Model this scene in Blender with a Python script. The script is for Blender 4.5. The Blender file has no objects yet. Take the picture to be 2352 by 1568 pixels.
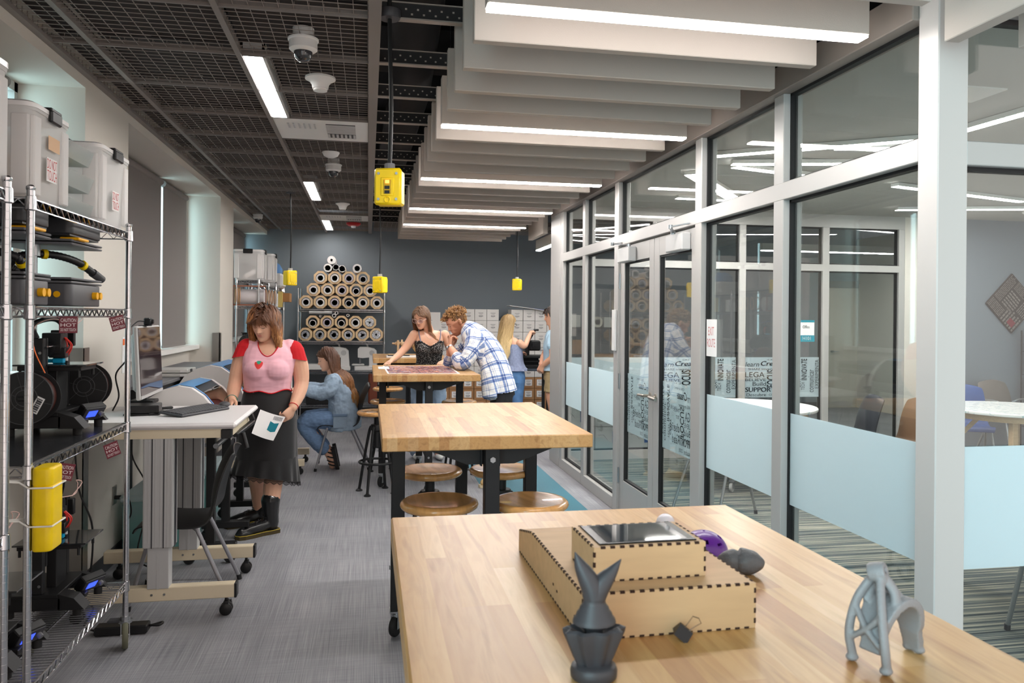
import bpy, math, random
from math import sin, cos, pi, radians, sqrt, atan2
from mathutils import Vector, Matrix, Euler, noise as mnoise
V = Vector
random.seed(7)
C = bpy.context.scene.collection
sc = bpy.context.scene

# ------------------------------------------------------------------ geometry
class MB:
    def __init__(s):
        s.v = []; s.f = []; s.mi = []; s.sm = []; s.M = None; s.mat = 0; s.at = None
    def add(s, vs, fs, smooth=False):
        b = len(s.v)
        if s.M is not None: vs = [s.M @ V(p) for p in vs]
        s.v.extend([tuple(p) for p in vs])
        for f in fs:
            s.f.append(tuple(b + i for i in f)); s.mi.append(s.mat); s.sm.append(smooth)
        return s
    def box(s, x0, x1, y0, y1, z0, z1, c=0.0):
        if x1 < x0: x0, x1 = x1, x0
        if y1 < y0: y0, y1 = y1, y0
        if z1 < z0: z0, z1 = z1, z0
        if c <= 0:
            vs = [(x, y, z) for z in (z0, z1) for y in (y0, y1) for x in (x0, x1)]
            return s.add(vs, [(0,2,3,1),(4,5,7,6),(0,1,5,4),(2,6,7,3),(0,4,6,2),(1,3,7,5)])
        c = min(c, (x1-x0)*.49, (y1-y0)*.49, (z1-z0)*.49)
        vs = []; idx = {}
        X = (x0, x1); Y = (y0, y1); Z = (z0, z1)
        for i in (0,1):
            for j in (0,1):
                for k in (0,1):
                    sx = c if i == 0 else -c; sy = c if j == 0 else -c; sz = c if k == 0 else -c
                    idx[i,j,k] = len(vs)
                    vs += [(X[i], Y[j]+sy, Z[k]+sz), (X[i]+sx, Y[j], Z[k]+sz), (X[i]+sx, Y[j]+sy, Z[k])]
        fs = []
        for i in (0,1):
            fs.append([idx[i,j,k] for j,k in ((0,0),(1,0),(1,1),(0,1))])
            fs.append([idx[j,i,k]+1 for j,k in ((0,0),(1,0),(1,1),(0,1))])
            fs.append([idx[j,k,i]+2 for j,k in ((0,0),(1,0),(1,1),(0,1))])
        for a in (0,1):
            for b in (0,1):
                fs.append([idx[a,b,0], idx[a,b,0]+1, idx[a,b,1]+1, idx[a,b,1]])
                fs.append([idx[a,0,b], idx[a,0,b]+2, idx[a,1,b]+2, idx[a,1,b]])
                fs.append([idx[0,a,b]+1, idx[0,a,b]+2, idx[1,a,b]+2, idx[1,a,b]+1])
        for k in idx.values(): fs.append([k, k+1, k+2])
        return s.add(vs, fs)
    def obox(s, c, ax, half, ch=0.0):
        """box centred at c, axes given as 3 unit vectors, half sizes"""
        M0 = s.M
        m = Matrix((( ax[0][0], ax[1][0], ax[2][0], c[0]), (ax[0][1], ax[1][1], ax[2][1], c[1]), (ax[0][2], ax[1][2], ax[2][2], c[2]), (0,0,0,1)))
        s.M = m if M0 is None else M0 @ m
        s.box(-half[0], half[0], -half[1], half[1], -half[2], half[2], ch)
        s.M = M0; return s
    def bar(s, p0, p1, w, h, ch=0.0, up=(0,0,1)):
        p0 = V(p0); p1 = V(p1); t = (p1-p0); L = t.length
        if L < 1e-6: return s
        t /= L; u = V(up)
        if abs(t.dot(u)) > .98: u = V((1,0,0)) if abs(t.x) < .9 else V((0,1,0))
        a = t.cross(u).normalized(); b = a.cross(t)
        return s.obox((p0+p1)/2, (t, a, b), (L/2, w/2, h/2), ch)
    def tube(s, pts, r, n=8, closed=False, caps=True, smooth=True, flat=1.0, ref=None):
        P = [V(p) for p in pts]; m = len(P)
        R = r if isinstance(r, (list, tuple)) else [r]*m
        T = []
        for i in range(m):
            if closed: t = P[(i+1) % m]-P[i-1]
            else: t = P[min(i+1, m-1)]-P[max(i-1, 0)]
            T.append(t.normalized() if t.length > 1e-9 else V((0,0,1)))
        u = V(ref) if ref is not None else (V((0,0,1)) if abs(T[0].z) < .9 else V((1,0,0)))
        vs = []; a = None
        for i in range(m):
            base = u if (a is None or ref is not None) else a
            a = base - T[i]*base.dot(T[i])
            if a.length < 1e-6: a = T[i].orthogonal()
            a.normalize(); b = T[i].cross(a)
            for k in range(n):
                an = 2*pi*k/n
                vs.append(P[i] + a*(cos(an)*R[i]*flat) + b*(sin(an)*R[i]))
        fs = []
        for i in range(m if closed else m-1):
            j = (i+1) % m
            for k in range(n):
                k2 = (k+1) % n
                fs.append((i*n+k, i*n+k2, j*n+k2, j*n+k))
        s.add(vs, fs, smooth)
        if caps and not closed:
            b = len(s.v)-len(vs)
            s.f.append(tuple(b+k for k in reversed(range(n)))); s.mi.append(s.mat); s.sm.append(False)
            s.f.append(tuple(b+(m-1)*n+k for k in range(n))); s.mi.append(s.mat); s.sm.append(False)
        return s
    def cyl(s, p0, p1, r0, r1=None, n=16, smooth=True):
        return s.tube([p0, p1], [r0, r0 if r1 is None else r1], n, smooth=smooth)
    def lathe(s, prof, o=(0,0,0), ax=(0,0,1), n=24, smooth=True):
        """prof: list of (radius, height)"""
        ax = V(ax).normalized(); a = ax.orthogonal().normalized(); b = ax.cross(a); o = V(o)
        vs = []
        for r, h in prof:
            for k in range(n):
                an = 2*pi*k/n
                vs.append(o + ax*h + (a*cos(an) + b*sin(an))*r)
        fs = []
        for i in range(len(prof)-1):
            for k in range(n):
                k2 = (k+1) % n
                fs.append((i*n+k, i*n+k2, (i+1)*n+k2, (i+1)*n+k))
        if prof[0][0] > 1e-6: fs.append(tuple(reversed(range(n))))
        if prof[-1][0] > 1e-6: fs.append(tuple((len(prof)-1)*n+k for k in range(n)))
        return s.add(vs, fs, smooth)
    def prism(s, poly, ax0, ax1, d, o=(0,0,0), smooth=False):
        """poly in (a,b) along axes ax0, ax1, extruded by vector d from o"""
        o = V(o); a0 = V(ax0); a1 = V(ax1); d = V(d); n = len(poly)
        lo = [o + a0*p[0] + a1*p[1] for p in poly]
        vs = lo + [p + d for p in lo]
        fs = [tuple(reversed(range(n))), tuple(range(n, 2*n))] + [(k, (k+1) % n, n+(k+1) % n, n+k) for k in range(n)]
        return s.add(vs, fs, smooth)
    def ell(s, c, r, R=None, nu=20, nv=12):
        c = V(c); vs = []; fs = []
        if not isinstance(r, (tuple, list)): r = (r, r, r)
        for j in range(nv+1):
            ph = -pi/2 + pi*j/nv
            for i in range(nu):
                th = 2*pi*i/nu
                p = V((cos(ph)*cos(th)*r[0], cos(ph)*sin(th)*r[1], sin(ph)*r[2]))
                vs.append(c + (R @ p if R is not None else p))
        for j in range(nv):
            for i in range(nu):
                i2 = (i+1) % nu
                fs.append((j*nu+i, j*nu+i2, (j+1)*nu+i2, (j+1)*nu+i))
        return s.add(vs, fs, True)
    def ring(s, c, R, r, ax=(0,0,1), n=32, m=8):
        ax = V(ax).normalized(); a = ax.orthogonal().normalized(); b = ax.cross(a); c = V(c)
        return s.tube([c + (a*cos(2*pi*k/n) + b*sin(2*pi*k/n))*R for k in range(n)], r, m, closed=True, ref=ax)
    def grid(s, rows, smooth=True, closed=False):
        nr = len(rows); nc = len(rows[0]); vs = [p for r in rows for p in r]; fs = []
        for i in range(nr-1):
            for j in range(nc if closed else nc-1):
                j2 = (j+1) % nc
                fs.append((i*nc+j, i*nc+j2, (i+1)*nc+j2, (i+1)*nc+j))
        return s.add(vs, fs, smooth)

def rr_loop(a0, a1, b0, b1, r, z, n=5):
    out = []
    for cx, cy, s in ((a1-r, b1-r, 0), (a0+r, b1-r, 1), (a0+r, b0+r, 2), (a1-r, b0+r, 3)):
        for k in range(n+1):
            a = s*pi/2+k/n*pi/2; out.append(V((cx+cos(a)*r, cy+sin(a)*r, z)))
    return out
def rbox(m, x0, x1, y0, y1, z0, z1, r, e=None):
    e = e or r*.6; L = []
    for z, sg in ((z0, 1), (z1, -1)):
        ring = [rr_loop(x0+e*(1-sin(t)), x1-e*(1-sin(t)), y0+e*(1-sin(t)), y1-e*(1-sin(t)), max(.001, r-e*(1-sin(t))), z+sg*e*(1-cos(t))) for t in (0, .5, 1.0, pi/2)]
        L += ring if sg > 0 else ring[::-1]
    m.grid(L, True, True); m.add(L[0], [tuple(range(len(L[0])))]); m.add(L[-1], [tuple(range(len(L[0])))])
def arc(c, R, a0, a1, n, ax0, ax1):
    c = V(c); ax0 = V(ax0); ax1 = V(ax1)
    return [c + ax0*(R*cos(a0+(a1-a0)*i/n)) + ax1*(R*sin(a0+(a1-a0)*i/n)) for i in range(n+1)]

def spline(pts, n=8):
    """Catmull-Rom through pts"""
    P = [V(p) for p in pts]; out = []
    for i in range(len(P)-1):
        p0 = P[i-1] if i > 0 else P[0]*2-P[1]
        p1, p2 = P[i], P[i+1]
        p3 = P[i+2] if i+2 < len(P) else P[-1]*2-P[-2]
        for k in range(n):
            t = k/n
            out.append(0.5*((2*p1) + (p2-p0)*t + (2*p0-5*p1+4*p2-p3)*t*t + (3*p1-p0-3*p2+p3)*t*t*t))
    out.append(P[-1]); return out

# ------------------------------------------------------------------ scene objects
used = {}
def wmat(o):
    m = Matrix.LocRotScale(o.location, o.rotation_euler, o.scale)
    return m if o.parent is None else wmat(o.parent) @ m
def obj(name, mb, mat, parent=None, recalc=True, angle=40):
    """link MB as one mesh object; MB coordinates are world coordinates"""
    me = bpy.data.meshes.new(name)
    vs = mb.v
    if parent is not None:
        inv = wmat(parent).inverted()
        vs = [inv @ V(p) for p in vs]
    me.from_pydata([tuple(p) for p in vs], [], mb.f)
    mats = mat if isinstance(mat, (list, tuple)) else [mat]
    for m in mats: me.materials.append(m)
    if len(mats) > 1: me.polygons.foreach_set('material_index', mb.mi)
    me.polygons.foreach_set('use_smooth', mb.sm)
    if recalc:
        import bmesh
        bm = bmesh.new(); bm.from_mesh(me); bmesh.ops.recalc_face_normals(bm, faces=bm.faces); bm.to_mesh(me); bm.free()
    if any(mb.sm): me.set_sharp_from_angle(angle=radians(angle))
    if mb.at:
        for an, vals in mb.at.items():
            if vals and isinstance(vals[0], (tuple, list)):
                a = me.attributes.new(an, 'FLOAT_VECTOR', 'POINT'); a.data.foreach_set('vector', [x for t in vals for x in t])
            else:
                a = me.attributes.new(an, 'FLOAT', 'POINT'); a.data.foreach_set('value', vals)
    o = bpy.data.objects.new(name, me); C.objects.link(o)
    if parent is not None: o.parent = parent
    return o
def tag(o, label, cat=None, group=None, kind=None):
    o['label'] = label
    if cat: o['category'] = cat
    if group: o['group'] = group
    if kind: o['kind'] = kind
    return o
def thing(name, label, cat, loc=(0,0,0), rz=0.0, group=None, kind=None):
    o = bpy.data.objects.new(name, None); C.objects.link(o)
    o.location = loc; o.rotation_euler = (0, 0, rz)
    o.empty_display_size = .1
    return tag(o, label, cat, group, kind)
def solo(name, mb, mat, label, cat, group=None, kind=None, **k):
    return tag(obj(name, mb, mat, None, **k), label, cat, group, kind)
def struct(name, mb, mat, label, parent=None, **k):
    o = obj(name, mb, mat, parent, **k)
    if parent is None: tag(o, label, 'room', None, 'structure')
    return o
def dup(root, loc, rz=None, label=None, group=None):
    r = root.copy(); C.objects.link(r); r.location = loc
    if rz is not None: r.rotation_euler = (0, 0, rz)
    if label: r['label'] = label
    if group: r['group'] = group
    for ch in list(root.children):
        c = ch.copy(); C.objects.link(c); c.parent = r
        for g in list(ch.children):
            d = g.copy(); C.objects.link(d); d.parent = c
    return r

# ------------------------------------------------------------------ materials
def lin(c):
    f = lambda u: u/12.92 if u <= .04045 else ((u+.055)/1.055)**2.4
    return tuple(f(x/255.0) for x in c) + (1.0,)
MATS = {}
def mat(name, col=(128,128,128), rough=.5, metal=0.0, spec=.5, var=0.0, vs=6.0, bump=0.0, bs=60.0, emit=0.0, trans=0.0, ior=1.45, alpha=1.0, coat=0.0, sheen=0.0, stretch=None, sss=0.0):
    if name in MATS: return MATS[name]
    m = bpy.data.materials.new(name); m.use_nodes = True
    nt = m.node_tree; N = nt.nodes; L = nt.links
    b = N['Principled BSDF']
    c = lin(col)
    b.inputs['Base Color'].default_value = c
    b.inputs['Roughness'].default_value = rough
    b.inputs['Metallic'].default_value = metal
    b.inputs['Specular IOR Level'].default_value = spec
    b.inputs['IOR'].default_value = ior
    b.inputs['Transmission Weight'].default_value = trans
    b.inputs['Alpha'].default_value = alpha
    b.inputs['Coat Weight'].default_value = coat
    b.inputs['Sheen Weight'].default_value = sheen
    if sss > 0:
        b.inputs['Subsurface Weight'].default_value = sss
        b.inputs['Subsurface Radius'].default_value = (.02, .008, .005); b.inputs['Subsurface Scale'].default_value = .4
    if emit > 0:
        b.inputs['Emission Color'].default_value = c; b.inputs['Emission Strength'].default_value = emit
    if var > 0 or bump > 0:
        tc = N.new('ShaderNodeTexCoord'); mp = N.new('ShaderNodeMapping')
        L.new(tc.outputs['Object'], mp.inputs['Vector'])
        if stretch: mp.inputs['Scale'].default_value = stretch
    if var > 0:
        n = N.new('ShaderNodeTexNoise'); n.inputs['Scale'].default_value = vs; n.inputs['Detail'].default_value = 4
        L.new(mp.outputs[0], n.inputs['Vector'])
        r = N.new('ShaderNodeMapRange'); r.inputs[1].default_value = .3; r.inputs[2].default_value = .7
        r.inputs[3].default_value = 1-var; r.inputs[4].default_value = 1+var
        L.new(n.outputs['Fac'], r.inputs[0])
        mx = N.new('ShaderNodeMix'); mx.data_type = 'RGBA'; mx.blend_type = 'MULTIPLY'; mx.inputs[0].default_value = 1
        mx.inputs[6].default_value = c; L.new(r.outputs[0], mx.inputs[7]); L.new(mx.outputs[2], b.inputs['Base Color'])
    if bump > 0:
        n2 = N.new('ShaderNodeTexNoise'); n2.inputs['Scale'].default_value = bs; n2.inputs['Detail'].default_value = 3
        L.new(mp.outputs[0], n2.inputs['Vector'])
        bp = N.new('ShaderNodeBump'); bp.inputs['Strength'].default_value = bump; bp.inputs['Distance'].default_value = .01
        L.new(n2.outputs['Fac'], bp.inputs['Height']); L.new(bp.outputs[0], b.inputs['Normal'])
    MATS[name] = m
    return m
def nodes(name):
    m = bpy.data.materials.new(name); m.use_nodes = True
    nt = m.node_tree; nt.nodes.remove(nt.nodes['Principled BSDF'])
    MATS[name] = m
    return m, nt.nodes, nt.links, nt.nodes['Material Output']

def mat_glass(name='pane_glass', tint=(243,246,245), refl=1.0, rough=0.0):
    if name in MATS: return MATS[name]
    m, N, L, out = nodes(name)
    t = N.new('ShaderNodeBsdfTransparent'); t.inputs[0].default_value = lin(tint)
    g = N.new('ShaderNodeBsdfGlossy'); g.inputs['Roughness'].default_value = rough
    lw = N.new('ShaderNodeLayerWeight'); lw.inputs[0].default_value = .5
    pw = N.new('ShaderNodeMath'); pw.operation = 'POWER'; pw.inputs[1].default_value = 5; L.new(lw.outputs['Facing'], pw.inputs[0])
    mu = N.new('ShaderNodeMath'); mu.operation = 'MULTIPLY_ADD'; mu.inputs[1].default_value = .9; mu.inputs[2].default_value = .05*refl; mu.use_clamp = True
    L.new(pw.outputs[0], mu.inputs[0])
    mx = N.new('ShaderNodeMixShader'); L.new(mu.outputs[0], mx.inputs[0]); L.new(t.outputs[0], mx.inputs[1]); L.new(g.outputs[0], mx.inputs[2])
    L.new(mx.outputs[0], out.inputs[0]); return m
def mat_film(name, col, thru=.15, trl=.5):
    """frosted film: mostly diffuse + translucent, a little see-through"""
    if name in MATS: return MATS[name]
    m, N, L, out = nodes(name)
    d = N.new('ShaderNodeBsdfDiffuse'); d.inputs[0].default_value = lin(col)
    tl = N.new('ShaderNodeBsdfTranslucent'); tl.inputs[0].default_value = lin(col)
    m1 = N.new('ShaderNodeMixShader'); m1.inputs[0].default_value = trl
    L.new(d.outputs[0], m1.inputs[1]); L.new(tl.outputs[0], m1.inputs[2])
    t = N.new('ShaderNodeBsdfTransparent')
    m2 = N.new('ShaderNodeMixShader'); m2.inputs[0].default_value = thru
    L.new(m1.outputs[0], m2.inputs[1]); L.new(t.outputs[0], m2.inputs[2])
    L.new(m2.outputs[0], out.inputs[0]); return m
def ramp(N, stops, interp='LINEAR'):
    r = N.new('ShaderNodeValToRGB'); e = r.color_ramp.elements; r.color_ramp.interpolation = interp
    while len(e) > 1: e.remove(e[-1])
    e[0].position = stops[0][0]; e[0].color = lin(stops[0][1])
    for p, c in stops[1:]:
        x = e.new(p); x.color = lin(c)
    return r
def mat_butcher(name='butcher_block'):
    m, N, L, out = nodes(name)
    b = N.new('ShaderNodeBsdfPrincipled'); L.new(b.outputs[0], out.inputs[0])
    tc = N.new('ShaderNodeTexCoord'); mp = N.new('ShaderNodeMapping')
    L.new(tc.outputs['Object'], mp.inputs[0]); mp.inputs['Rotation'].default_value = (0, 0, pi/2)
    br = N.new('ShaderNodeTexBrick'); br.offset = .37; br.offset_frequency = 3; br.squash = .7; br.squash_frequency = 2
    br.inputs['Scale'].default_value = 1; br.inputs['Brick Width'].default_value = .75; br.inputs['Row Height'].default_value = .043
    br.inputs['Mortar Size'].default_value = 0.0; br.inputs['Color1'].default_value = (0,0,0,1); br.inputs['Color2'].default_value = (1,1,1,1); br.inputs['Bias'].default_value = 0
    L.new(mp.outputs[0], br.inputs['Vector'])
    rp = ramp(N, [(0,(180,132,78)), (.18,(196,152,95)), (.4,(202,161,107)), (.62,(192,146,89)), (.8,(207,169,118)), (.93,(172,121,70)), (1,(194,149,93))])
    L.new(br.outputs['Color'], rp.inputs[0])
    mp2 = N.new('ShaderNodeMapping'); L.new(tc.outputs['Object'], mp2.inputs[0]); mp2.inputs['Scale'].default_value = (26, 2.2, 26)
    n = N.new('ShaderNodeTexNoise'); n.inputs['Scale'].default_value = 1.6; n.inputs['Detail'].default_value = 5; n.inputs['Distortion'].default_value = .7
    L.new(mp2.outputs[0], n.inputs[0])
    r2 = ramp(N, [(.25,(205,190,170)), (.5,(255,255,255)), (.75,(232,220,205))]); L.new(n.outputs['Fac'], r2.inputs[0])
    mx = N.new('ShaderNodeMix'); mx.data_type = 'RGBA'; mx.blend_type = 'MULTIPLY'; mx.inputs[0].default_value = .8
    L.new(rp.outputs[0], mx.inputs[6]); L.new(r2.outputs[0], mx.inputs[7])
    # brown heartwood streaks
    n3 = N.new('ShaderNodeTexNoise'); n3.inputs['Scale'].default_value = .55; n3.inputs['Detail'].default_value = 3
    L.new(mp2.outputs[0], n3.inputs[0]); r3 = ramp(N, [(.66,(255,255,255)), (.78,(196,160,120))]); L.new(n3.outputs['Fac'], r3.inputs[0])
    mx2 = N.new('ShaderNodeMix'); mx2.data_type = 'RGBA'; mx2.blend_type = 'MULTIPLY'; mx2.inputs[0].default_value = .8
    L.new(mx.outputs[2], mx2.inputs[6]); L.new(r3.outputs[0], mx2.inputs[7])
    L.new(mx2.outputs[2], b.inputs['Base Color'])
    b.inputs['Roughness'].default_value = .38; b.inputs['Coat Weight'].default_value = .08; b.inputs['Coat Roughness'].default_value = .25
    return m
def mat_vinyl(name='vinyl_plank'):
    m, N, L, out = nodes(name)
    b = N.new('ShaderNodeBsdfPrincipled'); L.new(b.outputs[0], out.inputs[0])
    tc = N.new('ShaderNodeTexCoord')
    mp = N.new('ShaderNodeMapping'); L.new(tc.outputs['Object'], mp.inputs[0]); mp.inputs['Scale'].default_value = (210, 2.0, 1)
    n = N.new('ShaderNodeTexNoise'); n.inputs['Scale'].default_value = 1; n.inputs['Detail'].default_value = 3; L.new(mp.outputs[0], n.inputs[0])
    mp2 = N.new('ShaderNodeMapping'); L.new(tc.outputs['Object'], mp2.inputs[0]); mp2.inputs['Scale'].default_value = (4, 90, 1)
    n2 = N.new('ShaderNodeTexNoise'); n2.inputs['Scale'].default_value = 1; n2.inputs['Detail'].default_value = 2; L.new(mp2.outputs[0], n2.inputs[0])
    n4 = N.new('ShaderNodeTexNoise'); n4.inputs['Scale'].default_value = 2.2; n4.inputs['Detail'].default_value = 3; L.new(tc.outputs['Object'], n4.inputs[0])
    br = N.new('ShaderNodeTexBrick'); mp3 = N.new('ShaderNodeMapping'); L.new(tc.outputs['Object'], mp3.inputs[0]); mp3.inputs['Rotation'].default_value = (0,0,pi/2)
    L.new(mp3.outputs[0], br.inputs[0]); br.inputs['Scale'].default_value = 1; br.inputs['Brick Width'].default_value = .92; br.inputs['Row Height'].default_value = .46
    br.inputs['Mortar Size'].default_value = .0012; br.inputs['Color1'].default_value = (.42,.42,.42,1); br.inputs['Color2'].default_value = (.58,.58,.58,1); br.inputs['Mortar'].default_value = (.3,.3,.3,1)
    a = N.new('ShaderNodeMath'); a.operation = 'MULTIPLY_ADD'; a.inputs[1].default_value = .62; L.new(n.outputs['Fac'], a.inputs[0])
    a2 = N.new('ShaderNodeMath'); a2.operation = 'MULTIPLY_ADD'; a2.inputs[1].default_value = .2; L.new(n2.outputs['Fac'], a2.inputs[0]); L.new(a2.outputs[0], a.inputs[2])
    a3 = N.new('ShaderNodeMath'); a3.operation = 'MULTIPLY_ADD'; a3.inputs[1].default_value = .3; L.new(n4.outputs['Fac'], a3.inputs[0])
    a4 = N.new('ShaderNodeMath'); a4.operation = 'MULTIPLY_ADD'; a4.inputs[1].default_value = .35; a4.inputs[2].default_value = -.24; L.new(br.outputs['Color'], a4.inputs[0])
    L.new(a4.outputs[0], a3.inputs[2]); L.new(a3.outputs[0], a2.inputs[2])
    rp = ramp(N, [(.3,(112,113,120)), (.5,(144,144,149)), (.7,(170,169,173))]); L.new(a.outputs[0], rp.inputs[0])
    L.new(rp.outputs[0], b.inputs['Base Color']); b.inputs['Roughness'].default_value = .5; b.inputs['Specular IOR Level'].default_value = .35
    return m
def mat_stripe_carpet(name='striped_carpet'):
    m, N, L, out = nodes(name)
    b = N.new('ShaderNodeBsdfPrincipled'); L.new(b.outputs[0], out.inputs[0])
    tc = N.new('ShaderNodeTexCoord')
    mp = N.new('ShaderNodeMapping'); L.new(tc.outputs['Object'], mp.inputs[0]); mp.inputs['Rotation'].default_value = (0,0,radians(-12)); mp.inputs['Scale'].default_value = (.5, 42, 1)
    n = N.new('ShaderNodeTexNoise'); n.inputs['Scale'].default_value = 1.3; n.inputs['Detail'].default_value = 4; L.new(mp.outputs[0], n.inputs[0])
    rp = ramp(N, [(.36,(44,52,54)), (.46,(84,94,96)), (.54,(120,122,114)), (.62,(176,170,152)), (.68,(70,88,92))]); L.new(n.outputs['Fac'], rp.inputs[0])
    L.new(rp.outputs[0], b.inputs['Base Color']); b.inputs['Roughness'].default_value = .95; b.inputs['Specular IOR Level'].default_value = .1
    return m

M_WALL = mat('beige_wall_paint', (214,208,199), .85, spec=.2, bump=.02, bs=220)
M_WHITE = mat('white_paint', (226,224,220), .7, spec=.25)
M_SLATE = mat('slate_wall_paint', (124,131,138), .75, spec=.25, bump=.03, bs=260)
M_DARK = mat('plenum_black', (15,15,17), .9, spec=.1)
M_PIL = mat('pale_pillar_aluminium', (196,190,186), .5, .05)
M_ALU = mat('brushed_aluminium', (180,177,174), .42, .12, bump=.0)
M_ALU2 = mat('shaded_aluminium', (142,131,124), .5, .05)  # darker taupe copy of the frame metal, header shade put into the colour
M_GASKET = mat('black_gasket', (18,18,20), .6)
M_GLASS = mat_glass(refl=1.25)
M_CHROME = mat('chrome_wire', (205,205,208), .16, 1.0)
M_STEEL = mat('zinc_steel', (170,173,176), .3, .9)
M_STAIN = mat('stainless_steel', (168,164,158), .32, .9)
M_BLACK = mat('black_plastic', (22,22,24), .42)
M_BLACKM = mat('black_powder_coat', (20,20,22), .5, bump=.05, bs=400)
M_RUB = mat('black_rubber', (26,25,25), .7)
M_DGREY = mat('dark_grey_plastic', (62,62,66), .5)
M_GREY = mat('grey_plastic', (112,112,116), .5)
M_LGREY = mat('light_grey_plastic', (190,189,188), .45)
M_WPL = mat('white_plastic', (226,224,222), .4)
M_YEL = mat('safety_yellow', (246,210,8), .38, var=.04, vs=20)
M_YEL2 = mat('knob_yellow', (250,182,10), .4)
M_RED = mat('signal_red', (196,24,30), .45)
M_CLEAR = mat_film('frosted_bin_plastic', (250,248,247), .30, .35)
M_CLEAR2 = mat_film('clear_tray_plastic', (222,228,226), .5, .5)
M_PAPER = mat('white_paper', (238,237,236), .7)
M_CARD = mat('brown_cardboard', (176,128,84), .85, var=.06, vs=12)
M_PLY = mat('birch_plywood', (196,160,121), .6, var=.07, vs=3, stretch=(2,14,14))
M_CHAR = mat('laser_char', (52,30,20), .9)
M_BUTCH = mat_butcher()
M_STOOL = mat('varnished_stool_wood', (216,160,98), .22, var=.16, vs=3.0, stretch=(14,1.4,4), coat=.5)
M_FELT = mat('grey_felt_baffle', (184,173,164), .95, spec=.1, bump=.1, bs=300)
M_LAMP = mat('lamp_diffuser', (255,250,246), .5, emit=13.0)
M_LAMP3 = mat('recessed_diffuser', (255,250,246), .5, emit=6.5)
M_LAMP2 = mat('lamp_diffuser_soft', (255,251,248), .5, emit=11.0)
M_FILM = mat_film('frosted_glass_film', (226,238,242), .07, .5)
M_FILM2 = mat_film('printed_glass_film', (214,228,233), .22, .5)
M_INK = mat('film_lettering', (44,52,58), .6)
M_CREAM = mat('cream_powder_coat', (226,212,184), .45)
M_DESKTOP = mat('desk_laminate', (226,222,222), .4)
M_CORD = mat('black_cable', (14,14,15), .55)
M_SHADE = mat('roller_shade_fabric', (132,125,123), .9, bump=.1, bs=500)

# text lettering -> triangles added to an MB
_tc = {}
def text_geo(txt):
    if txt in _tc: return _tc[txt]
    cu = bpy.data.curves.new('t', 'FONT'); cu.body = txt; cu.size = 1.0; cu.resolution_u = 3
    o = bpy.data.objects.new('t', cu); C.objects.link(o)
    me = bpy.data.meshes.new_from_object(o)
    vs = [tuple(v.co) for v in me.vertices]; fs = [tuple(p.vertices) for p in me.polygons]
    bpy.data.objects.remove(o); bpy.data.meshes.remove(me); bpy.data.curves.remove(cu)
    if vs:
        x0 = min(v[0] for v in vs); x1 = max(v[0] for v in vs); y0 = min(v[1] for v in vs); y1 = max(v[1] for v in vs)
        vs = [((x-x0)/(x1-x0), (y-y0)/(y1-y0)) for x, y, z in vs]
    _tc[txt] = (vs, fs); return _tc[txt]
def put_text(mb, txt, o, ax, up, w, h, slant=0.0):
    """letters stretched into the rectangle with corner o, width vector direction ax, height direction up"""
    vs, fs = text_geo(txt); o = V(o); ax = V(ax); up = V(up)
    mb.add([o + ax*(x*w + slant*y*h) + up*(y*h) for x, y in vs], fs)
# ================================================================== camera
cam = bpy.data.cameras.new('camera'); co = bpy.data.objects.new('camera', cam); C.objects.link(co); sc.camera = co
cam.sensor_width = 36; cam.lens = 1765*36/2352
co.location = (0, 0, 1.55)
YAW = radians(10.6); ROLL = radians(.51)
f = V((sin(YAW), cos(YAW), 0)); r0 = V((cos(YAW), -sin(YAW), 0)); u0 = V((0,0,1))
rr = r0*cos(ROLL) + u0*sin(ROLL); uu = u0*cos(ROLL) - r0*sin(ROLL)
co.matrix_world = Matrix(((rr.x, uu.x, -f.x, 0), (rr.y, uu.y, -f.y, 0), (rr.z, uu.z, -f.z, 1.55), (0,0,0,1)))
cam.shift_y = -(784-729)/2352
cam.clip_start = .02; cam.clip_end = 100
cam.dof.use_dof = True; cam.dof.focus_distance = 5.5; cam.dof.aperture_fstop = 9.0

# ================================================================== shell
XW = -1.55; XG = 1.966; YF = 8.1; YB = 12.4; ZC = 2.87
m = MB(); m.box(-1.95, XG, -.6, YB, -.06, 0); m.box(XG, 9.6, YF, YB, -.06, 0); m.box(XG, 9.6, -.6, 2.376, -.06, 0)
struct('floor', m, mat_vinyl(), 'grey striped vinyl plank floor of the workshop')
m = MB(); m.box(XG, 9.6, 2.376, YF, -.06, .0)
struct('floor_carpet', m, mat_stripe_carpet(), 'grey and green striped carpet floor inside the glass room')
M_TEAL = mat('teal_vinyl', (72,124,140), .5, var=.08, vs=30, stretch=(8,1,1))
m = MB(); m.box(1.03, 1.76, .3, 8.95, 0, .0016); m.box(1.03, 4.5, 8.95, 9.6, 0, .0016)
struct('floor_inlay', m, M_TEAL, 'teal vinyl band set into the grey floor beside the glass wall')
m = MB(); m.box(-1.95, 9.6, YB, YB+.12, 0, 3.8)
struct('wall_back', m, M_SLATE, 'slate grey painted back wall')
m = MB()
for a, b in ((-.6, 1.5), (4.62, 5.40), (8.59, 9.39)): m.box(-1.95, XW, a, b, 0, 2.80, 0)
m.box(-1.95, XW, -.6, YB, 2.80, 3.8, 0)
m.box(-1.95, -1.845, -.6, YB, 0, 1.19)
struct('wall_left', m, M_WALL, 'beige left wall with deep window recesses')
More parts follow.
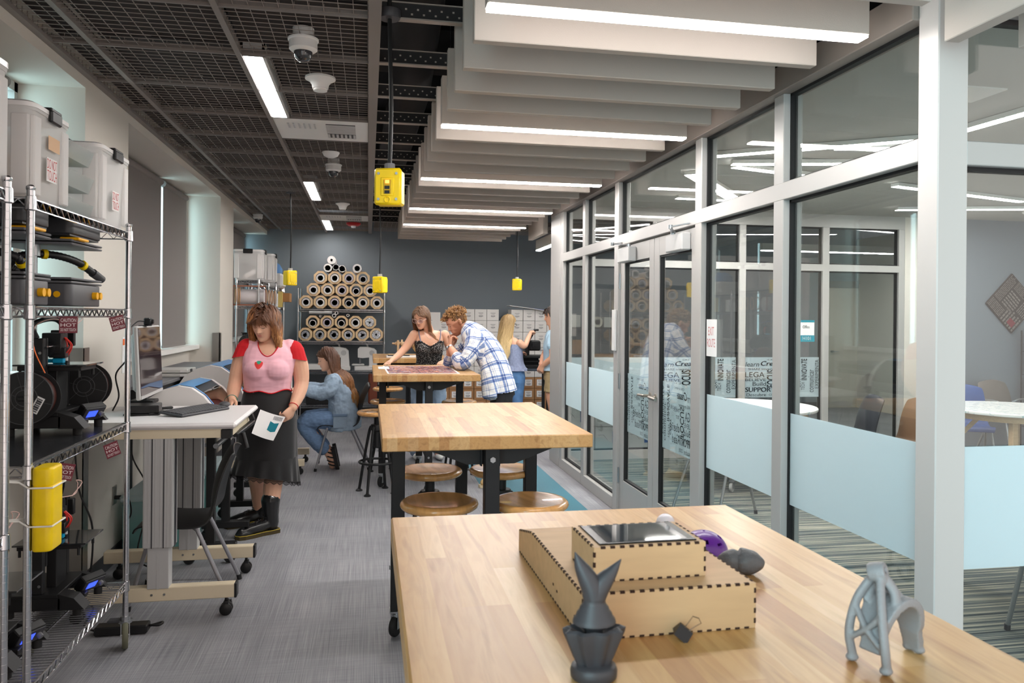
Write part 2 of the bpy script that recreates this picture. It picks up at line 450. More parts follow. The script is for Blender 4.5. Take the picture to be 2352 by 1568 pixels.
for i, (a, b, sh) in enumerate((((1.5), 4.62, ((1.55, 3.0), (3.04, 4.42))), (5.40, 8.59, ((5.44, 7.47), (7.55, 8.46))), (9.39, YB, ((9.5, 10.9), (10.95, 12.25))))):
    root = thing('window_%d' % (i+1), ('tall window behind the near wire rack', 'tall window with two taupe shades above the printers', 'tall window behind the far wire rack')[i], 'window', (-1.9, (a+b)/2, 1.2), kind='structure')
    m = MB(); m.box(-1.95, -1.925, a, b, 1.2, 2.8); obj('pane', m, M_GLASS, root)
    m = MB(); m.box(-1.91, -1.75, a, b, 1.19, 1.237, .004); obj('sill', m, M_WHITE, root)
    m = MB()
    for y in (a+.02, (a+b)/2, b-.02): m.box(-1.93, -1.89, y-.02, y+.02, 1.237, 2.8)
    m.box(-1.93, -1.89, a, b, 2.75, 2.8); obj('frame', m, M_ALU, root)
    for a2, b2 in sh:
        m = MB(); m.box(-1.868, -1.864, a2, b2, 1.245, 2.74); m.cyl((-1.87, a2, 2.755), (-1.87, b2, 2.755), .03); m.box(-1.872, -1.860, a2, b2, 1.238, 1.262)
        obj('roller_shade', m, M_SHADE, root)
m = MB(); m.box(XW-.002, XW+.012, -.6, YB, 0, .1); struct('baseboard_left', m, M_DGREY, 'dark rubber baseboard along the left wall')
m = MB(); m.box(XG, 9.6, YB-.012, YB, 0, .1); m.box(-1.5, XG, YB-.012, YB, 0, .1); struct('baseboard_back', m, M_DGREY, 'dark rubber baseboard along the back wall')
# stainless corner guards on the piers and low wall trims
m = MB(); m.box(XW-.07, XW+.006, 8.575, 8.592, .3, 1.36); m.box(XW-.002, XW+.006, 8.575, 8.66, .3, 1.36); struct('trim_1', m, M_STAIN, 'stainless corner guard on the far pier')
m = MB(); m.box(XW-.002, XW+.006, 4.60, 4.70, .1, 1.36); m.box(XW-.14, XW+.006, 4.604, 4.621, .1, 1.36); struct('trim_2', m, M_STAIN, 'stainless corner guard on the near pier')
# plenum
m = MB(); m.box(-1.95, 9.6, -.6, YB+.12, 3.8, 3.9); struct('ceiling', m, M_DARK, 'black open ceiling deck')
m = MB()
random.seed(3)
for y in (3.6, 5.9, 8.4, 10.6): m.box(-1.9, 4, y, y+.16, 3.45, 3.75)
m.tube([(.1, -.5, 3.35), (.3, 6, 3.3), (.2, 12.3, 3.35)], .16, 16); m.tube([(1.3, -.5, 3.5), (1.2, 12.3, 3.5)], .07, 12)
struct('ceiling_duct', m, mat('dark_duct', (27,27,29), .7), 'dark ducts and beams above the open ceiling')

# ---- wire mesh ceiling
tee = [2.84+.62*k for k in range(-5, 16)]
M_TEE = mat('ceiling_tee', (128,121,117), .5); M_WIRE = mat('ceiling_wire', (150,140,133), .4, .3)
M_BACK = mat('brown_acoustic_backing', (50,44,43), .95, bump=.1, bs=80)
m = MB()
xt = (-1.333, -.655)
for x in xt: m.box(x-.014, x+.014, -.3, YB, ZC-.008, ZC+.03)
m.box(-.01, .045, -.3, YB, ZC-.012, ZC+.06)
m.box(XW-.0, XW+.035, -.3, YB, ZC-.012, ZC+.012)
for y in tee: m.box(XW, .03, y-.006, y+.006, ZC-.004, ZC+.03)
struct('ceiling_grid', m, M_TEE, 'grey metal grid carrying the wire ceiling panels')
def wire_panel(x0, x1, y0, y1):
    m = MB(); m.mat = 0
    g = .012; x0 += g; x1 -= g; y0 += g; y1 -= g; z = ZC+.004; w = .0014
    n = max(1, round((y1-y0)/.052)); k = max(1, round((x1-x0)/.064))
    for i in range(n+1):
        y = y0+(y1-y0)*i/n
        m.box(x0, x1, y-w, y+w, z, z+2*w); m.box(x0-.001, x0+.003, y-w, y+w, z, z+.035); m.box(x1-.003, x1+.001, y-w, y+w, z, z+.035)
    for i in range(k+1):
        x = x0+(x1-x0)*i/k
        m.box(x-w, x+w, y0, y1, z+2*w, z+4*w); m.box(x-w, x+w, y0-.001, y0+.003, z, z+.035); m.box(x-w, x+w, y1-.003, y1+.001, z, z+.035)
    m.mat = 1; m.box(x0, x1, y0, y1, z+.055, z+.06)
    return m
cols = ((XW+.02, xt[0]), (xt[0], xt[1]), (xt[1], .0))
vents = {4, 12}; lights = {2, 3, 8, 9, 13, 14}
pm = {}
cells = []
base = tee.index(2.84)
for j in range(base, len(tee)-1):
    for c in range(3):
        x0, x1 = cols[c]
        if c == 2 and (j-base) in (4, 12): continue
        if c == 2 and (j-base) in (2, 3, 8, 9, 13, 14): x0 = x0+.13
        cells.append((round(x0, 3), round(x1, 3), tee[j], min(tee[j+1], YB)))
for x0 in (.06, .72, 1.38, 2.04, 2.7):
    for j in (len(tee)-3, len(tee)-2): cells.append((x0, x0+.66, tee[j], min(tee[j+1], YB)))
proto = {}
for x0, x1, y0, y1 in cells:
    key = (round(x1-x0, 2), round(y1-y0, 2))
    if key not in proto:
        root = tag(obj('ceiling_panel', wire_panel(x0, x1, y0, y1), [M_WIRE, M_BACK], None, recalc=False), 'dark wire mesh ceiling panel in the metal grid', 'ceiling panel', 'wire mesh ceiling panels', 'structure')
        proto[key] = (root, x0, y0)
    else:
        r, px, py = proto[key]
        o = r.copy(); C.objects.link(o); o.location = (x0-px, y0-py, 0)
# recessed lights beside the middle tee
for i, (y0, y1, lab) in enumerate(((4.08, 5.32, 'long recessed ceiling light nearest in the wire ceiling'), (7.80, 9.04, 'second recessed ceiling light in the wire ceiling, before the far vent'), (10.9, 12.12, 'recessed ceiling light nearest the slate wall'))):
    root = thing('ceiling_light', lab, 'ceiling light', (-.59, (y0+y1)/2, ZC), group='recessed ceiling lights')
    m = MB(); m.box(-.652, -.637, y0, y1, ZC-.004, ZC+.07); m.box(-.543, -.528, y0, y1, ZC-.004, ZC+.07); m.box(-.652, -.528, y0, y0+.012, ZC-.004, ZC+.07); m.box(-.652, -.528, y1-.012, y1, ZC-.004, ZC+.07); obj('housing', m, M_LGREY, root)
    m = MB(); m.box(-.637, -.543, y0+.012, y1-.012, ZC+.002, ZC+.02); obj('diffuser', m, M_LAMP3, root)
for y0, lab in ((tee[base+4], 'white louvred ceiling vent panel beyond the first recessed light'), (tee[base+12], 'white ceiling vent panel near the slate wall')):
    y1 = y0+.62
    root = thing('ceiling_vent', lab, 'vent', (-.32, y0+.31, ZC), group='ceiling vents')
    m = MB(); m.box(-.64, -.012, y0+.012, y1-.012, ZC-.002, ZC+.02); obj('panel', m, M_WHITE, root)
    m = MB()
    for k in range(12): m.bar((-.30, y0+.12+k*.021, ZC-.008), (-.10, y0+.12+k*.021, ZC-.008), .014, .003)
    for k in range(7): m.bar((-.29+k*.03, y0+.38, ZC-.008), (-.29+k*.03, y0+.5, ZC-.008), .016, .003)
    for k in range(6): m.bar((-.55+k*.035, y0+.12, ZC-.006), (-.55+k*.035, y0+.25, ZC-.006), .012, .003)
    obj('louvres', m, M_LGREY, root)
    m = MB()
    m.box(-.30, -.10, y0+.11, y0+.51, ZC-.0035, ZC-.002); obj('opening', m, M_DGREY, root)

# ---- perforated struts in the open ceiling
M_STRUT = mat('ceiling_strut', (150,142,134), .45, .4)
m0 = MB()
def strut_mb(y):
    m = MB(); x0, x1 = .045, 2.3; z = ZC+.0
    m.mat = 0; m.box(x0, x1, y-.02, y+.02, z, z+.006); m.box(x0, x1, y-.008, y+.008, z+.075, z+.081)
    m.mat = 1; m.box(x0, x1, y-.002, y+.002, z+.006, z+.075)
    m.mat = 2
    for k in range(84): m.box(.07+k*.0265, .079+k*.0265, y-.0035, y-.002, z+.025+(k % 2)*.022, z+.033+(k % 2)*.022)
    return m
first = None
for j, y in enumerate(tee[base:base+14]):
    if first is None:
        first = tag(obj('ceiling_strut', strut_mb(y), [M_STRUT, mat('strut_web', (34,33,34), .6, .3), M_STRUT], None), 'perforated metal strut crossing the open dark ceiling', 'ceiling strut', 'perforated ceiling struts', 'structure'); fy = y
    else:
        o = first.copy(); C.objects.link(o); o.location = (0, y-fy, 0)

# ---- felt baffles and baffle lights
BX0, BX1, BZ = .385, 1.81, 2.6
ys = [2.25+.33*k for k in range(26)]
bl = {1, 6, 11, 16, 20}
ordw = ('nearest', 'second', 'third', 'fourth', 'fifth')
bproto = None; lproto = None; li = 0
for k, y in enumerate(ys):
    if y > 10.8: break
    if k in bl:
        if lproto is None:
            root = thing('linear_light', '', 'light', (0, y, BZ)); lproto = root
            m = MB(); m.box(BX0, BX1, y-.034, y+.034, BZ+.004, BZ+.27, .003); obj('housing', m, M_FELT, root)
            m = MB(); m.box(BX0+.004, BX1-.004, y-.031, y+.031, BZ-.004, BZ+.004); obj('diffuser', m, M_LAMP, root)
            m = MB()
            for x in (.6, 1.6): m.cyl((x, y, BZ+.26), (x, y, 3.8), .0015, n=6)
            obj('hanging_wire', m, M_STEEL, root)
            r = root
        else: r = dup(lproto, (0, y, BZ))
        r['label'] = '%s linear light counted from the front, slung between the felt baffles' % ordw[li]; r['group'] = 'linear lights between the baffles'; li += 1
    else:
        if bproto is None:
            m = MB(); m.box(BX0, BX1, -.024, .024, 0, .31, .003)
            bproto = obj('ceiling_baffle', m, M_FELT, None); bproto.location = (0, y, BZ); r = bproto
        else:
            r = bproto.copy(); C.objects.link(r); r.location = (0, y, BZ)
        tag(r, 'light grey felt baffle hanging crosswise in the row above the workbenches', 'baffle', 'crosswise felt ceiling baffles')
m = MB()
for i, (x, y1, z, lab) in enumerate(((1.945, 2.30, 2.5, 'grey felt baffle running lengthwise in front of the pale pillar'), (2.236, 2.30, 2.5, 'grey felt baffle running lengthwise, cut off by the top edge at far right'))):
    m = MB(); m.box(x-.029, x+.029, .3, y1, z, z+.3, .003); solo('ceiling_baffle', m, M_FELT, lab, 'baffle')
m = MB(); m.box(2.03, 2.09, 8.9, 9.75, 2.55, 2.86, .003); solo('ceiling_baffle', m, M_FELT, 'grey felt baffle running lengthwise at the far end of the row', 'baffle')
root = thing('linear_light', 'white linear light hanging beyond the far corner of the glass wall', 'light', (2.45, 10.2, 2.5))
m = MB(); m.box(2.36, 2.43, 9.2, 10.8, 2.52, 2.66, .003); obj('housing', m, M_WHITE, root)
m = MB(); m.box(2.362, 2.428, 9.2, 10.8, 2.508, 2.52); obj('diffuser', m, M_LAMP2, root)
m = MB()
for y in (9.4, 10.6): m.cyl((2.395, y, 2.65), (2.395, y, 3.8), .002, n=6)
obj('hanging_wire', m, M_STEEL, root)

# ---- ceiling devices
def dome_cam(x, y, lab, s=1.0):
    root = thing('security_camera', lab, 'security camera', (x, y, ZC-.05), group='dome security cameras')
    m = MB(); m.lathe([(0, .05), (.05*s, .05), (.05*s, -.0), (.072*s, 0), (.072*s, -.008), (.066*s, -.012), (.066*s, -.05), (.05*s, -.062), (0, -.062)], (x, y, ZC), n=32); obj('housing', m, M_WPL, root)
    m = MB(); m.lathe([(.044*s, -.06), (.043*s, -.075), (.036*s, -.095), (.02*s, -.108), (0, -.111)], (x, y, ZC), n=28); obj('dome', m, mat('smoked_dome', (60,60,64), .06, coat=.6), root)
    m = MB(); m.ell((x-.01, y-.02, ZC-.095), (.014, .014, .014)); obj('lens', m, M_BLACK, root)
dome_cam(-.316, 3.793, 'white dome security camera nearest in the wire ceiling')
dome_cam(-.309, 6.88, 'white dome security camera beyond the first ceiling vent')
dome_cam(-1.43, 10.5, 'small white dome security camera by the left wall, over the far rack', .9)
def smoke(x, y, lab):
    root = thing('smoke_detector', lab, 'smoke detector', (x, y, ZC-.05), group='smoke detectors')
    m = MB(); m.lathe([(0, .02), (.083, .004), (.083, -.006), (.06, -.018), (.047, -.036), (.043, -.058), (0, -.058)], (x, y, ZC), n=36); obj('cover', m, M_WPL, root)
    m = MB(); m.lathe([(.036, -.058), (.036, -.064), (.038, -.066), (.038, -.070), (0, -.072)], (x, y, ZC), n=32); obj('cap', m, M_WPL, root)
smoke(-.273, 4.40, 'white smoke detector just beyond the nearest dome camera')
smoke(-.307, 9.26, 'white smoke detector before the far ceiling vent')
m = MB(); m.lathe([(0, .01), (.07, .0), (.07, -.005), (.055, -.03), (.03, -.042), (0, -.045)], (-.308, 6.37, ZC), n=32)
solo('motion_sensor', m, M_WPL, 'flat white motion sensor disc just past the first vent', 'sensor')
root = thing('fire_alarm', 'red fire alarm strobe on the ceiling near the slate wall', 'fire alarm', (-.216, 11.13, ZC-.05))
m = MB(); m.lathe([(0, .01), (.10, .0), (.10, -.02), (.075, -.04), (0, -.042)], (-.216, 11.13, ZC), n=32); obj('body', m, M_RED, root)
m = MB(); m.lathe([(.035, -.04), (.03, -.07), (.0, -.075)], (-.216, 11.13, ZC), n=24); obj('strobe_lens', m, mat('clear_strobe', (225,225,228), .1), root)

# ---- yellow power boxes on drop cords
def outlet_box(x, y, z, lab, rz, s=1.0, ztop=3.5, big=False):
    root = thing('power_outlet_box', lab, 'outlet box', (x, y, z), group='yellow drop cord outlet boxes')
    w, d, h = .058*s, .045*s, .078*s
    Rz = Matrix.Translation((x, y, z)) @ Matrix.Rotation(rz, 4, 'Z')
    m = MB(); m.M = Rz; m.box(-w, w, -d*.5, d*1.1, -h, h, .008); m.box(-w*.98, w*.98, d*.6, d*1.35, -h*.98, h*.9, .012); obj('housing', m, M_YEL, root)
    m = MB(); m.M = Rz; m.box(-w*1.04, w*1.04, -d*.95, -d*.45, -h*1.04, h*1.04, .009); m.box(-w*.5, w*.5, -d*1.02, -d*.9, -h*.55, h*.5, .004)
    m.ring((0, -d*.98, -h*.75), .012*s, .003*s, (0,1,0)); obj('cover', m, M_YEL, root)
    m = MB(); m.M = Rz
    for sx in (-1, 1):
        for sz in (-1, 1): m.cyl((sx*w*.68, -d*.93, sz*h*.72), (sx*w*.68, -d*1.03, sz*h*.72), .006*s, n=10)
    obj('screw', m, M_STEEL, root)
    if big:
        m = MB(); m.M = Rz; m.box(-.017, .017, -d*1.07, -d*1.0, -h*.42, h*.36, .002); obj('receptacle', m, mat('dull_yellow', (196,162,20), .5), root)
        m = MB(); m.M = Rz
        for zz in (-.026, -.006): m.box(-.011, .011, -d*1.1, -d*1.06, zz-.007, zz+.007)
        obj('slot', m, M_BLACK, root)
        m = MB(); m.M = Rz; m.box(-.009, .009, -d*1.1, -d*1.06, .012, .026); obj('indicator', m, mat('orange_neon', (255,96,40), .4, emit=1.2), root)
        m = MB(); put_text(m, 'EMB-BY-NEMA', Rz @ V((-.03, -d*1.04, -h*.95)), Rz.to_3x3() @ V((1,0,0)), (0,0,1), .055, .007); obj('lettering', m, M_BLACK, root) if False else None
    m = MB(); m.cyl((x, y, z+h*.98), (x, y, z+h*1.36), .022*s, n=20)
    for k in range(20):
        a = 2*pi*k/20; m.box(x+cos(a)*.022*s-.0015, x+cos(a)*.022*s+.0015, y+sin(a)*.022*s-.0015, y+sin(a)*.022*s+.0015, z+h*1.0, z+h*1.34)
    obj('cable_gland', m, M_GREY if big else M_LGREY, root)
    m = MB(); m.tube(spline([(x, y, z+h*1.3), (x+.004, y, (z+ZC)/2), (x-.006, y, ZC), (x-.01, y+.02, ztop)], 6), .0095 if big else .008, 8); obj('drop_cord', m, M_CORD, root)
    m = MB(); m.lathe([(0, .03), (.05, .03), (.05, .0), (.044, -.008), (0, -.008)], (x-.006, y, ZC+.005), n=28); obj('cord_grip', m, M_DGREY, root)
outlet_box(.088, 3.45, 2.12, 'yellow outlet box hanging nearest, with a switch and glowing indicator', radians(-14), 1.0, big=True)
outlet_box(-.83, 8.6, 1.955, 'yellow outlet box hanging beside the far wire rack', radians(38), 1.0)
outlet_box(.125, 8.8, 1.905, 'yellow outlet box hanging in front of the stacked roll holders', radians(-38), 1.15)
outlet_box(1.935, 10.0, 1.985, 'smallest yellow outlet box, hanging before the bare slate wall', radians(-25), .95)

# ================================================================== glass wall along X = XG
bays = [(2.479, 3.41), (3.50, 4.34), (4.43, None), (5.98, None), (6.05, 6.86), (6.95, 7.68)]
ZT, ZH, ZS = 2.13, 2.645, .10
FD = .05   # half depth of frames
m = MB()
m.box(XG-.006, XG+.115, 2.376, 2.479, 0, 3.0, .004)
struct('pillar', m, M_PIL, 'pale aluminium corner pillar of the glass room')
def vpost(m, y0, y1, z0=0, z1=ZH): m.box(XG, XG+.10, y0, y1, z0, z1, .003)
mul = [(3.41, 3.50), (4.34, 4.43), (5.90, 6.0), (6.86, 6.95), (7.68, 7.78)]
m = MB()
for a, b in mul: vpost(m, a, b)
m.box(XG-.002, XG+.098, 2.479, 7.7, ZT, ZT+.085, .003)
for a, b in ((2.479, 3.41), (3.50, 4.34), (6.0, 6.86), (6.95, 7.68)): m.box(XG-.002, XG+.098, a, b, 0, ZS, .003)
m.box(XG-.004, XG+.13, 7.78, 8.2, 0, 2.95, .004)
struct('wall_right', m, M_ALU, 'aluminium framing of the long glass partition')
mh = MB(); mh.box(XG-.03, XG+.11, 2.479, 8.1, ZH, ZH+.13, .004); struct('beam_header', mh, M_ALU2, 'metal header, darkened as if shaded, running along the top of the glass partition')
mh = MB(); mh.box(XG+.03, XG+.11, 2.45, 8.15, ZH+.14, 3.8); mh.box(XG+.03, 9.6, 2.43, 2.5, ZH+.3, 3.8); struct('wall_plenum', mh, M_DARK, 'dark bulkhead above the glass partition')
def gasket(m, y0, y1, z0, z1, x=XG+.05, w=.014):
    m.box(x-.016, x+.016, y0, y0+w, z0, z1); m.box(x-.016, x+.016, y1-w, y1, z0, z1); m.box(x-.016, x+.016, y0, y1, z0, z0+w); m.box(x-.016, x+.016, y0, y1, z1-w, z1)
wn = 4
wl = {3.41: 'nearest tall glazed bay beside the pillar', 4.34: 'glazed bay carrying the exit route paper', 6.86: 'narrow glazed bay just beyond the double doors', 7.68: 'last narrow glazed bay before the far corner'}
for a, b in ((2.479, 3.41), (3.50, 4.34), (6.0, 6.86), (6.95, 7.68)):
    root = thing('window_%d' % wn, wl[b], 'window', (XG+.05, (a+b)/2, ZS), kind='structure'); wn += 1
    m = MB(); m.box(XG+.046, XG+.054, a+.004, b-.004, ZS, ZT); obj('pane', m, M_GLASS, root)
    m = MB(); gasket(m, a, b, ZS, ZT); obj('gasket', m, M_GASKET, root)
    m = MB(); m.box(XG+.040, XG+.043, a+.006, b-.006, .66, 1.10); obj('frosted_film', m, M_FILM, root)
    root = thing('window_%d' % wn, 'transom pane above the ' + wl[b], 'window', (XG+.05, (a+b)/2, ZT+.085), kind='structure'); wn += 1
    m = MB(); m.box(XG+.046, XG+.054, a+.004, b-.004, ZT+.085, ZH); obj('pane', m, M_GLASS, root)
    m = MB(); gasket(m, a, b, ZT+.085, ZH); obj('gasket', m, M_GASKET, root)
root = thing('window_%d' % wn, 'wide transom pane above the double doors', 'window', (XG+.05, 5.16, ZT+.085), kind='structure'); wn += 1
m = MB(); m.box(XG+.046, XG+.054, 4.434, 5.896, ZT+.085, ZH); obj('pane', m, M_GLASS, root)
m = MB(); gasket(m, 4.43, 5.90, ZT+.085, ZH); obj('gasket', m, M_GASKET, root)

# words on the films (seen from behind on the near doors, so mirrored there)
WORDS = [('Create', .20, .80, .30, .12, 0), ('learn', .0, .78, .18, .12, 0), ('CRE & ARVC', .3, .94, .3, .035, 0), ('SHARE', .04, .69, .16, .05, 0), ('inventor', .22, .69, .24, .05, 0), ('UNIQUE', .52, .62, .2, .06, 0),
 ('FOCUS', .29, .25, .115, .44, 90), ('LEGA', .0, .50, .26, .14, 0), ('TINKER', .42, .60, .2, .055, 0), ('TEST', .43, .5, .11, .05, 0), ('diseña', .42, .30, .28, .13, 12), ('BELIEVE', .0, .40, .28, .07, 0), ('Build', .10, .28, .18, .10, 0),
 ('SUPPORT', .0, .12, .40, .12, 0), ('Read', .42, .12, .24, .13, 0), ('Descubre', .02, .01, .26, .075, 0), ('CODE', .32, .02, .12, .055, 0), ('make', .42, .24, .10, .035, 0), ('Arte', -.08, .05, .06, .3, 90),
 ('INNOVATE', .76, .42, .075, .56, 90), ('comunicar', .86, .1, .075, .6, 90), ('EXPERIMENTA', .95, .2, .05, .76, 90), ('CRAFT', .70, .22, .05, .24, 90), ('TECH', .76, .16, .05, .2, 90)]
def lettering(o, ax, w, h, mirror=False, words=WORDS):
    m = MB(); o = V(o); ax = V(ax); up = V((0,0,1))
    for t, x, y, ww, hh, rot in list(words)+[(t, x+.006, y+.003, ww, hh, r_) for t, x, y, ww, hh, r_ in words if t in ('FOCUS', 'SUPPORT', 'INNOVATE', 'Create', 'CRAFT')]:
        if x < 0 or x+ww > 1.0: 
            if x < 0: continue
        if rot == 90:
            p = o + ax*(x*w) + up*(y*h)
            put_text(m, t, p + ax*(ww*w), up, -ax, hh*h, ww*w)
        else:
            put_text(m, t, o + ax*(x*w) + up*(y*h), ax, up, ww*w, hh*h, .25 if t in ('diseña', 'learn', 'Create') else 0)
    return m

# double doors
def door_leaf(n, y0, y1, hinge_lo, lab, ang=0):
    root = thing('door_%d' % n, lab, 'door', (XG+.05, y0 if hinge_lo else y1, 0), kind='structure')
    xa, xb = XG+.022, XG+.068
    st = .095
    m = MB(); m.box(xa, xb, y0+.004, y0+st, .01, ZT-.01, .002); m.box(xa, xb, y1-st, y1-.004, .01, ZT-.01, .002)
    m.box(xa, xb, y0+st, y1-st, .01, .27, .002); m.box(xa, xb, y0+st, y1-st, ZT-.14, ZT-.01, .002); obj('leaf_frame', m, M_ALU, root)
    m = MB(); m.box(XG+.043, XG+.049, y0+st, y1-st, .27, ZT-.14); obj('pane', m, M_GLASS, root)
    m = MB(); gasket(m, y0+st, y1-st, .27, ZT-.14, XG+.045, .012); obj('gasket', m, M_GASKET, root)
    f0, f1 = y0+st+.012, y1-st-.012
    m = MB(); m.box(XG+.052, XG+.054, f0, f1, .66, 1.12); fo = obj('printed_film', m, M_FILM2, root)
    m = lettering((XG+.0505, f0, .67), (0, 1, 0), f1-f0, .44); obj('lettering', m, M_INK, fo)
    hy = y1-.05 if hinge_lo else y0+.05; dy = -1 if hinge_lo else 1
    m = MB(); m.cyl((xa+.002, hy, 1.0), (xa-.05, hy, 1.0), .011, n=14); m.lathe([(.026, 0), (.026, .008), (.018, .012)], (xa-.0, hy, 1.0), (-1,0,0), 20)
    m.tube([(xa-.05, hy-.006*dy, 1.0), (xa-.055, hy+.03*dy, 1.0), (xa-.05, hy+.12*dy, .995)], .0105, 12); obj('lever_handle', m, mat('satin_nickel', (176,168,158), .28, .95), root)
    # overhead closer
    c0 = y0+.10 if hinge_lo else y1-.10; d2 = 1 if hinge_lo else -1
    m = MB(); m.box(xa-.065, xa-.002, c0, c0+d2*.27, ZT-.145, ZT-.035, .006); cl = obj('door_closer', m, M_LGREY, root)
    m = MB(); m.bar((xa-.04, c0+d2*.2, ZT-.02), (xa-.12, c0+d2*.05, ZT+.0), .02, .008); m.bar((xa-.12, c0+d2*.05, ZT+.0), (xa-.015, c0-d2*.02, ZT+.02), .02, .008)
    m.cyl((xa-.04, c0+d2*.2, ZT-.04), (xa-.04, c0+d2*.2, ZT-.01), .016); m.cyl((xa-.12, c0+d2*.05, ZT-.012), (xa-.12, c0+d2*.05, ZT+.012), .014); obj('closer_arm', m, M_STEEL, cl)
    for zz in (.3, 1.05, 1.85):
        m = MB(); hh = y0+.004 if hinge_lo else y1-.004; m.cyl((xa-.006, hh, zz-.06), (xa-.006, hh, zz+.06), .008, n=10); obj('hinge', m, M_STEEL, root)
door_leaf(1, 4.43, 5.165, True, 'nearer leaf of the glazed double doors')
door_leaf(2, 5.165, 5.90, False, 'farther leaf of the glazed double doors')
m = MB(); m.box(XG+.034, XG+.036, 4.19, 4.335, 1.33, 1.55); root = solo('exit_route_sign', m, M_PAPER, 'white paper taped to the glass reading EXIT ROUTE', 'sign')
m = MB(); put_text(m, 'EXIT', (XG+.0335, 4.3, 1.455), (0,-1,0), (0,0,1), .075, .05); put_text(m, 'ROUTE', (XG+.0335, 4.315, 1.385), (0,-1,0), (0,0,1), .105, .05); obj('lettering', m, mat('pale_red_print', (206,120,120), .6), root)
m = MB(); m.box(XG-.022, XG-.003, 5.91, 5.985, 1.29, 1.62, .003); solo('wall_plate', m, M_WPL, 'white card reader plate on the post beside the double doors', 'plate')

# glass wall along Y = 2.376 (front of the glass room, right of the pillar)
m = MB(); Y0, Y1 = 2.376, 2.476
m.box(XG+.11, 6.0, Y0-.01, Y1, ZH, ZH+.14); m.box(XG+.11, 6.0, Y0, Y1, ZT-.025, ZT+.06, .003); m.box(XG+.11, 6.0, Y0, Y1, 0, ZS); m.box(3.2, 3.29, Y0, Y1, 0, ZH)
struct('wall_front', m, M_ALU, 'aluminium framing of the glass wall right of the pillar')
root = thing('window_%d' % wn, 'glass pane right of the pale pillar', 'window', (2.65, 2.42, .1), kind='structure'); wn += 1
m = MB(); m.box(XG+.115, 3.2, 2.418, 2.426, ZS, ZT-.025); m.box(XG+.115, 3.2, 2.418, 2.426, ZT+.06, ZH); obj('pane', m, M_GLASS, root)
m = MB(); m.box(XG+.115, 3.2, 2.405, 2.44, ZT-.04, ZT-.025); m.box(XG+.115, 3.2, 2.405, 2.44, ZH-.02, ZH); obj('gasket', m, M_GASKET, root)
m = MB(); m.box(XG+.118, 3.19, 2.412, 2.415, .66, 1.10); obj('frosted_film', m, M_FILM, root)
# ================================================================== glass room on the right
m = MB(); m.box(XG+.11, 8.7, 2.45, 8.15, 2.78, 2.86); struct('ceiling_gypsum', m, mat('gypsum_ceiling', (188,186,181), .9, spec=.1), 'smooth pale ceiling of the glass room')
m = MB(); m.box(8.6, 8.7, 2.4, YB, 0, 3.0); struct('wall_room_right', m, M_WALL, 'beige right wall of the glass room')
m = MB(); m.box(7.05, 8.65, YF, YF+.12, 0, 2.86); struct('wall_room_slate', m, M_SLATE, 'slate grey end wall of the glass room')
m = MB(); m.box(6.25, 7.05, YF, YF+.12, 0, 2.86); struct('wall_room_beige', m, M_WALL, 'beige wall stub at the end of the glass room')
m = MB(); m.box(XG+.1, 6.25, YF, YF+.1, 2.63, 2.86)
for a, b in ((3.10, 3.18), (4.14, 4.22), (5.18, 5.265), (6.17, 6.25)): m.box(a, b, YF, YF+.1, 0, 2.63, .003)
m.box(XG+.1, 6.2, YF-.001, YF+.099, 2.12, 2.2, .003); m.box(XG+.1, 6.2, YF, YF+.1, 0, .1)
struct('wall_far', m, M_ALU, 'aluminium framing of the far glass partition')
fb = ((2.10, 3.10), (3.18, 4.14), (4.22, 5.18), (5.265, 6.17))
fl = ('far glass bay with plain film nearest the corner', 'far glass bay with lettering beside the plain bay', 'far glass bay with lettering and the office sign', 'far glass bay in front of the office door')
for i, (a, b) in enumerate(fb):
    root = thing('window_%d' % wn, fl[i], 'window', ((a+b)/2, YF+.05, .1), kind='structure'); wn += 1
    m = MB(); m.box(a, b, YF+.046, YF+.054, .1, 2.12); m.box(a, b, YF+.046, YF+.054, 2.2, 2.63); obj('pane', m, M_GLASS, root)
    m = MB()
    for z0, z1 in ((.1, 2.12), (2.2, 2.63)):
        m.box(a, a+.014, YF+.03, YF+.07, z0, z1); m.box(b-.014, b, YF+.03, YF+.07, z0, z1); m.box(a, b, YF+.03, YF+.07, z0, z0+.014); m.box(a, b, YF+.03, YF+.07, z1-.014, z1)
    obj('gasket', m, M_GASKET, root)
    if i < 3:
        m = MB(); m.box(a+.016, b-.016, YF+.041, YF+.043, .66, 1.12); fo = obj('frosted_film', m, M_FILM if i == 0 else M_FILM2, root)
        if i: m = lettering((a+.02, YF+.038, .67), (1, 0, 0), b-a-.04, .44); obj('lettering', m, M_INK, fo)
root = thing('office_sign', 'white and teal office sign on the far glass reading Office H101', 'sign', (4.97, YF+.03, 1.3))
m = MB(); m.box(4.90, 5.10, YF+.034, YF+.039, 1.30, 1.55, .002); obj('plate', m, M_PAPER, root)
m = MB(); m.box(4.90, 5.10, YF+.031, YF+.034, 1.30, 1.375); m.box(4.90, 5.10, YF+.031, YF+.034, 1.525, 1.55); obj('teal_band', m, mat('sign_teal', (0,140,160), .5), root)
m = MB(); put_text(m, 'Office', (4.95, YF+.030, 1.455), (1,0,0), (0,0,1), .085, .035); obj('lettering', m, M_INK, root)
m = MB(); put_text(m, 'H101', (4.95, YF+.029, 1.32), (1,0,0), (0,0,1), .1, .04); obj('number', m, M_WHITE, root)
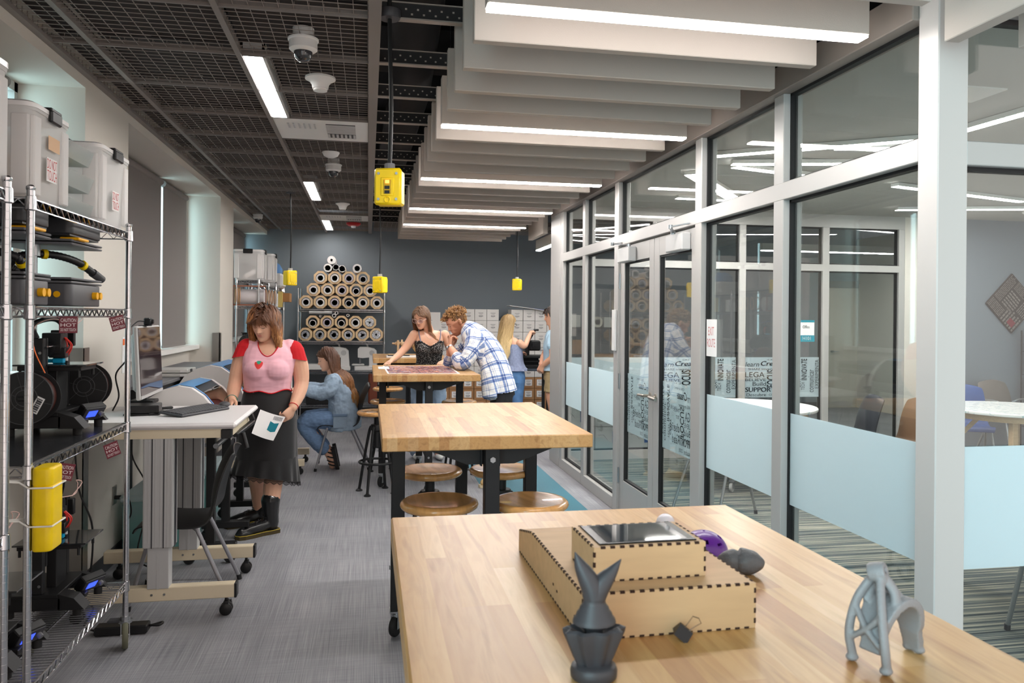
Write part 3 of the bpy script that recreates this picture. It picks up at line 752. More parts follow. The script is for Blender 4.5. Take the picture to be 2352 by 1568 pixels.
# office door on the back wall
root = thing('door_3', 'beige office door with grey frame on the back wall', 'door', (8.45, YB-.03, 0), kind='structure')
m = MB(); m.box(7.9, 8.0, YB-.06, YB+.0, 0, 2.25); m.box(8.98, 9.08, YB-.06, YB, 0, 2.25); m.box(7.9, 9.08, YB-.06, YB, 2.13, 2.25); obj('frame', m, mat('taupe_frame', (118,112,108), .5), root)
m = MB(); m.box(8.0, 8.98, YB-.03, YB, 0, 2.13); obj('leaf', m, mat('beige_door', (196,188,176), .5), root)
m = MB(); m.cyl((8.09, YB-.03, 1.0), (8.09, YB-.09, 1.0), .02); m.bar((8.09, YB-.09, 1.0), (8.2, YB-.09, 1.0), .018, .018); obj('lever_handle', m, M_STEEL, root)
m = MB(); m.box(8.6, 9.6, YB-.35, YB, 0, 3.0); struct('wall_office', m, M_WALL, 'beige wall beside the office door') if False else None

# linear ceiling lights of the glass room
RL = [((2.63, 5.98), (3.95, 7.58)), ((2.5, 5.28), (3.62, 4.48)), ((2.75, 5.52), (4.15, 5.17)), ((2.82, 5.62), (4.15, 6.0)), ((3.2, 4.86), (3.80, 4.70)), ((4.6, 6.1), (6.4, 6.6)), ((3.0, 7.2), (4.3, 7.25)), ((3.66, 4.35), (3.73, 3.4)), ((5.6, 7.4), (7.3, 6.9))]
RLL = ['linear ceiling light in the glass room, over the double doors', 'linear ceiling light in the glass room, steepest through the pane by the pillar', 'linear ceiling light in the glass room, running level across its middle', 'linear ceiling light in the glass room, sloping down toward the pillar', 'short linear ceiling light in the glass room, crossing the steepest one', 'long linear ceiling light in the glass room, above the far round table', 'linear ceiling light in the glass room, parallel with the far glass partition', 'linear ceiling light in the glass room, right of the pillar', 'linear ceiling light in the glass room, before the slate end wall']
for (a, b), lab in zip(RL, RLL):
    p = V((a[0], a[1], 2.762)); q = V((b[0], b[1], 2.762))
    root = thing('linear_light', lab, 'light', (p+q)/2, group='linear lights in the glass room')
    w_ = .15 if a == (2.63, 5.98) else .085; m = MB(); m.bar(p, q, w_, .03); obj('housing', m, M_WHITE, root)
    m = MB(); m.bar(p-V((0,0,.016)), q-V((0,0,.016)), w_-.015, .004); obj('diffuser', m, M_LAMP2, root)
root = thing('linear_light', 'added linear light brightening the corridor before the office door, beyond the far glass partition', 'light', (7.4, 10.3, 2.55))  # added lamp, brightens the dim corridor behind the far glass
m = MB(); m.box(5.6, 8.8, 10.26, 10.34, 2.56, 2.66); obj('housing', m, M_WHITE, root)
m = MB(); m.box(5.61, 8.79, 10.265, 10.335, 2.55, 2.56); obj('diffuser', m, M_LAMP2, root)
m = MB(); m.box(3.05, 3.3, 3.5, 3.75, 2.772, 2.781); root = solo('ceiling_vent', m, M_WHITE, 'square white vent in the smooth ceiling of the glass room', 'vent')
m = MB(); m.ell((7.3, 7.2, 2.745), (.3, .12, .04)); solo('projector_mount', m, M_WHITE, 'white flat unit under the glass room ceiling before the slate wall', 'mount')

# round tables and chairs
M_RT = nodes('scribbled_tabletop')
def _rt():
    m, N, L, out = M_RT
    b = N.new('ShaderNodeBsdfPrincipled'); L.new(b.outputs[0], out.inputs[0])
    tc = N.new('ShaderNodeTexCoord'); n = N.new('ShaderNodeTexNoise'); n.inputs['Scale'].default_value = 14; n.inputs['Detail'].default_value = 6; n.inputs['Distortion'].default_value = 1.5
    L.new(tc.outputs['Object'], n.inputs[0])
    r = ramp(N, [(0,(236,236,234)), (.56,(236,236,234)), (.57,(90,168,178)), (.60,(236,236,234)), (.64,(236,236,234)), (.65,(130,118,112)), (.67,(238,238,236))]); L.new(n.outputs['Fac'], r.inputs[0])
    L.new(r.outputs[0], b.inputs['Base Color']); b.inputs['Roughness'].default_value = .25
    return m
M_RT = _rt()
M_TW = mat('light_oak', (190,160,124), .5, var=.08, vs=5, stretch=(2,12,12))
def caster(mb_bracket, mb_wheel, x, y, z0, r=.045, ang=0.0):
    c, s = cos(ang), sin(ang)
    ax = V((-s, c, 0)); fw = V((c, s, 0)); o = V((x, y, 0)); wc = o + fw*(.3*r) + V((0,0,r))
    mb_bracket.cyl((x, y, z0-.02), (x, y, z0), .022); mb_bracket.lathe([(.03, 0), (.03, .012)], (x, y, z0-.03), n=16)
    for sg in (-1, 1):
        a = wc + ax*(sg*.016); b2 = V((x, y, z0-.028)) + ax*(sg*.016)
        mb_bracket.prism([(-.026, 0), (.026, 0), (.3*r+.014, -(z0-.028-r)-.012), (.3*r-.014, -(z0-.028-r)-.012)], fw, (0,0,1), ax*(.003*sg), b2)
    mb_bracket.cyl(wc-ax*.02, wc+ax*.02, .006, n=8)
    mb_wheel.lathe([(r*.55, -.0125), (r*.93, -.0125), (r, -.007), (r, .007), (r*.93, .0125), (r*.55, .0125)], wc, ax, 28)
    mb_wheel.lathe([(0, -.011), (r*.6, -.009), (r*.6, .009), (0, .011)], wc, ax, 20)
def round_table(x, y, r, lab, h=.74):
    root = thing('round_table', lab, 'table', (x, y, 0), group='round tables in the glass room')
    m = MB(); m.lathe([(0, h-.03), (r-.006, h-.03), (r, h-.022), (r, h-.006), (r-.006, h), (0, h)], (x, y, 0), n=56); obj('tabletop', m, M_RT, root)
    m = MB(); m.lathe([(r*.8, h-.09), (r*.86, h-.09), (r*.86, h-.03), (r*.8, h-.03)], (x, y, 0), n=40); obj('apron', m, M_TW, root)
    for k in range(4):
        a = pi/4+k*pi/2; p = V((x+cos(a)*r*.72, y+sin(a)*r*.72, 0))
        m = MB(); m.bar(p+V((0,0,.12)), p+V((0,0,h-.05)), .055, .055, .004); m.bar(p+V((0,0,h-.3)), V((x+cos(a)*r*.4, y+sin(a)*r*.4, h-.06)), .04, .04); lg = obj('leg', m, M_TW, root)
        mb, mw = MB(), MB(); caster(mb, mw, p.x, p.y, .12, .042, a); obj('caster_bracket', mb, M_STEEL, lg); obj('caster_wheel', mw, M_LGREY, lg)
    m = MB()
    for k in range(2):
        a = pi/4+k*pi/2; m.bar((x-cos(a)*r*.72, y-sin(a)*r*.72, .2), (x+cos(a)*r*.72, y+sin(a)*r*.72, .2), .03, .04)
    obj('stretcher', m, M_BLACKM, root)
round_table(3.55, 6.75, .62, 'white scribbled round table seen through the exit route pane')
round_table(6.0, 6.25, .62, 'white scribbled round table seen right of the pillar, farther back')
round_table(3.75, 3.75, .60, 'nearest white round table, low behind the film right of the pillar')

def shell_chair_parts(root, W, seat_mat, leg_mat, arms=False, seat_h=.45):
    """W: 4x4 matrix; local chair faces +Y, origin on the floor under the seat centre"""
    prof = [(.22, seat_h-.035), (.20, seat_h-.005), (.14, seat_h+.008), (.04, seat_h-.006), (-.08, seat_h-.012), (-.15, seat_h+.002), (-.19, seat_h+.05), (-.205, seat_h+.12), (-.222, seat_h+.20), (-.25, seat_h+.29), (-.285, seat_h+.37), (-.30, seat_h+.385)]
    wid = [.19, .205, .215, .22, .225, .222, .215, .205, .205, .20, .185, .155]
    curv = [0, 0, .004, .012, .016, .02, .03, .04, .045, .045, .04, .035]
    rows = []
    pts = spline([(0, a, b) for a, b in prof], 3); ws = spline([(w, c, 0) for w, c in zip(wid, curv)], 3)
    def surf(off):
        rr_ = []
        for i, p in enumerate(pts):
            t = (pts[min(i+1, len(pts)-1)]-pts[max(i-1, 0)]).normalized(); nrm = V((0, -t.z, t.y))*(-1 if False else 1)
            nrm = V((1,0,0)).cross(t)
            row = []
            for k in range(-6, 7):
                u = k/6; w = ws[i].x; c = ws[i].y
                row.append(V((u*w, 0, 0)) + p + nrm*(-(1-u*u)*c*1.0 + off))
            rr_.append(row)
        return rr_
    A = surf(.004); B = surf(-.004)
    m = MB(); m.M = W
    m.grid(A); m.grid([list(reversed(r)) for r in B])
    n = len(A)
    edge = [A[i][0] for i in range(n)] + [A[-1][k] for k in range(1, 13)] + [A[i][-1] for i in range(n-2, -1, -1)] + [A[0][k] for k in range(11, 0, -1)]
    edgeB = [B[i][0] for i in range(n)] + [B[-1][k] for k in range(1, 13)] + [B[i][-1] for i in range(n-2, -1, -1)] + [B[0][k] for k in range(11, 0, -1)]
    m.grid([edge, edgeB], closed=True)
    obj('seat_shell', m, seat_mat, root, angle=60)
    for sx in (-1, 1):
        for (y0, y1) in ((.12, .235), (-.10, -.29)):
            m = MB(); m.M = W
            m.tube(spline([(sx*.10, y0*.6, seat_h-.03), (sx*.165, y0, seat_h-.032), (sx*.185, y0+(y1-y0)*.12, seat_h-.06), (sx*.215, y1, .012)], 5), .0115, 10)
            lg = obj('leg', m, leg_mat, root)
            m = MB(); m.M = W; p = V((sx*.215, y1, 0)); m.cyl(p, p+V((0, -(y1-y0)*.03, .03)), .0145, n=12); obj('foot_cap', m, M_BLACK, lg)
    if arms:
        for sx in (-1, 1):
            m = MB(); m.M = W; m.tube(spline([(sx*.20, .18, seat_h-.03), (sx*.26, .17, seat_h+.05), (sx*.265, .12, seat_h+.19), (sx*.26, -.12, seat_h+.2), (sx*.2, -.2, seat_h+.16)], 5), .011, 8); obj('armrest', m, leg_mat, root)
def shell_chair(x, y, rz, lab, seat_mat=None, group=None, arms=False, s=1.0, name='shell_chair'):
    root = thing(name, lab, 'chair', (x, y, 0), rz, group)
    W = Matrix.Translation((x, y, 0)) @ Matrix.Rotation(rz, 4, 'Z') @ Matrix.Scale(s, 4)
    shell_chair_parts(root, W, seat_mat or M_BLACK, M_STEEL if seat_mat else mat('grey_leg_paint', (150,150,156), .35, .4), arms)
    return root
M_CHG = mat('taupe_chair_plastic', (104,98,94), .5); M_CHB = mat('blue_chair_plastic', (46,74,128), .5); M_CHD = mat('charcoal_chair_plastic', (44,46,52), .45); M_CHW = mat('brown_chair_plastic', (112,86,66), .5)
shell_chair(7.25, 7.6, radians(180), 'taupe armchair against the slate wall under the diamond wall art', M_CHG, arms=True)
shell_chair(7.95, 7.6, radians(180), 'taupe armchair beside the brochure rack', M_CHG, arms=True)
shell_chair(6.25, 7.1, radians(150), 'blue shell chair at the far round table', M_CHB)
shell_chair(4.35, 6.45, radians(80), 'charcoal shell chair tucked at the table behind the exit route pane', M_CHD)
shell_chair(4.64, 6.05, radians(100), 'brown backed shell chair close behind the pillar', M_CHW)
shell_chair(2.75, 5.75, radians(-60), 'charcoal shell chair seen through the double doors', M_CHD)
shell_chair(3.3, 3.05, radians(-20), 'charcoal shell chair at the nearest round table', M_CHD)
# diamond word art
root = thing('wall_art', 'diamond shaped dark word art panel hung on the slate wall', 'wall art', (7.70, YF-.02, 1.77))
Wd = Matrix.Translation((7.70, YF-.02, 1.775)) @ Matrix.Rotation(radians(45), 4, 'Y')
m = MB(); m.M = Wd; m.box(-.26, .26, -.012, .012, -.26, .26, .006); obj('panel', m, mat('dark_slat_wood', (44,38,36), .6), root)
m = MB(); m.M = Wd; rnd = random.Random(5)
for bx, bz, bw, bh, vert in ((-.25,-.25,.24,.12,0), (-.25,-.11,.11,.36,1), (.0,-.25,.25,.2,1), (-.12,-.1,.2,.22,0), (.1,-.03,.15,.28,1), (-.12,.14,.2,.11,0)):
    n = 6
    for k in range(n):
        a = .012; t = (bh if not vert else bw)/n
        pos = 0
        while pos < (bw if not vert else bh)-.03:
            ln = rnd.uniform(.02, .06)
            if not vert: m.box(bx+pos, min(bx+pos+ln, bx+bw-.006), -.0145, -.012, bz+k*t+.004, bz+k*t+t*.62)
            else: m.box(bx+k*t+.004, bx+k*t+t*.62, -.0145, -.012, bz+pos, min(bz+pos+ln, bz+bh-.006))
            pos += ln+.008
obj('lettering_strips', m, mat('pale_strip', (120,112,108), .6), root)
m = MB(); m.M = Wd; m.box(.1, .2, -.0155, -.0125, -.22, -.14); obj('red_patch', m, mat('maroon_patch', (120,30,44), .6), root)
# brochure rack
root = thing('brochure_rack', 'black wire brochure rack by the slate wall at the right edge', 'brochure rack', (8.05, 7.9, 0))
m = MB()
for x in (7.72, 8.35): m.cyl((x, 7.95, 0), (x, 7.95, 1.45), .008)
for z in (.3, .62, .92, 1.2):
    m.bar((7.72, 7.88, z), (8.35, 7.88, z), .006, .006); m.bar((7.72, 7.88, z+.1), (8.35, 7.88, z+.1), .006, .006)
    for k in range(8): m.bar((7.72+k*.09, 7.88, z), (7.72+k*.09, 7.88, z+.1), .005, .005)
    m.bar((7.72, 7.95, z), (7.72, 7.88, z), .005, .005); m.bar((8.35, 7.95, z), (8.35, 7.88, z), .005, .005)
for x in (7.72, 8.35): m.bar((x, 7.8, .01), (x, 8.05, .01), .02, .02)
obj('frame', m, M_BLACKM, root)
bc = [(70,150,200), (225,225,222), (40,130,170), (214,120,50), (90,150,60), (60,60,80)]
bn = ['blue brochure', 'white brochure', 'teal brochure', 'orange brochure', 'green brochure', 'navy brochure']
rw = ['bottom', 'lower middle', 'upper middle', 'top']
k = 0
for zi, z in enumerate((.31, .63, .93, 1.21)):
    for j in range(3):
        x = 7.74+j*.21; c = (3, 1, 0, 4, 5, 2, 0, 2, 1, 1, 3, 5)[k]; k += 1
        m = MB(); m.box(x, x+.17, 7.905, 7.925, z, z+.25)
        m.box(x+.02, x+.15, 7.903, 7.905, z+.15, z+.22)
        solo('brochure', m, mat('brochure_%d' % c, bc[c], .5, var=.35, vs=18), '%s in the %s row of the wire rack, %s pocket' % (bn[c], rw[zi], ('left', 'middle', 'right')[j]), 'brochure', 'brochures in the wire rack')
# stacked white cartons and shelf beyond the far glass
for i, (x, y, z) in enumerate(((2.45, 9.0, 0), (2.85, 9.0, 0), (3.25, 9.0, 0), (2.45, 9.0, .26), (2.85, 9.0, .26), (3.25, 9.0, .26), (2.5, 9.0, .52), (2.9, 9.0, .52))):
    root = thing('paper_carton', 'white paper carton, %s layer, %s in the stack beyond the far glass' % (('bottom', 'middle', 'top')[int(z/.26+.1)], ('left', 'centre', 'right')[min(2, int((x-2.4)/.4))]), 'carton', (x, y, z), group='white paper cartons beyond the glass')
    m = MB(); m.box(x-.18, x+.18, y-.2, y+.2, z+.001, z+.255, .004); obj('carton', m, M_PAPER, root)
    m = MB(); m.box(x+.03, x+.13, y-.2015, y-.2, z+.06, z+.2); obj('blue_label', m, mat('carton_blue', (80,120,190), .6), root)
    m = MB(); m.tube([(x-.15, y-.201, z+.16), (x-.08, y-.201, z+.16), (x-.03, y-.201, z+.1)], .002, 5); obj('line_mark', m, M_GREY, root)
# ================================================================== workbenches and stools
def workbench(x0, x1, y0, y1, lab, h=1.05, yl=None):
    cx, cy = (x0+x1)/2, (y0+y1)/2
    root = thing('workbench', lab, 'workbench', (cx, cy, 0), group='butcher block workbenches')
    m = MB(); m.box(x0, x1, y0, y1, h-.058, h, .004); obj('tabletop', m, M_BUTCH, root)
    ym = cy if yl is None else yl
    for (lx, ly, out) in ((x0+.09, ym, (1, 0)), (x1-.09, ym+.3, (-1, 0)), (cx+.02, y0+.085, (0, 1)), (cx+.02, y1-.085, (0, -1))):
        m = MB(); m.box(lx-.032, lx+.032, ly-.032, ly+.032, .125, h-.06, .003); lg = obj('leg', m, M_BLACKM, root)
        mb, mw = MB(), MB(); caster(mb, mw, lx, ly, .125, .05, radians(rng.choice((-100, -80, -120)))); mb.box(lx-.036, lx+.036, ly-.036, ly+.036, .118, .126)
        obj('caster_bracket', mb, M_STEEL, lg); obj('caster_wheel', mw, M_RUB, lg)
        m = MB(); ox, oy = -out[0], -out[1]
        m.cyl((lx+ox*.03, ly+oy*.03, h-.11), (lx+ox*.042, ly+oy*.042, h-.11), .013, n=6); m.cyl((lx+ox*.03, ly+oy*.03, .33), (lx+ox*.04, ly+oy*.04, .33), .010, n=6); obj('bolt', m, M_STEEL, lg)
    m = MB(); z = h-.058
    for ay, p0, p1 in ((0, (cx+.02, y0+.11), (cx+.02, y1-.11)),):
        m.bar((p0[0]-.04, p0[1], z-.045), (p1[0]-.04, p1[1], z-.045), .006, .09); m.bar((p0[0]+.04, p0[1], z-.045), (p1[0]+.04, p1[1], z-.045), .006, .09)
    # tapered cross rails seen from the end
    for yy in (y0+.13, y1-.13):
        m.prism([(-.30, 0), (.36, 0), (.13, -.085), (-.08, -.085)], (1,0,0), (0,0,1), (0,.012,0), (cx, yy, z))
    for xx in (x0+.13, x1-.13):
        m.prism([(-.33, 0), (.33, 0), (.1, -.085), (-.1, -.085)], (0,1,0), (0,0,1), (.012,0,0), (xx, ym, z))
    m.bar((x0+.1, ym, z-.045), (x1-.1, ym+.3, z-.045), .04, .06)
    obj('under_frame', m, M_BLACKM, root)
    m = MB(); m.bar((x0+.09, ym, .32), (cx, cy, .32), .035, .05); m.bar((x1-.09, ym+.3, .32), (cx, cy, .32), .035, .05); m.bar((cx+.02, y0+.085, .32), (cx+.02, y1-.085, .32), .035, .05); obj('stretcher', m, M_BLACKM, root)
    return root
rng = random.Random(11)
workbench(.06, .955, .70, 1.935, 'nearest butcher block workbench, holding the wooden box and printed models')
workbench(.06, .96, 3.20, 4.45, 'second butcher block workbench, bare topped, with four stools under it', yl=3.78)
workbench(.045, .965, 6.62, 8.02, 'third butcher block workbench, with a colourful poster and two people leaning on it', yl=7.1)
workbench(.062, .97, 9.28, 10.45, 'farthest butcher block workbench, holding a wooden spinning machine')
sp = None
def stool(x, y, lab, h=.72, rz=0.):
    global sp
    if sp is None:
        root = thing('stool', lab, 'stool', (x, y, 0), group='round wooden stools')
        m = MB(); R = .178; m.lathe([(0, h-.038), (R-.014, h-.038), (R-.004, h-.03), (R, h-.019), (R-.004, h-.008), (R-.016, h), (R-.03, h-.0015), (0, h-.004)], (x, y, 0), n=56); obj('seat', m, M_STOOL, root)
        m = MB(); m.lathe([(0, h-.04), (.08, h-.04), (.08, h-.046), (.03, h-.06), (.026, h-.06), (.026, h-.32), (0, h-.32)], (x, y, 0), n=24)
        m.lathe([(.05, h-.12), (.055, h-.13), (.055, h-.17), (.04, h-.18)], (x, y, 0), n=24); obj('post', m, M_BLACKM, root)
        m = MB()
        for k in range(4):
            a = pi/4+k*pi/2; m.cyl((x+cos(a)*.04, y+sin(a)*.04, h-.042), (x+cos(a)*.05, y+sin(a)*.05, h-.055), .007, n=8)
        obj('bolt', m, M_STEEL, root)
        for k in range(4):
            a = pi/4+k*pi/2; c, s = cos(a), sin(a)
            m = MB(); m.tube(spline([(x+c*.04, y+s*.04, h-.15), (x+c*.07, y+s*.07, h-.17), (x+c*.13, y+s*.13, .25), (x+c*.17, y+s*.17, .012)], 5), .0125, 10); lg = obj('leg', m, M_BLACKM, root)
            m = MB(); m.lathe([(.0, 0), (.03, 0), (.03, .008), (.014, .02), (0, .02)], (x+c*.17, y+s*.17, 0), n=18); obj('foot_pad', m, M_BLACK, lg)
        m = MB(); m.ring((x, y, .27), .15, .011, n=40, m=8); obj('foot_ring', m, M_BLACKM, root)
        sp = root; return root
    return dup(sp, (x, y, 0), rz, lab)
stool(.325, 3.49, 'stool in front under the second workbench, on its open aisle side')
stool(.735, 3.44, 'stool in front under the second workbench, on the teal floor side', rz=.4)
stool(.34, 4.22, 'stool behind the front aisle-side stool under the second workbench', rz=.2)
stool(.735, 4.20, 'stool behind the front teal-side stool under the second workbench, with a shoe beside it', rz=.7)
stool(.085, 6.88, 'stool sticking out into the aisle from the third workbench', rz=.3)
stool(.20, 7.75, 'stool behind the one sticking out, at the third workbench', rz=.5)
stool(.90, 7.62, 'stool under the third workbench below the poster corner', rz=.1)
stool(.235, 9.12, 'stool at the farthest workbench, behind the standing woman in glasses', rz=.6, h=.72)

# ================================================================== things on the nearest workbench
H1 = 1.05
def finger_box(root, x0, x1, y0, y1, z0, z1, slope=None, name='body', Rm=None):
    """laser-cut plywood box: plywood panels + charred finger joints"""
    m = MB(); m.M = Rm
    if slope is None: m.box(x0, x1, y0, y1, z0, z1)
    else:
        yb, zb = slope
        m.prism([(y0, z0), (y1, z0), (y1, zb), (yb, zb), (yb*1.0, zb), (y0, z1)] if False else [(y0, z0), (y1, z0), (y1, zb), (yb, z1), (y0, z1)], (0,1,0), (0,0,1), (x1-x0, 0, 0), (x0, 0, 0))
    b = obj(name, m, M_PLY, root)
    m = MB(); m.M = Rm; e = .0008; t = .003; L = .0080; st = .0163
    def run(p, q, wn, tn):
        p = V(p); q = V(q); d = (q-p); n = int(d.length/st)
        if n < 1: return
        d /= d.length; s0 = ((q-p).length-(n-1)*st-L)/2
        for k in range(n):
            a = p + d*(s0+k*st); c = a + d*(L/2) + V(tn)*(t/2)
            ax = (d, V(tn), V(wn)); m.obox(c, ax, (L/2, t/2, e))
    # front face (y0): top & bottom, verticals
    run((x0, y0, z1), (x1, y0, z1), (0,-1,0), (0,0,-1)); run((x0, y0, z0), (x1, y0, z0), (0,-1,0), (0,0,1))
    run((x0, y0, z0), (x0, y0, z1), (0,-1,0), (1,0,0)); run((x1, y0, z0), (x1, y0, z1), (0,-1,0), (-1,0,0))
    for xx, sx in ((x0, -1), (x1, 1)):
        run((xx, y0, z0), (xx, y0, z1), (sx,0,0), (0,1,0)); run((xx, y0, z0), (xx, y1, z0), (sx,0,0), (0,0,1))
        if slope is None: run((xx, y0, z1), (xx, y1, z1), (sx,0,0), (0,0,-1)); run((xx, y0, z1), (xx, y1, z1), (0,0,1), (-sx,0,0))
        else:
            yb, zb = slope
            run((xx, y0, z1), (xx, yb, z1), (sx,0,0), (0,0,-1)); run((xx, y0, z1), (xx, yb, z1), (0,0,1), (-sx,0,0))
            nn = V((0, z1-zb, y1-yb)).normalized()
            run((xx, yb, z1), (xx, y1, zb), (sx,0,0), -nn); run((xx, yb, z1), (xx, y1, zb), nn, (-sx,0,0))
    run((x0, y0, z1), (x1, y0, z1), (0,0,1), (0,1,0)); 
    if slope is None: run((x0, y1, z1), (x1, y1, z1), (0,0,1), (0,-1,0))
    obj('finger_joint', m, M_CHAR, b)
    return b
root = thing('wooden_display_case', 'laser cut plywood case with a stepped tablet box on top', 'display case', (.475, 1.3, H1))
RB = Matrix.Translation((.475, 1.16, 0)) @ Matrix.Rotation(radians(1.0), 4, 'Z') @ Matrix.Translation((-.475, -1.16, 0))
finger_box(root, .330, .622, 1.15, 1.62, H1+.0005, H1+.073, (1.50, H1+.046), 'lower_box', RB)
finger_box(root, .362, .556, 1.196, 1.325, H1+.0735, H1+.130, None, 'upper_box', RB)
m = MB(); m.M = RB; m.box(.374, .545, 1.205, 1.316, H1+.130, H1+.1325, .001); tb = obj('tablet', m, mat('tablet_bezel', (24,25,28), .25), root)
m = MB(); m.M = RB; m.box(.389, .530, 1.211, 1.310, H1+.1325, H1+.133); obj('screen', m, mat('tablet_glass', (70,74,80), .04, spec=.9, coat=1.0), tb)
m = MB(); m.M = RB
for (y, z) in ((1.30, .022), (1.325, .026), (1.19, .02)): m.box(.3292, .330, y, y+.006, H1+z, H1+z+.004)
obj('slot_mark', m, M_CHAR, root)
# binder clip
root = thing('binder_clip', 'small black binder clip leaning on the front of the plywood case', 'clip', (.487, 1.125, H1))
Wc = Matrix.Translation((.487, 1.128, H1+.012)) @ Matrix.Rotation(radians(-18), 4, 'Z') @ Matrix.Rotation(radians(38), 4, 'Y')
m = MB(); m.M = Wc; m.prism([(-.012, -.009), (.012, -.009), (.003, .009), (-.003, .009)], (0,1,0), (0,0,1), (.024, 0, 0), (-.012, 0, 0)); obj('clamp', m, M_BLACK, root)
m = MB(); m.M = Wc
m.tube([(-.004, -.004, .009), (-.006, -.008, .022), (-.008, -.012, .032), (0, -.014, .036), (.008, -.012, .032), (.006, -.008, .022), (.004, -.004, .009)], .0009, 6)
m.tube([(-.004, .012, -.006), (-.007, .02, -.004), (0, .026, -.003), (.007, .02, -.004), (.004, .012, -.006)], .0009, 6); obj('wire_handle', m, M_CHROME, root)
# bust like printed figurine with two pointed prongs
M_PLA = mat('grey_print_filament', (64,63,67), .4, bump=.12, bs=500, stretch=(.1,.1,2))
root = thing('printed_figurine', 'dark grey 3D printed figurine with two tall pointed prongs in front of the case', 'figurine', (.312, 1.03, H1))
fx, fy = .313, 1.03; S = .97
def lz(m, prof, sq=1.0, tw=0.0, wob=0.0, nw=0, n=48):
    vs = []; fs = []
    for (r, z) in prof:
        for k in range(n):
            a = 2*pi*k/n; rr2 = r*(1+wob*cos(nw*a))
            vs.append((fx+cos(a)*rr2, fy+sin(a)*rr2*sq, H1+z))
    for i in range(len(prof)-1):
        for k in range(n): fs.append((i*n+k, i*n+(k+1) % n, (i+1)*n+(k+1) % n, (i+1)*n+k))
    fs.append(tuple(range(n))); fs.append(tuple((len(prof)-1)*n+k for k in range(n)))
    m.add(vs, fs, True)
m = MB(); lz(m, [(.030,.001),(.0325,.004),(.033,.012),(.031,.018),(.026,.021),(.0,.021)], .9); obj('base', m, M_PLA, root)
m = MB(); lz(m, [(.022,.018),(.028,.03),(.035,.048),(.041,.062),(.042,.068),(.036,.071),(.026,.066),(.016,.06)], .62, 0, .10, 9); obj('collar', m, M_PLA, root)
m = MB(); lz(m, [(.012,.055),(.014,.07),(.018,.074),(.0305,.078)] + [(.0305-.0023*k+(.0012 if k % 2 else 0), .079+.004*k) for k in range(8)] + [(.0165,.112),(.0175,.116),(.0165,.119)], .85); obj('hood', m, M_PLA, root)
m = MB()
for pts, rs in (([(0,0,.112), (-.004,0,.126), (-.012,0,.142), (-.021,0,.158), (-.0285,0,.176)], [.0155,.0152,.013,.0085,.0007]), ([(0,0,.112), (.006,0,.124), (.015,0,.135), (.026,0,.147), (.0385,0,.163)], [.0155,.0150,.0125,.0078,.0007])):
    P = spline(pts, 5); Rr = [v.x for v in spline([(r, 0, 0) for r in rs], 5)]
    m.tube([V((fx+p.x, fy, H1+p.z)) for p in P], Rr, 24, flat=1.0)
obj('prong', m, M_PLA, root)
# dark grey capsule-like print
M_CLAY = mat('dark_grey_resin', (92,90,92), .55, bump=.25, bs=120)
root = thing('printed_seed_pod', 'dark grey lumpy printed pod lying beside the plywood case', 'model', (.735, 1.40, H1))
m = MB(); Rp = Matrix.Rotation(radians(-22), 3, 'Z')
m.ell((.725, 1.405, H1+.024), (.044, .026, .0235), Rp, 36, 24)
for i, p in enumerate(m.v):
    q = V(p); k = mnoise.noise(q*55)*.0025; d = (q-V((.725, 1.405, H1+.024))).normalized(); t = (Rp.inverted() @ (q-V((.725,1.405,H1+.024)))).x
    k -= .004*math.exp(-((t+.006)/.004)**2); k += (.0022 if t > 0 else 0); q += d*k; q.z = max(q.z, H1+.0008); m.v[i] = tuple(q)
obj('pod', m, M_CLAY, root); m = MB(); m.ell((.685, 1.418, H1+.012), (.012, .006, .005), Rp); obj('tip', m, M_CLAY, root)
# purple lattice dome
M_PUR = mat('purple_print', (96,34,140), .35, coat=.2)
m = MB(); c0 = V((.712, 1.545, H1))
R = .052; nu, nv = 40, 14; holes = [(.3,.9),(.55,1.05),(1.1,.8),(1.6,.95),(.2,.45),(.8,.5),(2.2,.7),(2.9,.6),(1.9,.4),(3.6,.7),(4.4,.8),(5.2,.6),(5.8,.9)]
vs = []; fs = []
for s, rr3 in ((0, R), (1, R-.004)):
    for j in range(nv+1):
        ph = .02+1.5*j/nv
        for i in range(nu):
            th = 2*pi*i/nu; vs.append(c0 + V((cos(th)*cos(ph)*rr3, sin(th)*cos(ph)*rr3, sin(ph)*rr3*.9)))
def hol(i, j):
    th = 2*pi*(i+.5)/nu; ph = .02+1.5*(j+.5)/nv
    return any(((th-a)*cos(ph))**2+(ph-b)**2 < .012 for a, b in holes)
off = (nv+1)*nu
for j in range(nv):
    for i in range(nu):
        q = (j*nu+i, j*nu+(i+1) % nu, (j+1)*nu+(i+1) % nu, (j+1)*nu+i)
        if hol(i, j):
            for a, b in ((0,1),(1,2),(2,3),(3,0)): fs.append((q[a], q[b], q[b]+off, q[a]+off))
            continue
        fs.append(q); fs.append(tuple(off+k for k in reversed(q)))
for i in range(nu): fs.append((i, (i+1) % nu, off+(i+1) % nu, off+i)); fs.append((nv*nu+i, nv*nu+(i+1) % nu, off+nv*nu+(i+1) % nu, off+nv*nu+i))
m.add(vs, fs, True); solo('printed_lattice_dome', m, M_PUR, 'glossy purple perforated 3D printed dome behind the plywood case', 'model')
root = thing('frosted_globe', 'small frosted white globe behind the tablet box', 'globe', (.60, 1.73, H1))
m = MB(); m.ell((.712, 1.76, H1+.006), .0225, None, 28, 18); m.v = [(a, b, max(c, H1+.0005)) for a, b, c in m.v]; obj('globe', m, mat('frosted_globe', (222,214,220), .2, coat=.3), root)
m = MB(); m.cyl((.712, 1.76, H1), (.712, 1.76, H1+.006), .015); obj('base', m, M_WPL, root)
root = thing('blue_clip_part', 'small blue plastic part behind the left end of the case', 'plastic part', (.43, 1.66, H1))
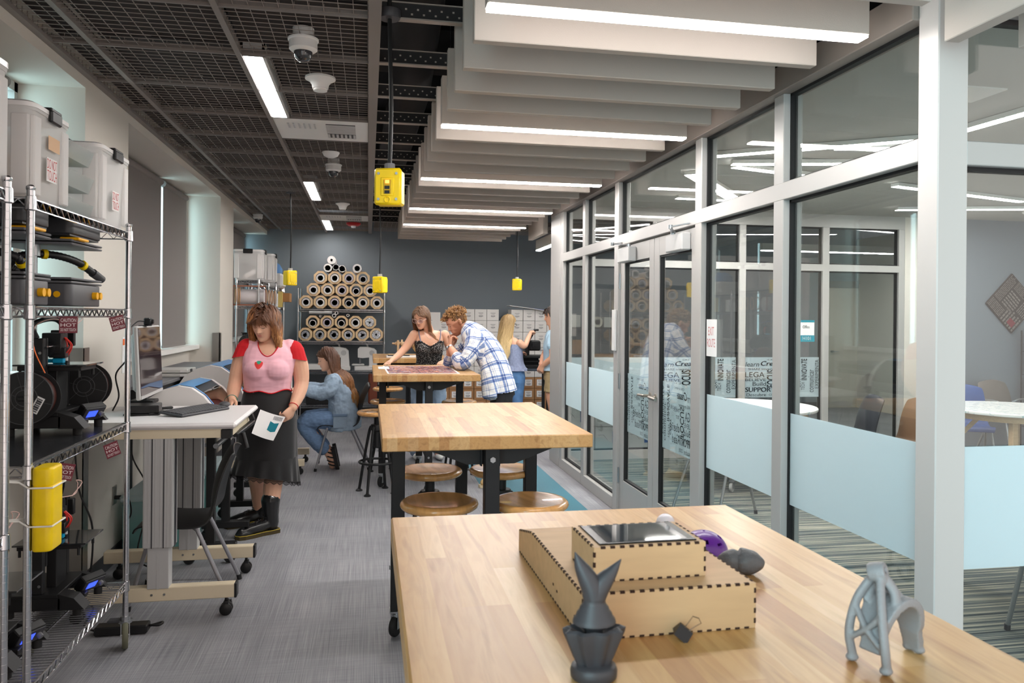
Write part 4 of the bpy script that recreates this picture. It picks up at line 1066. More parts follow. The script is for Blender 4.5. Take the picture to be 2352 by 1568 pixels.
m = MB(); m.box(.415, .465, 1.655, 1.685, H1, H1+.01, .003); obj('block', m, mat('blue_print', (24,104,190), .4), root)
m = MB(); m.box(.405, .475, 1.65, 1.69, H1+.0, H1+.004, .001); obj('plate', m, M_LGREY, root)

# poster and card on the third workbench
def poster_mat():
    m, N, L, out = nodes('colourful_print')
    b = N.new('ShaderNodeBsdfPrincipled'); L.new(b.outputs[0], out.inputs[0]); b.inputs['Roughness'].default_value = .25
    tc = N.new('ShaderNodeTexCoord'); n = N.new('ShaderNodeTexVoronoi'); n.inputs['Scale'].default_value = 38; L.new(tc.outputs['Object'], n.inputs[0])
    n2 = N.new('ShaderNodeTexNoise'); n2.inputs['Scale'].default_value = 9; n2.inputs['Detail'].default_value = 6; L.new(tc.outputs['Object'], n2.inputs[0])
    r = ramp(N, [(.2,(44,30,52)), (.38,(120,52,72)), (.5,(206,128,110)), (.58,(228,190,160)), (.68,(96,84,140)), (.8,(226,214,208))])
    mx = N.new('ShaderNodeMath'); mx.operation = 'MULTIPLY_ADD'; mx.inputs[1].default_value = .45; sp_ = N.new('ShaderNodeSeparateColor'); L.new(n.outputs['Color'], sp_.inputs[0]); L.new(sp_.outputs[0], mx.inputs[0])
    m2 = N.new('ShaderNodeMath'); m2.operation = 'MULTIPLY'; m2.inputs[1].default_value = .6; L.new(n2.outputs['Fac'], m2.inputs[0]); L.new(m2.outputs[0], mx.inputs[2]); L.new(mx.outputs[0], r.inputs[0])
    L.new(r.outputs[0], b.inputs['Base Color']); return m
root = thing('poster', 'large colourful printed poster spread on the third workbench', 'poster', (.48, 7.3, H1))
def quad(m, pts, z0, z1): m.add([(x, y, z0) for x, y in pts]+[(x, y, z1) for x, y in pts], [(3,2,1,0),(4,5,6,7)]+[(i, (i+1) % 4, 4+(i+1) % 4, 4+i) for i in range(4)])
m = MB(); quad(m, [(.17, 6.79), (.80, 6.76), (.815, 7.85), (.15, 7.85)], H1+.0004, H1+.0014); obj('paper', m, M_PAPER, root)
m = MB(); quad(m, [(.185, 6.82), (.785, 6.79), (.80, 7.82), (.165, 7.82)], H1+.0014, H1+.0019); obj('print', m, poster_mat(), root)
m = MB(); quad(m, [(.14, 7.3), (.165, 7.3), (.165, 7.3), (.14, 7.3)], 0, 0) if False else None
m = MB(); quad(m, [(.10, 7.38), (.205, 7.38), (.20, 7.72), (.10, 7.72)], H1+.002, H1+.003); solo('index_card', m, M_PAPER, 'blank white card overlapping the poster corner nearest the aisle', 'card')
# spinning machine + white tray on farthest bench
root = thing('spinning_wheel_kit', 'pale wooden spool winder with a round wheel on the farthest workbench', 'spool winder', (.45, 9.75, H1))
m = MB(); m.box(.25, .75, 9.7, 9.85, H1, H1+.03, .003); m.box(.36, .385, 9.72, 9.83, H1+.03, H1+.2); m.box(.6, .625, 9.72, 9.83, H1+.03, H1+.2); obj('frame', m, M_TW, root)
m = MB(); m.cyl((.34, 9.77, H1+.16), (.66, 9.77, H1+.16), .022); m.lathe([(.05, -.01), (.05, .01)], (.42, 9.77, H1+.16), (1,0,0), 24); m.lathe([(.05, -.01), (.05, .01)], (.56, 9.77, H1+.16), (1,0,0), 24); m.cyl((.30, 9.77, H1+.16), (.34, 9.77, H1+.16), .012); obj('spool', m, M_TW, root)
m = MB(); m.ring((.70, 9.8, H1+.17), .14, .02, (0,1,0), 36, 8)
for k in range(6): a = k*pi/3; m.bar((.70, 9.8, H1+.17), (.70+cos(a)*.14, 9.8, H1+.17+sin(a)*.14), .014, .014)
obj('wheel', m, mat('pale_wood_wheel', (206,178,132), .5), root)
m = MB(); m.box(.22, .60, 9.36, 9.60, H1, H1+.022, .004); solo('document_tray', m, M_WPL, 'white tray on the farthest workbench before the spool winder', 'tray')
m = MB(); m.box(.24, .5, 9.40, 9.56, H1+.022, H1+.028); solo('document', m, M_BLACK, 'dark sheet lying on the white tray', 'sheet')

# ================================================================== wire racks
def wire_rack(name, lab, x0, x1, y0, y1, zs, h, casters=False, liners=(), group=None, skip=(), wire_dir='x', foot=0.0):
    root = thing(name, lab, 'wire rack', ((x0+x1)/2, (y0+y1)/2, 0), group=group)
    zb = .13 if casters else 0
    for (x, y) in ((x0, y0), (x0, y1), (x1, y0), (x1, y1)):
        if (x, y) in skip: continue
        m = MB(); m.cyl((x, y, zb), (x, y, h), .0127, n=18)
        for k in range(int((h-zb-.07)/.0254)): m.lathe([(.0127, 0), (.0131, .0006), (.0131, .0012), (.0127, .0018)], (x, y, zb+.03+k*.0254), n=12) if (x1-x0 < .6 and y < 5) else None
        m.lathe([(.0127, 0), (.015, .004), (.015, .012), (.008, .018), (0, .018)], (x, y, h-.004), n=16)
        po = obj('post', m, M_CHROME, root)
        if casters:
            mb, mw = MB(), MB(); caster(mb, mw, x, y, .145, .062, radians(-75)); obj('caster_bracket', mb, M_STEEL, po); obj('caster_wheel', mw, mat('olive_rubber', (96,96,78), .6), po)
            mh = MB(); mh.lathe([(0, -.012), (.042, -.012), (.042, .012), (0, .012)], (x+.3*.062*cos(radians(-75)), y+.3*.062*sin(radians(-75)), .062), (-sin(radians(-75)), cos(radians(-75)), 0), 24); obj('wheel_hub', mh, M_LGREY, po)
            mk = MB(); mk.obox((x-.045, y-.0, .125), ((1,0,0),(0,1,0),(0,0,1)), (.03, .022, .006), .004); obj('brake_pedal', mk, M_DGREY, po)
    for i, z in enumerate(zs):
        m = MB(); t = .0032
        for (p, q) in (((x0, y0), (x1, y0)), ((x1, y0), (x1, y1)), ((x1, y1), (x0, y1)), ((x0, y1), (x0, y0))):
            p = V((p[0], p[1], 0)); q = V((q[0], q[1], 0)); d = (q-p).normalized(); p = p+d*.012; q = q-d*.012; L = (q-p).length
            m.cyl(p+V((0,0,z)), q+V((0,0,z)), t, n=6); m.cyl(p+V((0,0,z-.032)), q+V((0,0,z-.032)), t, n=6)
            n = max(2, int(L/.052)); zz = []
            for k in range(n):
                a = p+d*(L*k/n); b = p+d*(L*(k+.5)/n); c = p+d*(L*(k+1)/n)
                zz += [a+V((0,0,z-.031)), b+V((0,0,z-.002))]
            zz.append(q+V((0,0,z-.031))); m.tube(zz, .0026, 5, smooth=False)
        if wire_dir == 'x':
            n = int((y1-y0)/.0235)
            for k in range(1, n): y = y0+(y1-y0)*k/n; m.box(x0, x1, y-.0017, y+.0017, z-.0006, z+.0030)
            for k in range(1, 3): x = x0+(x1-x0)*k/3; m.box(x-.0025, x+.0025, y0, y1, z-.007, z-.001)
        else:
            n = int((x1-x0)/.0235)
            for k in range(1, n): x = x0+(x1-x0)*k/n; m.box(x-.0017, x+.0017, y0, y1, z-.0006, z+.003)
            for k in range(1, 3): y = y0+(y1-y0)*k/3; m.box(x0, x1, y-.0025, y+.0025, z-.007, z-.001)
        for (x, y) in ((x0, y0), (x0, y1), (x1, y0), (x1, y1)):
            if (x, y) in skip: continue
            m.lathe([(.0135, -.042), (.0185, -.038), (.0165, .006), (.0135, .008)], (x, y, z), n=16)
        so = obj('shelf', m, M_CHROME, root)
        if i in liners:
            m = MB(); m.box(x0+.012, x1-.012, y0+.012, y1-.012, z+.0032, z+.0062); obj('shelf_liner', m, mat('smoky_shelf_liner', (46,47,50), .22, spec=.6), so)
    return root
RX0, RX1 = -1.50, -1.10
wire_rack('wire_rack', 'near chrome wire rack on casters holding 3D printers and clear bins', RX0, RX1, 2.79, 3.85, (.30, 1.04, 1.57, 1.93), 1.96, True, (1, 3))
wire_rack('wire_rack', 'chrome wire rack cut off by the left edge, nearest of all', RX0, RX1, 1.55, 2.62, (.30, .86, 1.57, 1.93), 1.96, True, (3,))

# latch bins
def latch_bin(x0, x1, y0, y1, z0, h, lab, sticker=None, group=None, tint=None, tape=None):
    root = thing('storage_bin', lab, 'storage bin', ((x0+x1)/2, (y0+y1)/2, z0), group=group)
    M = tint or M_CLEAR
    m = MB(); t = .018
    L = [rr_loop(x0+t*(1-u), x1-t*(1-u), y0+t*(1-u), y1-t*(1-u), .035, z0+.001+h*.9*u) for u in (0, .33, .66, 1)]
    m.grid(L, closed=True); m.add(L[0], [tuple(range(len(L[0])))])
    m.grid([rr_loop(x0-.004, x1+.004, y0-.004, y1+.004, .038, z0+h*.9), rr_loop(x0-.006, x1+.006, y0-.006, y1+.006, .04, z0+h*.93)], closed=True)
    m2 = MB()
    obj('tub', m, M, root)
    for xx in (x0+.05, x1-.05):   # moulded ribs
        pass
    for u in (.12, .88):
        m = MB(); yy = y0+(y1-y0)*u; m.box(x1-.012, x1+.004, yy-.028, yy+.028, z0+.02, z0+h*.86, .004); obj('corner_rib', m, M, root)
        m = MB(); xx = x0+(x1-x0)*u; m.box(xx-.028, xx+.028, y0-.004, y0+.012, z0+.02, z0+h*.86, .004); obj('corner_rib', m, M, root)
    m = MB(); A = rr_loop(x0-.008, x1+.008, y0-.008, y1+.008, .042, z0+h*.93); B = rr_loop(x0-.008, x1+.008, y0-.008, y1+.008, .042, z0+h*.975); Cc = rr_loop(x0+.01, x1-.01, y0+.01, y1-.01, .03, z0+h)
    m.grid([A, B, Cc], closed=True); m.add(Cc, [tuple(range(len(Cc)))]); obj('lid', m, mat('translucent_lid', (232,230,229), .3), root)
    m = MB(); cy = (y0+y1)/2; w = (y1-y0)*.14
    m.box(x1+.004, x1+.02, cy-w, cy+w, z0+h*.86, z0+h*.985, .005); m.box(x1-.02, x1+.018, cy-w, cy+w, z0+h*.97, z0+h*1.012, .004); obj('latch', m, M_BLACK, root)
    m = MB(); cx = (x0+x1)/2; w = (x1-x0)*.16; m.box(cx-w, cx+w, y0-.02, y0-.004, z0+h*.86, z0+h*.985, .005); m.box(cx-w, cx+w, y0-.018, y0+.02, z0+h*.97, z0+h*1.012, .004); obj('latch', m, M_BLACK, root)
    if sticker:
        yy, zz = sticker
        m = MB(); m.box(x1+.0045, x1+.006, yy-.045, yy+.045, zz, zz+.085); st = obj('sticker', m, M_PAPER, root)
        m = MB(); put_text(m, 'DO NOT', (x1+.0066, yy-.042, zz+.045), (0,1,0), (0,0,1), .084, .036); put_text(m, 'TOUCH', (x1+.0066, yy-.042, zz+.005), (0,1,0), (0,0,1), .084, .036); obj('lettering', m, M_RED, st)
    if tape:
        yy, zz, c = tape
        m = MB(); m.box(x1+.0045, x1+.0055, yy-.05, yy+.05, zz, zz+.05); obj('tape_label', m, mat('tan_label', (214,176,140), .7), root)
    return root
ZT_ = 1.9375
latch_bin(-1.46, -1.115, 2.30, 2.665, ZT_, .40, 'clear storage bin on the nearest rack, mostly outside the frame')
latch_bin(-1.46, -1.135, 2.885, 3.215, ZT_, .345, 'clear latch bin with large red sticker at the near end of the top shelf', (3.04, ZT_+.085), tape=(3.06, ZT_+.2, 0))
latch_bin(-1.46, -1.125, 3.53, 3.93, ZT_, .345, 'clear latch bin with a small red sticker at the far end of the top shelf', (3.72, ZT_+.075))
# folded things inside the first bin
m = MB(); m.box(-1.42, -1.2, 2.93, 3.15, ZT_+.005, ZT_+.17, .03); m.box(-1.43, -1.3, 2.95, 3.12, ZT_+.17, ZT_+.25, .03); solo('folded_cloth', m, mat('pale_cloth', (210,196,180), .9), 'pale folded cloth inside the near latch bin', 'cloth')
# compartment tray tower
root = thing('tray_organizer', 'three clear tilting compartment trays between the two latch bins', 'organizer', (-1.25, 3.37, ZT_))
for i, z in enumerate((0.004, .115, .226)):
    m = MB(); x0, x1, y0, y1 = -1.42, -1.16, 3.245, 3.505; zz = ZT_+z
    m.box(x0, x1, y0, y1, zz, zz+.004); m.prism([(0, 0), (-.26, 0), (-.30, .095), (.02, .06)], (1,0,0), (0,0,1), (0,.004,0), (x1, y0, zz)); m.prism([(0, 0), (-.26, 0), (-.30, .095), (.02, .06)], (1,0,0), (0,0,1), (0,.004,0), (x1, y1-.004, zz))
    m.add([(x1, y0, zz), (x1, y1, zz), (x1+.02, y1, zz+.06), (x1+.02, y0, zz+.06)], [(0,1,2,3)])
    tr = obj('tray', m, M_CLEAR2, root)
    m = MB()
    for k in (1, 2): y = y0+(y1-y0)*k/3; m.box(x0, x1, y-.002, y+.002, zz, zz+.05)
    obj('divider', m, M_CLEAR2, tr)
rt = random.Random(4)
for i in range(9):
    z = ZT_+.0125+.111*(i//3); y = 3.285+.088*(i % 3)
    m = MB(); m.ell((-1.22+rt.uniform(-.03,.02), y, z+.012), (.035, .028, .016)); 
    c = ((190,206,160), (226,200,120), (196,160,130), (200,210,190), (230,120,60), (225,150,110), (40,44,60), (90,96,110), (60,62,66))[8-i]
    solo('small_parts', m, mat('parts_%d' % i, c, .6), 'small parts in the %s clear tray, %s compartment' % (('bottom', 'middle', 'top')[i//3], ('near', 'centre', 'far')[i % 3]), 'parts', 'small parts in the clear trays')
# hang tags
def hang_tag(y, z, lab, tilt=0.0, yaw=0.0):
    root = thing('caution_tag', lab, 'tag', (RX1+.012, y, z), group='maroon caution tags')
    W = Matrix.Translation((RX1+.012, y, z)) @ Matrix.Rotation(yaw, 4, 'Z') @ Matrix.Rotation(tilt, 4, 'X')
    m = MB(); m.M = W; m.box(-.001, .001, -.03, .03, -.072, -.010, .0005); obj('card', m, mat('maroon_card', (104,24,40), .45), root)
    m = MB(); R = W.to_3x3()
    for t, zz, hh in (('CAUTION', -.031, .013), ('HOT', -.048, .012), ('DO NOT TOUCH', -.065, .011)): put_text(m, t, W @ V((.0016, -.025, zz)), R @ V((0,1,0)), R @ V((0,0,1)), .050, hh)
    obj('lettering', m, mat('tag_lettering', (226,214,214), .5), root)
    m = MB(); m.M = W; m.tube([(0, -.02, -.014), (-.006, -.02, .012), (0, -.015, -.014)], .001, 5); m.tube([(0, .02, -.014), (-.006, .02, .012), (0, .015, -.014)], .001, 5); obj('tie', m, M_BLACK, root)
hang_tag(3.09, 1.55, 'maroon caution hot tag hanging under the middle shelf, nearer one', 0, -1.1)
hang_tag(3.62, 1.55, 'maroon caution hot tag hanging under the middle shelf, farther and tilted', .28, -.9)
hang_tag(3.10, 1.005, 'maroon caution tag under the printer shelf, above the yellow case', -.25, -.9)
hang_tag(3.56, 1.005, 'maroon caution tag under the printer shelf, near the desk', .3, -.9)
# ================================================================== 3D printers
M_LCD = mat('blue_lcd', (40,60,190), .3, emit=.5); M_BED = mat('glass_bed', (40,42,44), .06, spec=.8, coat=.5)
M_CYAN = mat('cyan_print', (0,160,205), .4); M_ORW = mat('orange_filament', (255,110,10), .35); M_REDW = mat('red_wire', (205,40,30), .4)
def spool(root, c, ax, r=.10, w=.075, label=False):
    c = V(c); ax = V(ax)
    m = MB()
    for s in (-1, 1): m.lathe([(.028, -.002), (r, -.002), (r, .002), (.028, .002)], c+ax*(s*w/2), ax, 44)
    m.lathe([(.028, -w/2), (.03, 0), (.028, w/2)], c, ax, 24)
    so = obj('spool', m, mat('spool_black', (30,30,31), .55), root)
    m = MB(); m.lathe([(.05, -w/2+.004), (r*.86, -w/2+.004), (r*.86, w/2-.004), (.05, w/2-.004)], c, ax, 40); obj('filament', m, mat('dark_filament', (70,36,30), .4), so)
    a = ax.orthogonal().normalized(); b = ax.cross(a); m = MB(); fc = c-ax*(w/2+.0025)
    m.ring(fc, r*.98, .0015, ax, 40, 5); m.ring(fc, r*.45, .002, ax, 30, 5); m.ring(fc, r*.3, .002, ax, 30, 5)
    for k in range(6): t = k*pi/3; d = a*cos(t)+b*sin(t); m.bar(fc+d*r*.3, fc+d*r*.96, .0016, .0016)
    obj('spoke', m, mat('spool_edge', (74,74,76), .4), so)
    if label:
        m = MB(); m.obox(fc+V((.048, -.0008, -.028)), (V((.45, 0, .89)), V((0,1,0)), V((-.89, 0, .45))), (.034, .0006, .015)); lb = obj('paper_label', m, M_PAPER, so)
        m = MB()
        for k in range(7): m.obox(fc+V((.048, -.0018, -.028))+V((.45,0,.89))*(-.026+.0085*k), (V((.45, 0, .89)), V((0,1,0)), V((-.89, 0, .45))), (.002+.001*(k % 3), .0004, .010))
        obj('barcode', m, M_DGREY, lb)
def printer(x, y, z, lab, spools=True, label=True, scale=1.0, blue=False):
    root = thing('three_d_printer', lab, '3D printer', (x, y, z), group='desktop 3D printers')
    P = lambda a, b, c: (x+a, y+b, z+c)
    def bx(m, a0, a1, b0, b1, c0, c1, ch=.003): m.box(x+a0, x+a1, y+b0, y+b1, z+c0, z+c1, ch)
    m = MB(); bx(m, -.16, .06, -.15, .15, .078, .095)
    m.prism([(.06, .095), (.12, .075), (.16, .028), (.06, .028)], (1,0,0), (0,0,1), (0, .075, 0), (x, y-.15, z)); m.prism([(.06, .095), (.12, .075), (.16, .028), (.06, .028)], (1,0,0), (0,0,1), (0, .03, 0), (x, y+.12, z))
    bx(m, -.16, .07, -.15, -.12, .03, .08); bx(m, -.16, .07, .12, .15, .03, .08); bx(m, -.16, -.13, -.15, .15, .03, .08); bx(m, -.1, .12, -.02, .02, .03, .05)
    b = obj('base', m, M_BLACKM, root)
    for a in (-.13, .125):
        for c in (-.125, .125): m = MB(); m.cyl(P(a, c, 0), P(a, c, .03), .017, n=18); obj('foot', m, M_RUB, b)
    # control unit
    W = Matrix.Translation(P(.115, .06, .075)) @ Matrix.Rotation(radians(-28), 4, 'Z') @ Matrix.Rotation(radians(35), 4, 'Y')
    m = MB(); m.M = W; m.box(-.02, .016, -.058, .058, -.035, .035, .004); cu = obj('control_box', m, M_BLACKM, root)
    m = MB(); m.M = W; m.box(.016, .02, -.052, .052, -.032, .032, .001); [m.cyl((.019, sy*.046, sz*.026), (.0225, sy*.046, sz*.026), .003, n=8) for sy in (-1, 1) for sz in (-1, 1)]; obj('face_plate', m, M_DGREY, cu)
    m = MB(); m.M = W; m.box(.02, .0215, -.034, .014, -.014, .018); obj('screen', m, M_LCD, cu)
    m = MB(); m.M = W; m.cyl((.02, .034, .002), (.036, .034, .002), .010, n=18); obj('knob', m, M_GREY, cu)
    # towers
    m = MB(); bx(m, -.06, .0, -.145, -.115, .095, .40); bx(m, -.06, .0, .115, .145, .095, .40); bx(m, -.02, .02, -.055, .055, .09, .275); bx(m, -.03, .0, -.11, -.095, .2, .40, .001); obj('gantry_frame', m, M_BLACKM, root)
    m = MB()
    for c in (-.147, .147):
        for zz in (.13, .34): m.cyl(P(-.045, c, zz), P(-.045, c*1.012, zz), .006, n=10); m.cyl(P(-.012, c, zz), P(-.012, c*1.012, zz), .006, n=10)
    obj('bolt', m, M_STEEL, root)
    m = MB()
    for a in (-.02, .02): m.cyl(P(a-.01, -.13, .365), P(a-.01, .13, .365), .004, n=8)
    obj('guide_rod', m, M_CHROME, root)
    m = MB(); bx(m, -.13, .15, -.11, .11, .283, .290, .001); be = obj('print_bed', m, M_BED, root)
    m = MB(); bx(m, -.12, .125, -.09, .09, .262, .282, .002)
    for a in (-.11, .115):
        for c in (-.085, .085): m.cyl(P(a, c, .235), P(a, c, .268), .006, n=8)
    obj('bed_carrier', m, M_BLACKM, be)
    # tool head
    m = MB(); bx(m, -.045, .03, -.045, .03, .33, .42); bx(m, -.02, .045, -.04, .0, .315, .36); m.cyl(P(-.02, -.06, .35), P(-.02, -.045, .35), .03); bx(m, -.05, .0, .06, .1, .34, .43); bx(m, -.02, .03, .1, .125, .36, .43)
    m.cyl(P(.0, .11, .36), P(.0, .11, .44), .012)
    hd = obj('tool_head', m, M_BLACK, root)
    m = MB(); bx(m, -.01, .035, -.03, -.005, .291, .312); bx(m, -.035, -.01, -.02, .005, .293, .308); obj('fan_duct', m, M_CYAN, hd)
    m = MB(); m.cyl(P(.03, .01, .30), P(.03, .01, .35), .009, n=14); obj('sensor', m, M_LGREY, hd)
    m = MB(); rw_ = random.Random(2)
    for k in range(7): m.tube(spline([P(.03, -.01+.003*k, .40), P(.05+rw_.uniform(-.01,.01), -.02+.006*k, .365), P(.03, -.03+.01*k, .315)], 4), .0022, 5)
    obj('wire_bundle', m, M_REDW, hd)
    m = MB(); m.tube(spline([P(-.03, -.13, .40), P(-.05, -.125, .45), P(-.02, -.10, .475), P(.0, -.02, .478), P(.02, .0, .45), P(.02, .0, .41)], 6), .011, 10); obj('cable_chain', m, M_BLACK, hd)
    m = MB(); m.tube(spline([P(-.02, -.2, .40), P(-.01, -.19, .455), P(.03, -.12, .48), P(.05, .05, .46), P(.04, .12, .49), P(.02, .16, .50), P(.03, .2, .48), P(.02, .11, .44)], 6), .0022, 6); obj('bowden_tube', m, mat('bowden_blue', (70,110,210), .3) if blue else mat('bowden_clear', (226,190,180), .3), root)
    if spools:
        m = MB(); bx(m, -.05, -.01, -.26, -.12, .155, .172); bx(m, -.05, -.01, .12, .24, .155, .172); obj('spool_arm', m, M_BLACKM, root)
        spool(root, P(-.03, -.205, .165), (0, 1, 0), .107, .075, label); spool(root, P(.05, .20, .175), (0, 1, 0), .10, .06)
        m = MB(); m.tube(spline([P(-.02, -.2, .395), P(-.005, -.205, .34), P(.03, -.205, .262)], 5), .0022, 6); obj('filament_strand', m, M_ORW, root)
    return root
printer(-1.31, 3.60, 1.047, 'black 3D printer with two large spools on the middle shelf of the near rack')
printer(-1.30, 3.585, .304, 'black 3D printer at the far end of the bottom shelf of the near rack', spools=False)
printer(-1.33, 3.02, .304, 'black 3D printer at the near end of the bottom rack shelf', spools=False)
m = MB(); m.box(-1.135, -1.134, 3.045, 3.075, .41, .425); solo('blue_tape', m, M_CYAN, 'small cyan label on the screen box of the near bottom printer', 'label') if False else None

# yellow case tied to the rack post
root = thing('yellow_case', 'yellow rounded plastic case strapped to the near rack post', 'case', (-1.065, 2.83, .76))
m = MB(); rbox(m, -1.087, -1.023, 2.772, 2.878, .762, .852, .02, .007); rbox(m, -1.088, -1.022, 2.771, 2.879, .848, .980, .02, .006); rbox(m, -1.087, -1.023, 2.772, 2.878, .976, 1.04, .02, .009); obj('shell', m, M_YEL, root)
m = MB()
for z in (.848, .975): m.tube([(-1.09, 2.769, z), (-1.019, 2.769, z), (-1.019, 2.881, z), (-1.09, 2.881, z), (-1.12, 2.80, z+.02), (-1.16, 2.70, z+.04), (-1.12, 2.77, z+.02)], .003, 6, closed=True)
obj('zip_tie', m, mat('white_zip_tie', (232,230,224), .4), root)

# vacuum formers on the upper shelf
M_VF = mat('former_grey', (82,82,86), .42)
def former(x0, x1, y0, y1, lab):
    z = 1.574
    root = thing('vacuum_former', lab, 'vacuum former', ((x0+x1)/2, (y0+y1)/2, z), group='vacuum formers on the upper shelf')
    m = MB(); rbox(m, x0, x1, y0, y1, z+.006, z+.092, .028, .005); obj('base', m, M_VF, root)
    m = MB(); m.box(x0-.003, x1+.003, y0-.003, y1+.003, z+.094, z+.102, .004); m.box(x0-.003, x1+.003, y0-.003, y1+.003, z+.108, z+.116, .004); obj('lower_tray', m, M_GREY, root)
    for d in (.0, .045): 
        m = MB(); m.cyl((x1-.006, y1-.10+d, z+.05), (x1+.018, y1-.10+d, z+.05), .015, n=20); obj('yellow_knob', m, M_YEL2, root)
    m = MB(); m.cyl((x1-.05, y0-.004, z+.05), (x1-.05, y0+.004, z+.05), .012, n=16); obj('side_button', m, M_YEL2, root)
    for (a, b) in ((x0+.05, y1-.05), (x0+.15, y0+.06)):
        m = MB(); m.cyl((a, b, z+.1), (a, b, z+.30), .011, n=16); m.cyl((a, b, z+.20), (a, b, z+.25), .022, n=20); obj('post', m, M_STEEL, root)
    m = MB(); m.box(x0-.003, x1+.003, y0-.003, y1+.003, z+.243, z+.251, .004); m.box(x0-.003, x1+.003, y0-.003, y1+.003, z+.256, z+.264, .004); obj('upper_tray', m, M_GREY, root)
    m = MB(); m.box(x1-.05, x1+.02, y0+.02, y0+.13, z+.262, z+.272, .003); obj('tray_clip', m, M_YEL2, root)
    m = MB(); rbox(m, x0, x1, y0, y1, z+.285, z+.345, .026, .005); m.box(x0+.01, x1-.01, y0+.01, y1-.01, z+.278, z+.286); obj('heater_hood', m, mat('former_black', (44,44,47), .45), root)
former(-1.42, -1.135, 2.83, 3.05, 'grey vacuum forming machine at the near end of the upper shelf')
former(-1.43, -1.125, 3.22, 3.56, 'grey vacuum forming machine at the far end of the upper shelf')
def hose(pts, lab, r=.018):
    root = thing('vacuum_hose', lab, 'hose', pts[0], group='black corrugated hoses')
    P = spline(pts, 14); R = [r*(1.0 if i % 2 else .86) for i in range(len(P))]
    m = MB(); m.tube(P, R, 14); obj('corrugated_tube', m, M_BLACK, root)
    m = MB(); m.tube([P[-1], P[-1]+(P[-1]-P[-4]).normalized()*.07], [r*1.15, r*1.05], 16); obj('cuff', m, M_DGREY, root)
    for k in (.55, .86):
        i = int(k*len(P)); t = (P[i+1]-P[i]).normalized(); m = MB(); m.cyl(P[i]-t*.008, P[i]+t*.008, r*1.22, n=18); obj('yellow_strap', m, M_YEL, root)
hose([(-1.34, 3.40, 1.70), (-1.385, 3.33, 1.735), (-1.33, 3.30, 1.775), (-1.25, 3.36, 1.785), (-1.19, 3.46, 1.765), (-1.16, 3.56, 1.725)], 'black corrugated hose with yellow straps curling over the far vacuum former', .016)
hose([(-1.36, 2.9, 1.70), (-1.37, 2.95, 1.745), (-1.29, 2.92, 1.765), (-1.20, 2.93, 1.745), (-1.19, 2.98, 1.70)], 'black corrugated hose coiled on the near vacuum former', .015)

# ================================================================== standing desk with computer
DX0, DX1, DY0, DY1, DZ = -1.50, -.66, 4.12, 4.93, 1.0
root = thing('standing_desk', 'white topped height adjustable desk with cream frame and casters', 'desk', (-1.08, 4.5, 0))
m = MB(); m.box(DX0, DX1, DY0, DY1, DZ-.032, DZ, .012); obj('desktop', m, M_DESKTOP, root)
m = MB(); m.box(DX0+.02, DX1-.045, DY0+.02, DY0+.06, DZ-.078, DZ-.033); m.box(DX0+.02, DX1-.045, DY1-.06, DY1-.02, DZ-.078, DZ-.033); m.box(DX1-.085, DX1-.03, DY0+.05, DY1-.02, DZ-.078, DZ-.033); m.box(DX0+.02, DX0+.06, DY0+.02, DY1-.02, DZ-.078, DZ-.033); fr_ = obj('frame_rail', m, M_CREAM, root)
m = MB(); m.box(DX1-.075, DX1-.025, DY0+.012, DY0+.07, DZ-.082, DZ-.034, .004); obj('corner_cap', m, M_BLACK, fr_)
m = MB(); m.bar((DX1-.03, 4.30, DZ-.09), (DX1+.0, 4.72, DZ-.075), .03, .022, .005); m.bar((DX1+.0, 4.72, DZ-.075), (DX1-.02, 4.72, DZ-.02), .026, .03, .005); m.cyl((DX1+.0, 4.35, DZ-.085), (DX1+.025, 4.33, DZ-.165), .012); obj('keyboard_tray_bracket', m, M_BLACK, root)
M_EXT = mat('extruded_aluminium', (188,188,188), .45, .1)
for y in (4.185, 4.85):
    cx = -1.035
    m = MB(); w, d = .072, .048
    m.box(cx-w, cx+w, y-d, y+d, .37, DZ-.078, .004)
    for gx in (-.028, .028): m.box(cx+gx-.004, cx+gx+.004, y-d-.002, y-d+.0, .37, DZ-.078)
    for gx in (-.062, -.045, -.012, .012, .045, .062): m.box(cx+gx-.0015, cx+gx+.0015, y-d-.0015, y-d, .372, DZ-.078)
    col = obj('lifting_column', m, M_EXT, root)
    m = MB()
    for gx in (-.028, .028): m.box(cx+gx-.003, cx+gx+.003, y-d-.0026, y-d-.0018, .37, DZ-.078)
    m.box(cx+.068, cx+.0735, y-.02, y+.02, .37, DZ-.078); obj('column_groove', m, M_DGREY, col)
    m = MB(); m.box(cx-.052, cx+.052, y-.036, y+.036, .16, .372, .003); m.box(cx-.006, cx+.006, y-.038, y-.035, .16, .37); obj('inner_column', m, M_EXT, col)
    m = MB(); m.box(-1.5, -.665, y-.03, y+.03, .095, .165, .004); ft = obj('foot_beam', m, M_CREAM, root)
    m = MB(); m.box(-.668, -.655, y-.031, y+.031, .093, .167, .003); obj('end_cap', m, M_BLACK, ft)
    m = MB()
    for gx in (-.03, .03): m.cyl((cx+gx, y-.03, .13), (cx+gx, y-.033, .13), .006, n=10)
    obj('bolt', m, M_STEEL, ft)
    for xx in (-.71, -1.42):
        m = MB()
        for s in (-1, 1): m.lathe([(0, -.009), (.026, -.009), (.031, -.005), (.031, .005), (.026, .009), (0, .009)], (xx, y+s*.016, .0315), (0,1,0), 28)
        m.box(xx-.012, xx+.014, y-.022, y+.022, .055, .075, .004); m.cyl((xx, y, .06), (xx, y, .098), .008); obj('twin_wheel_caster', m, M_BLACK, ft)
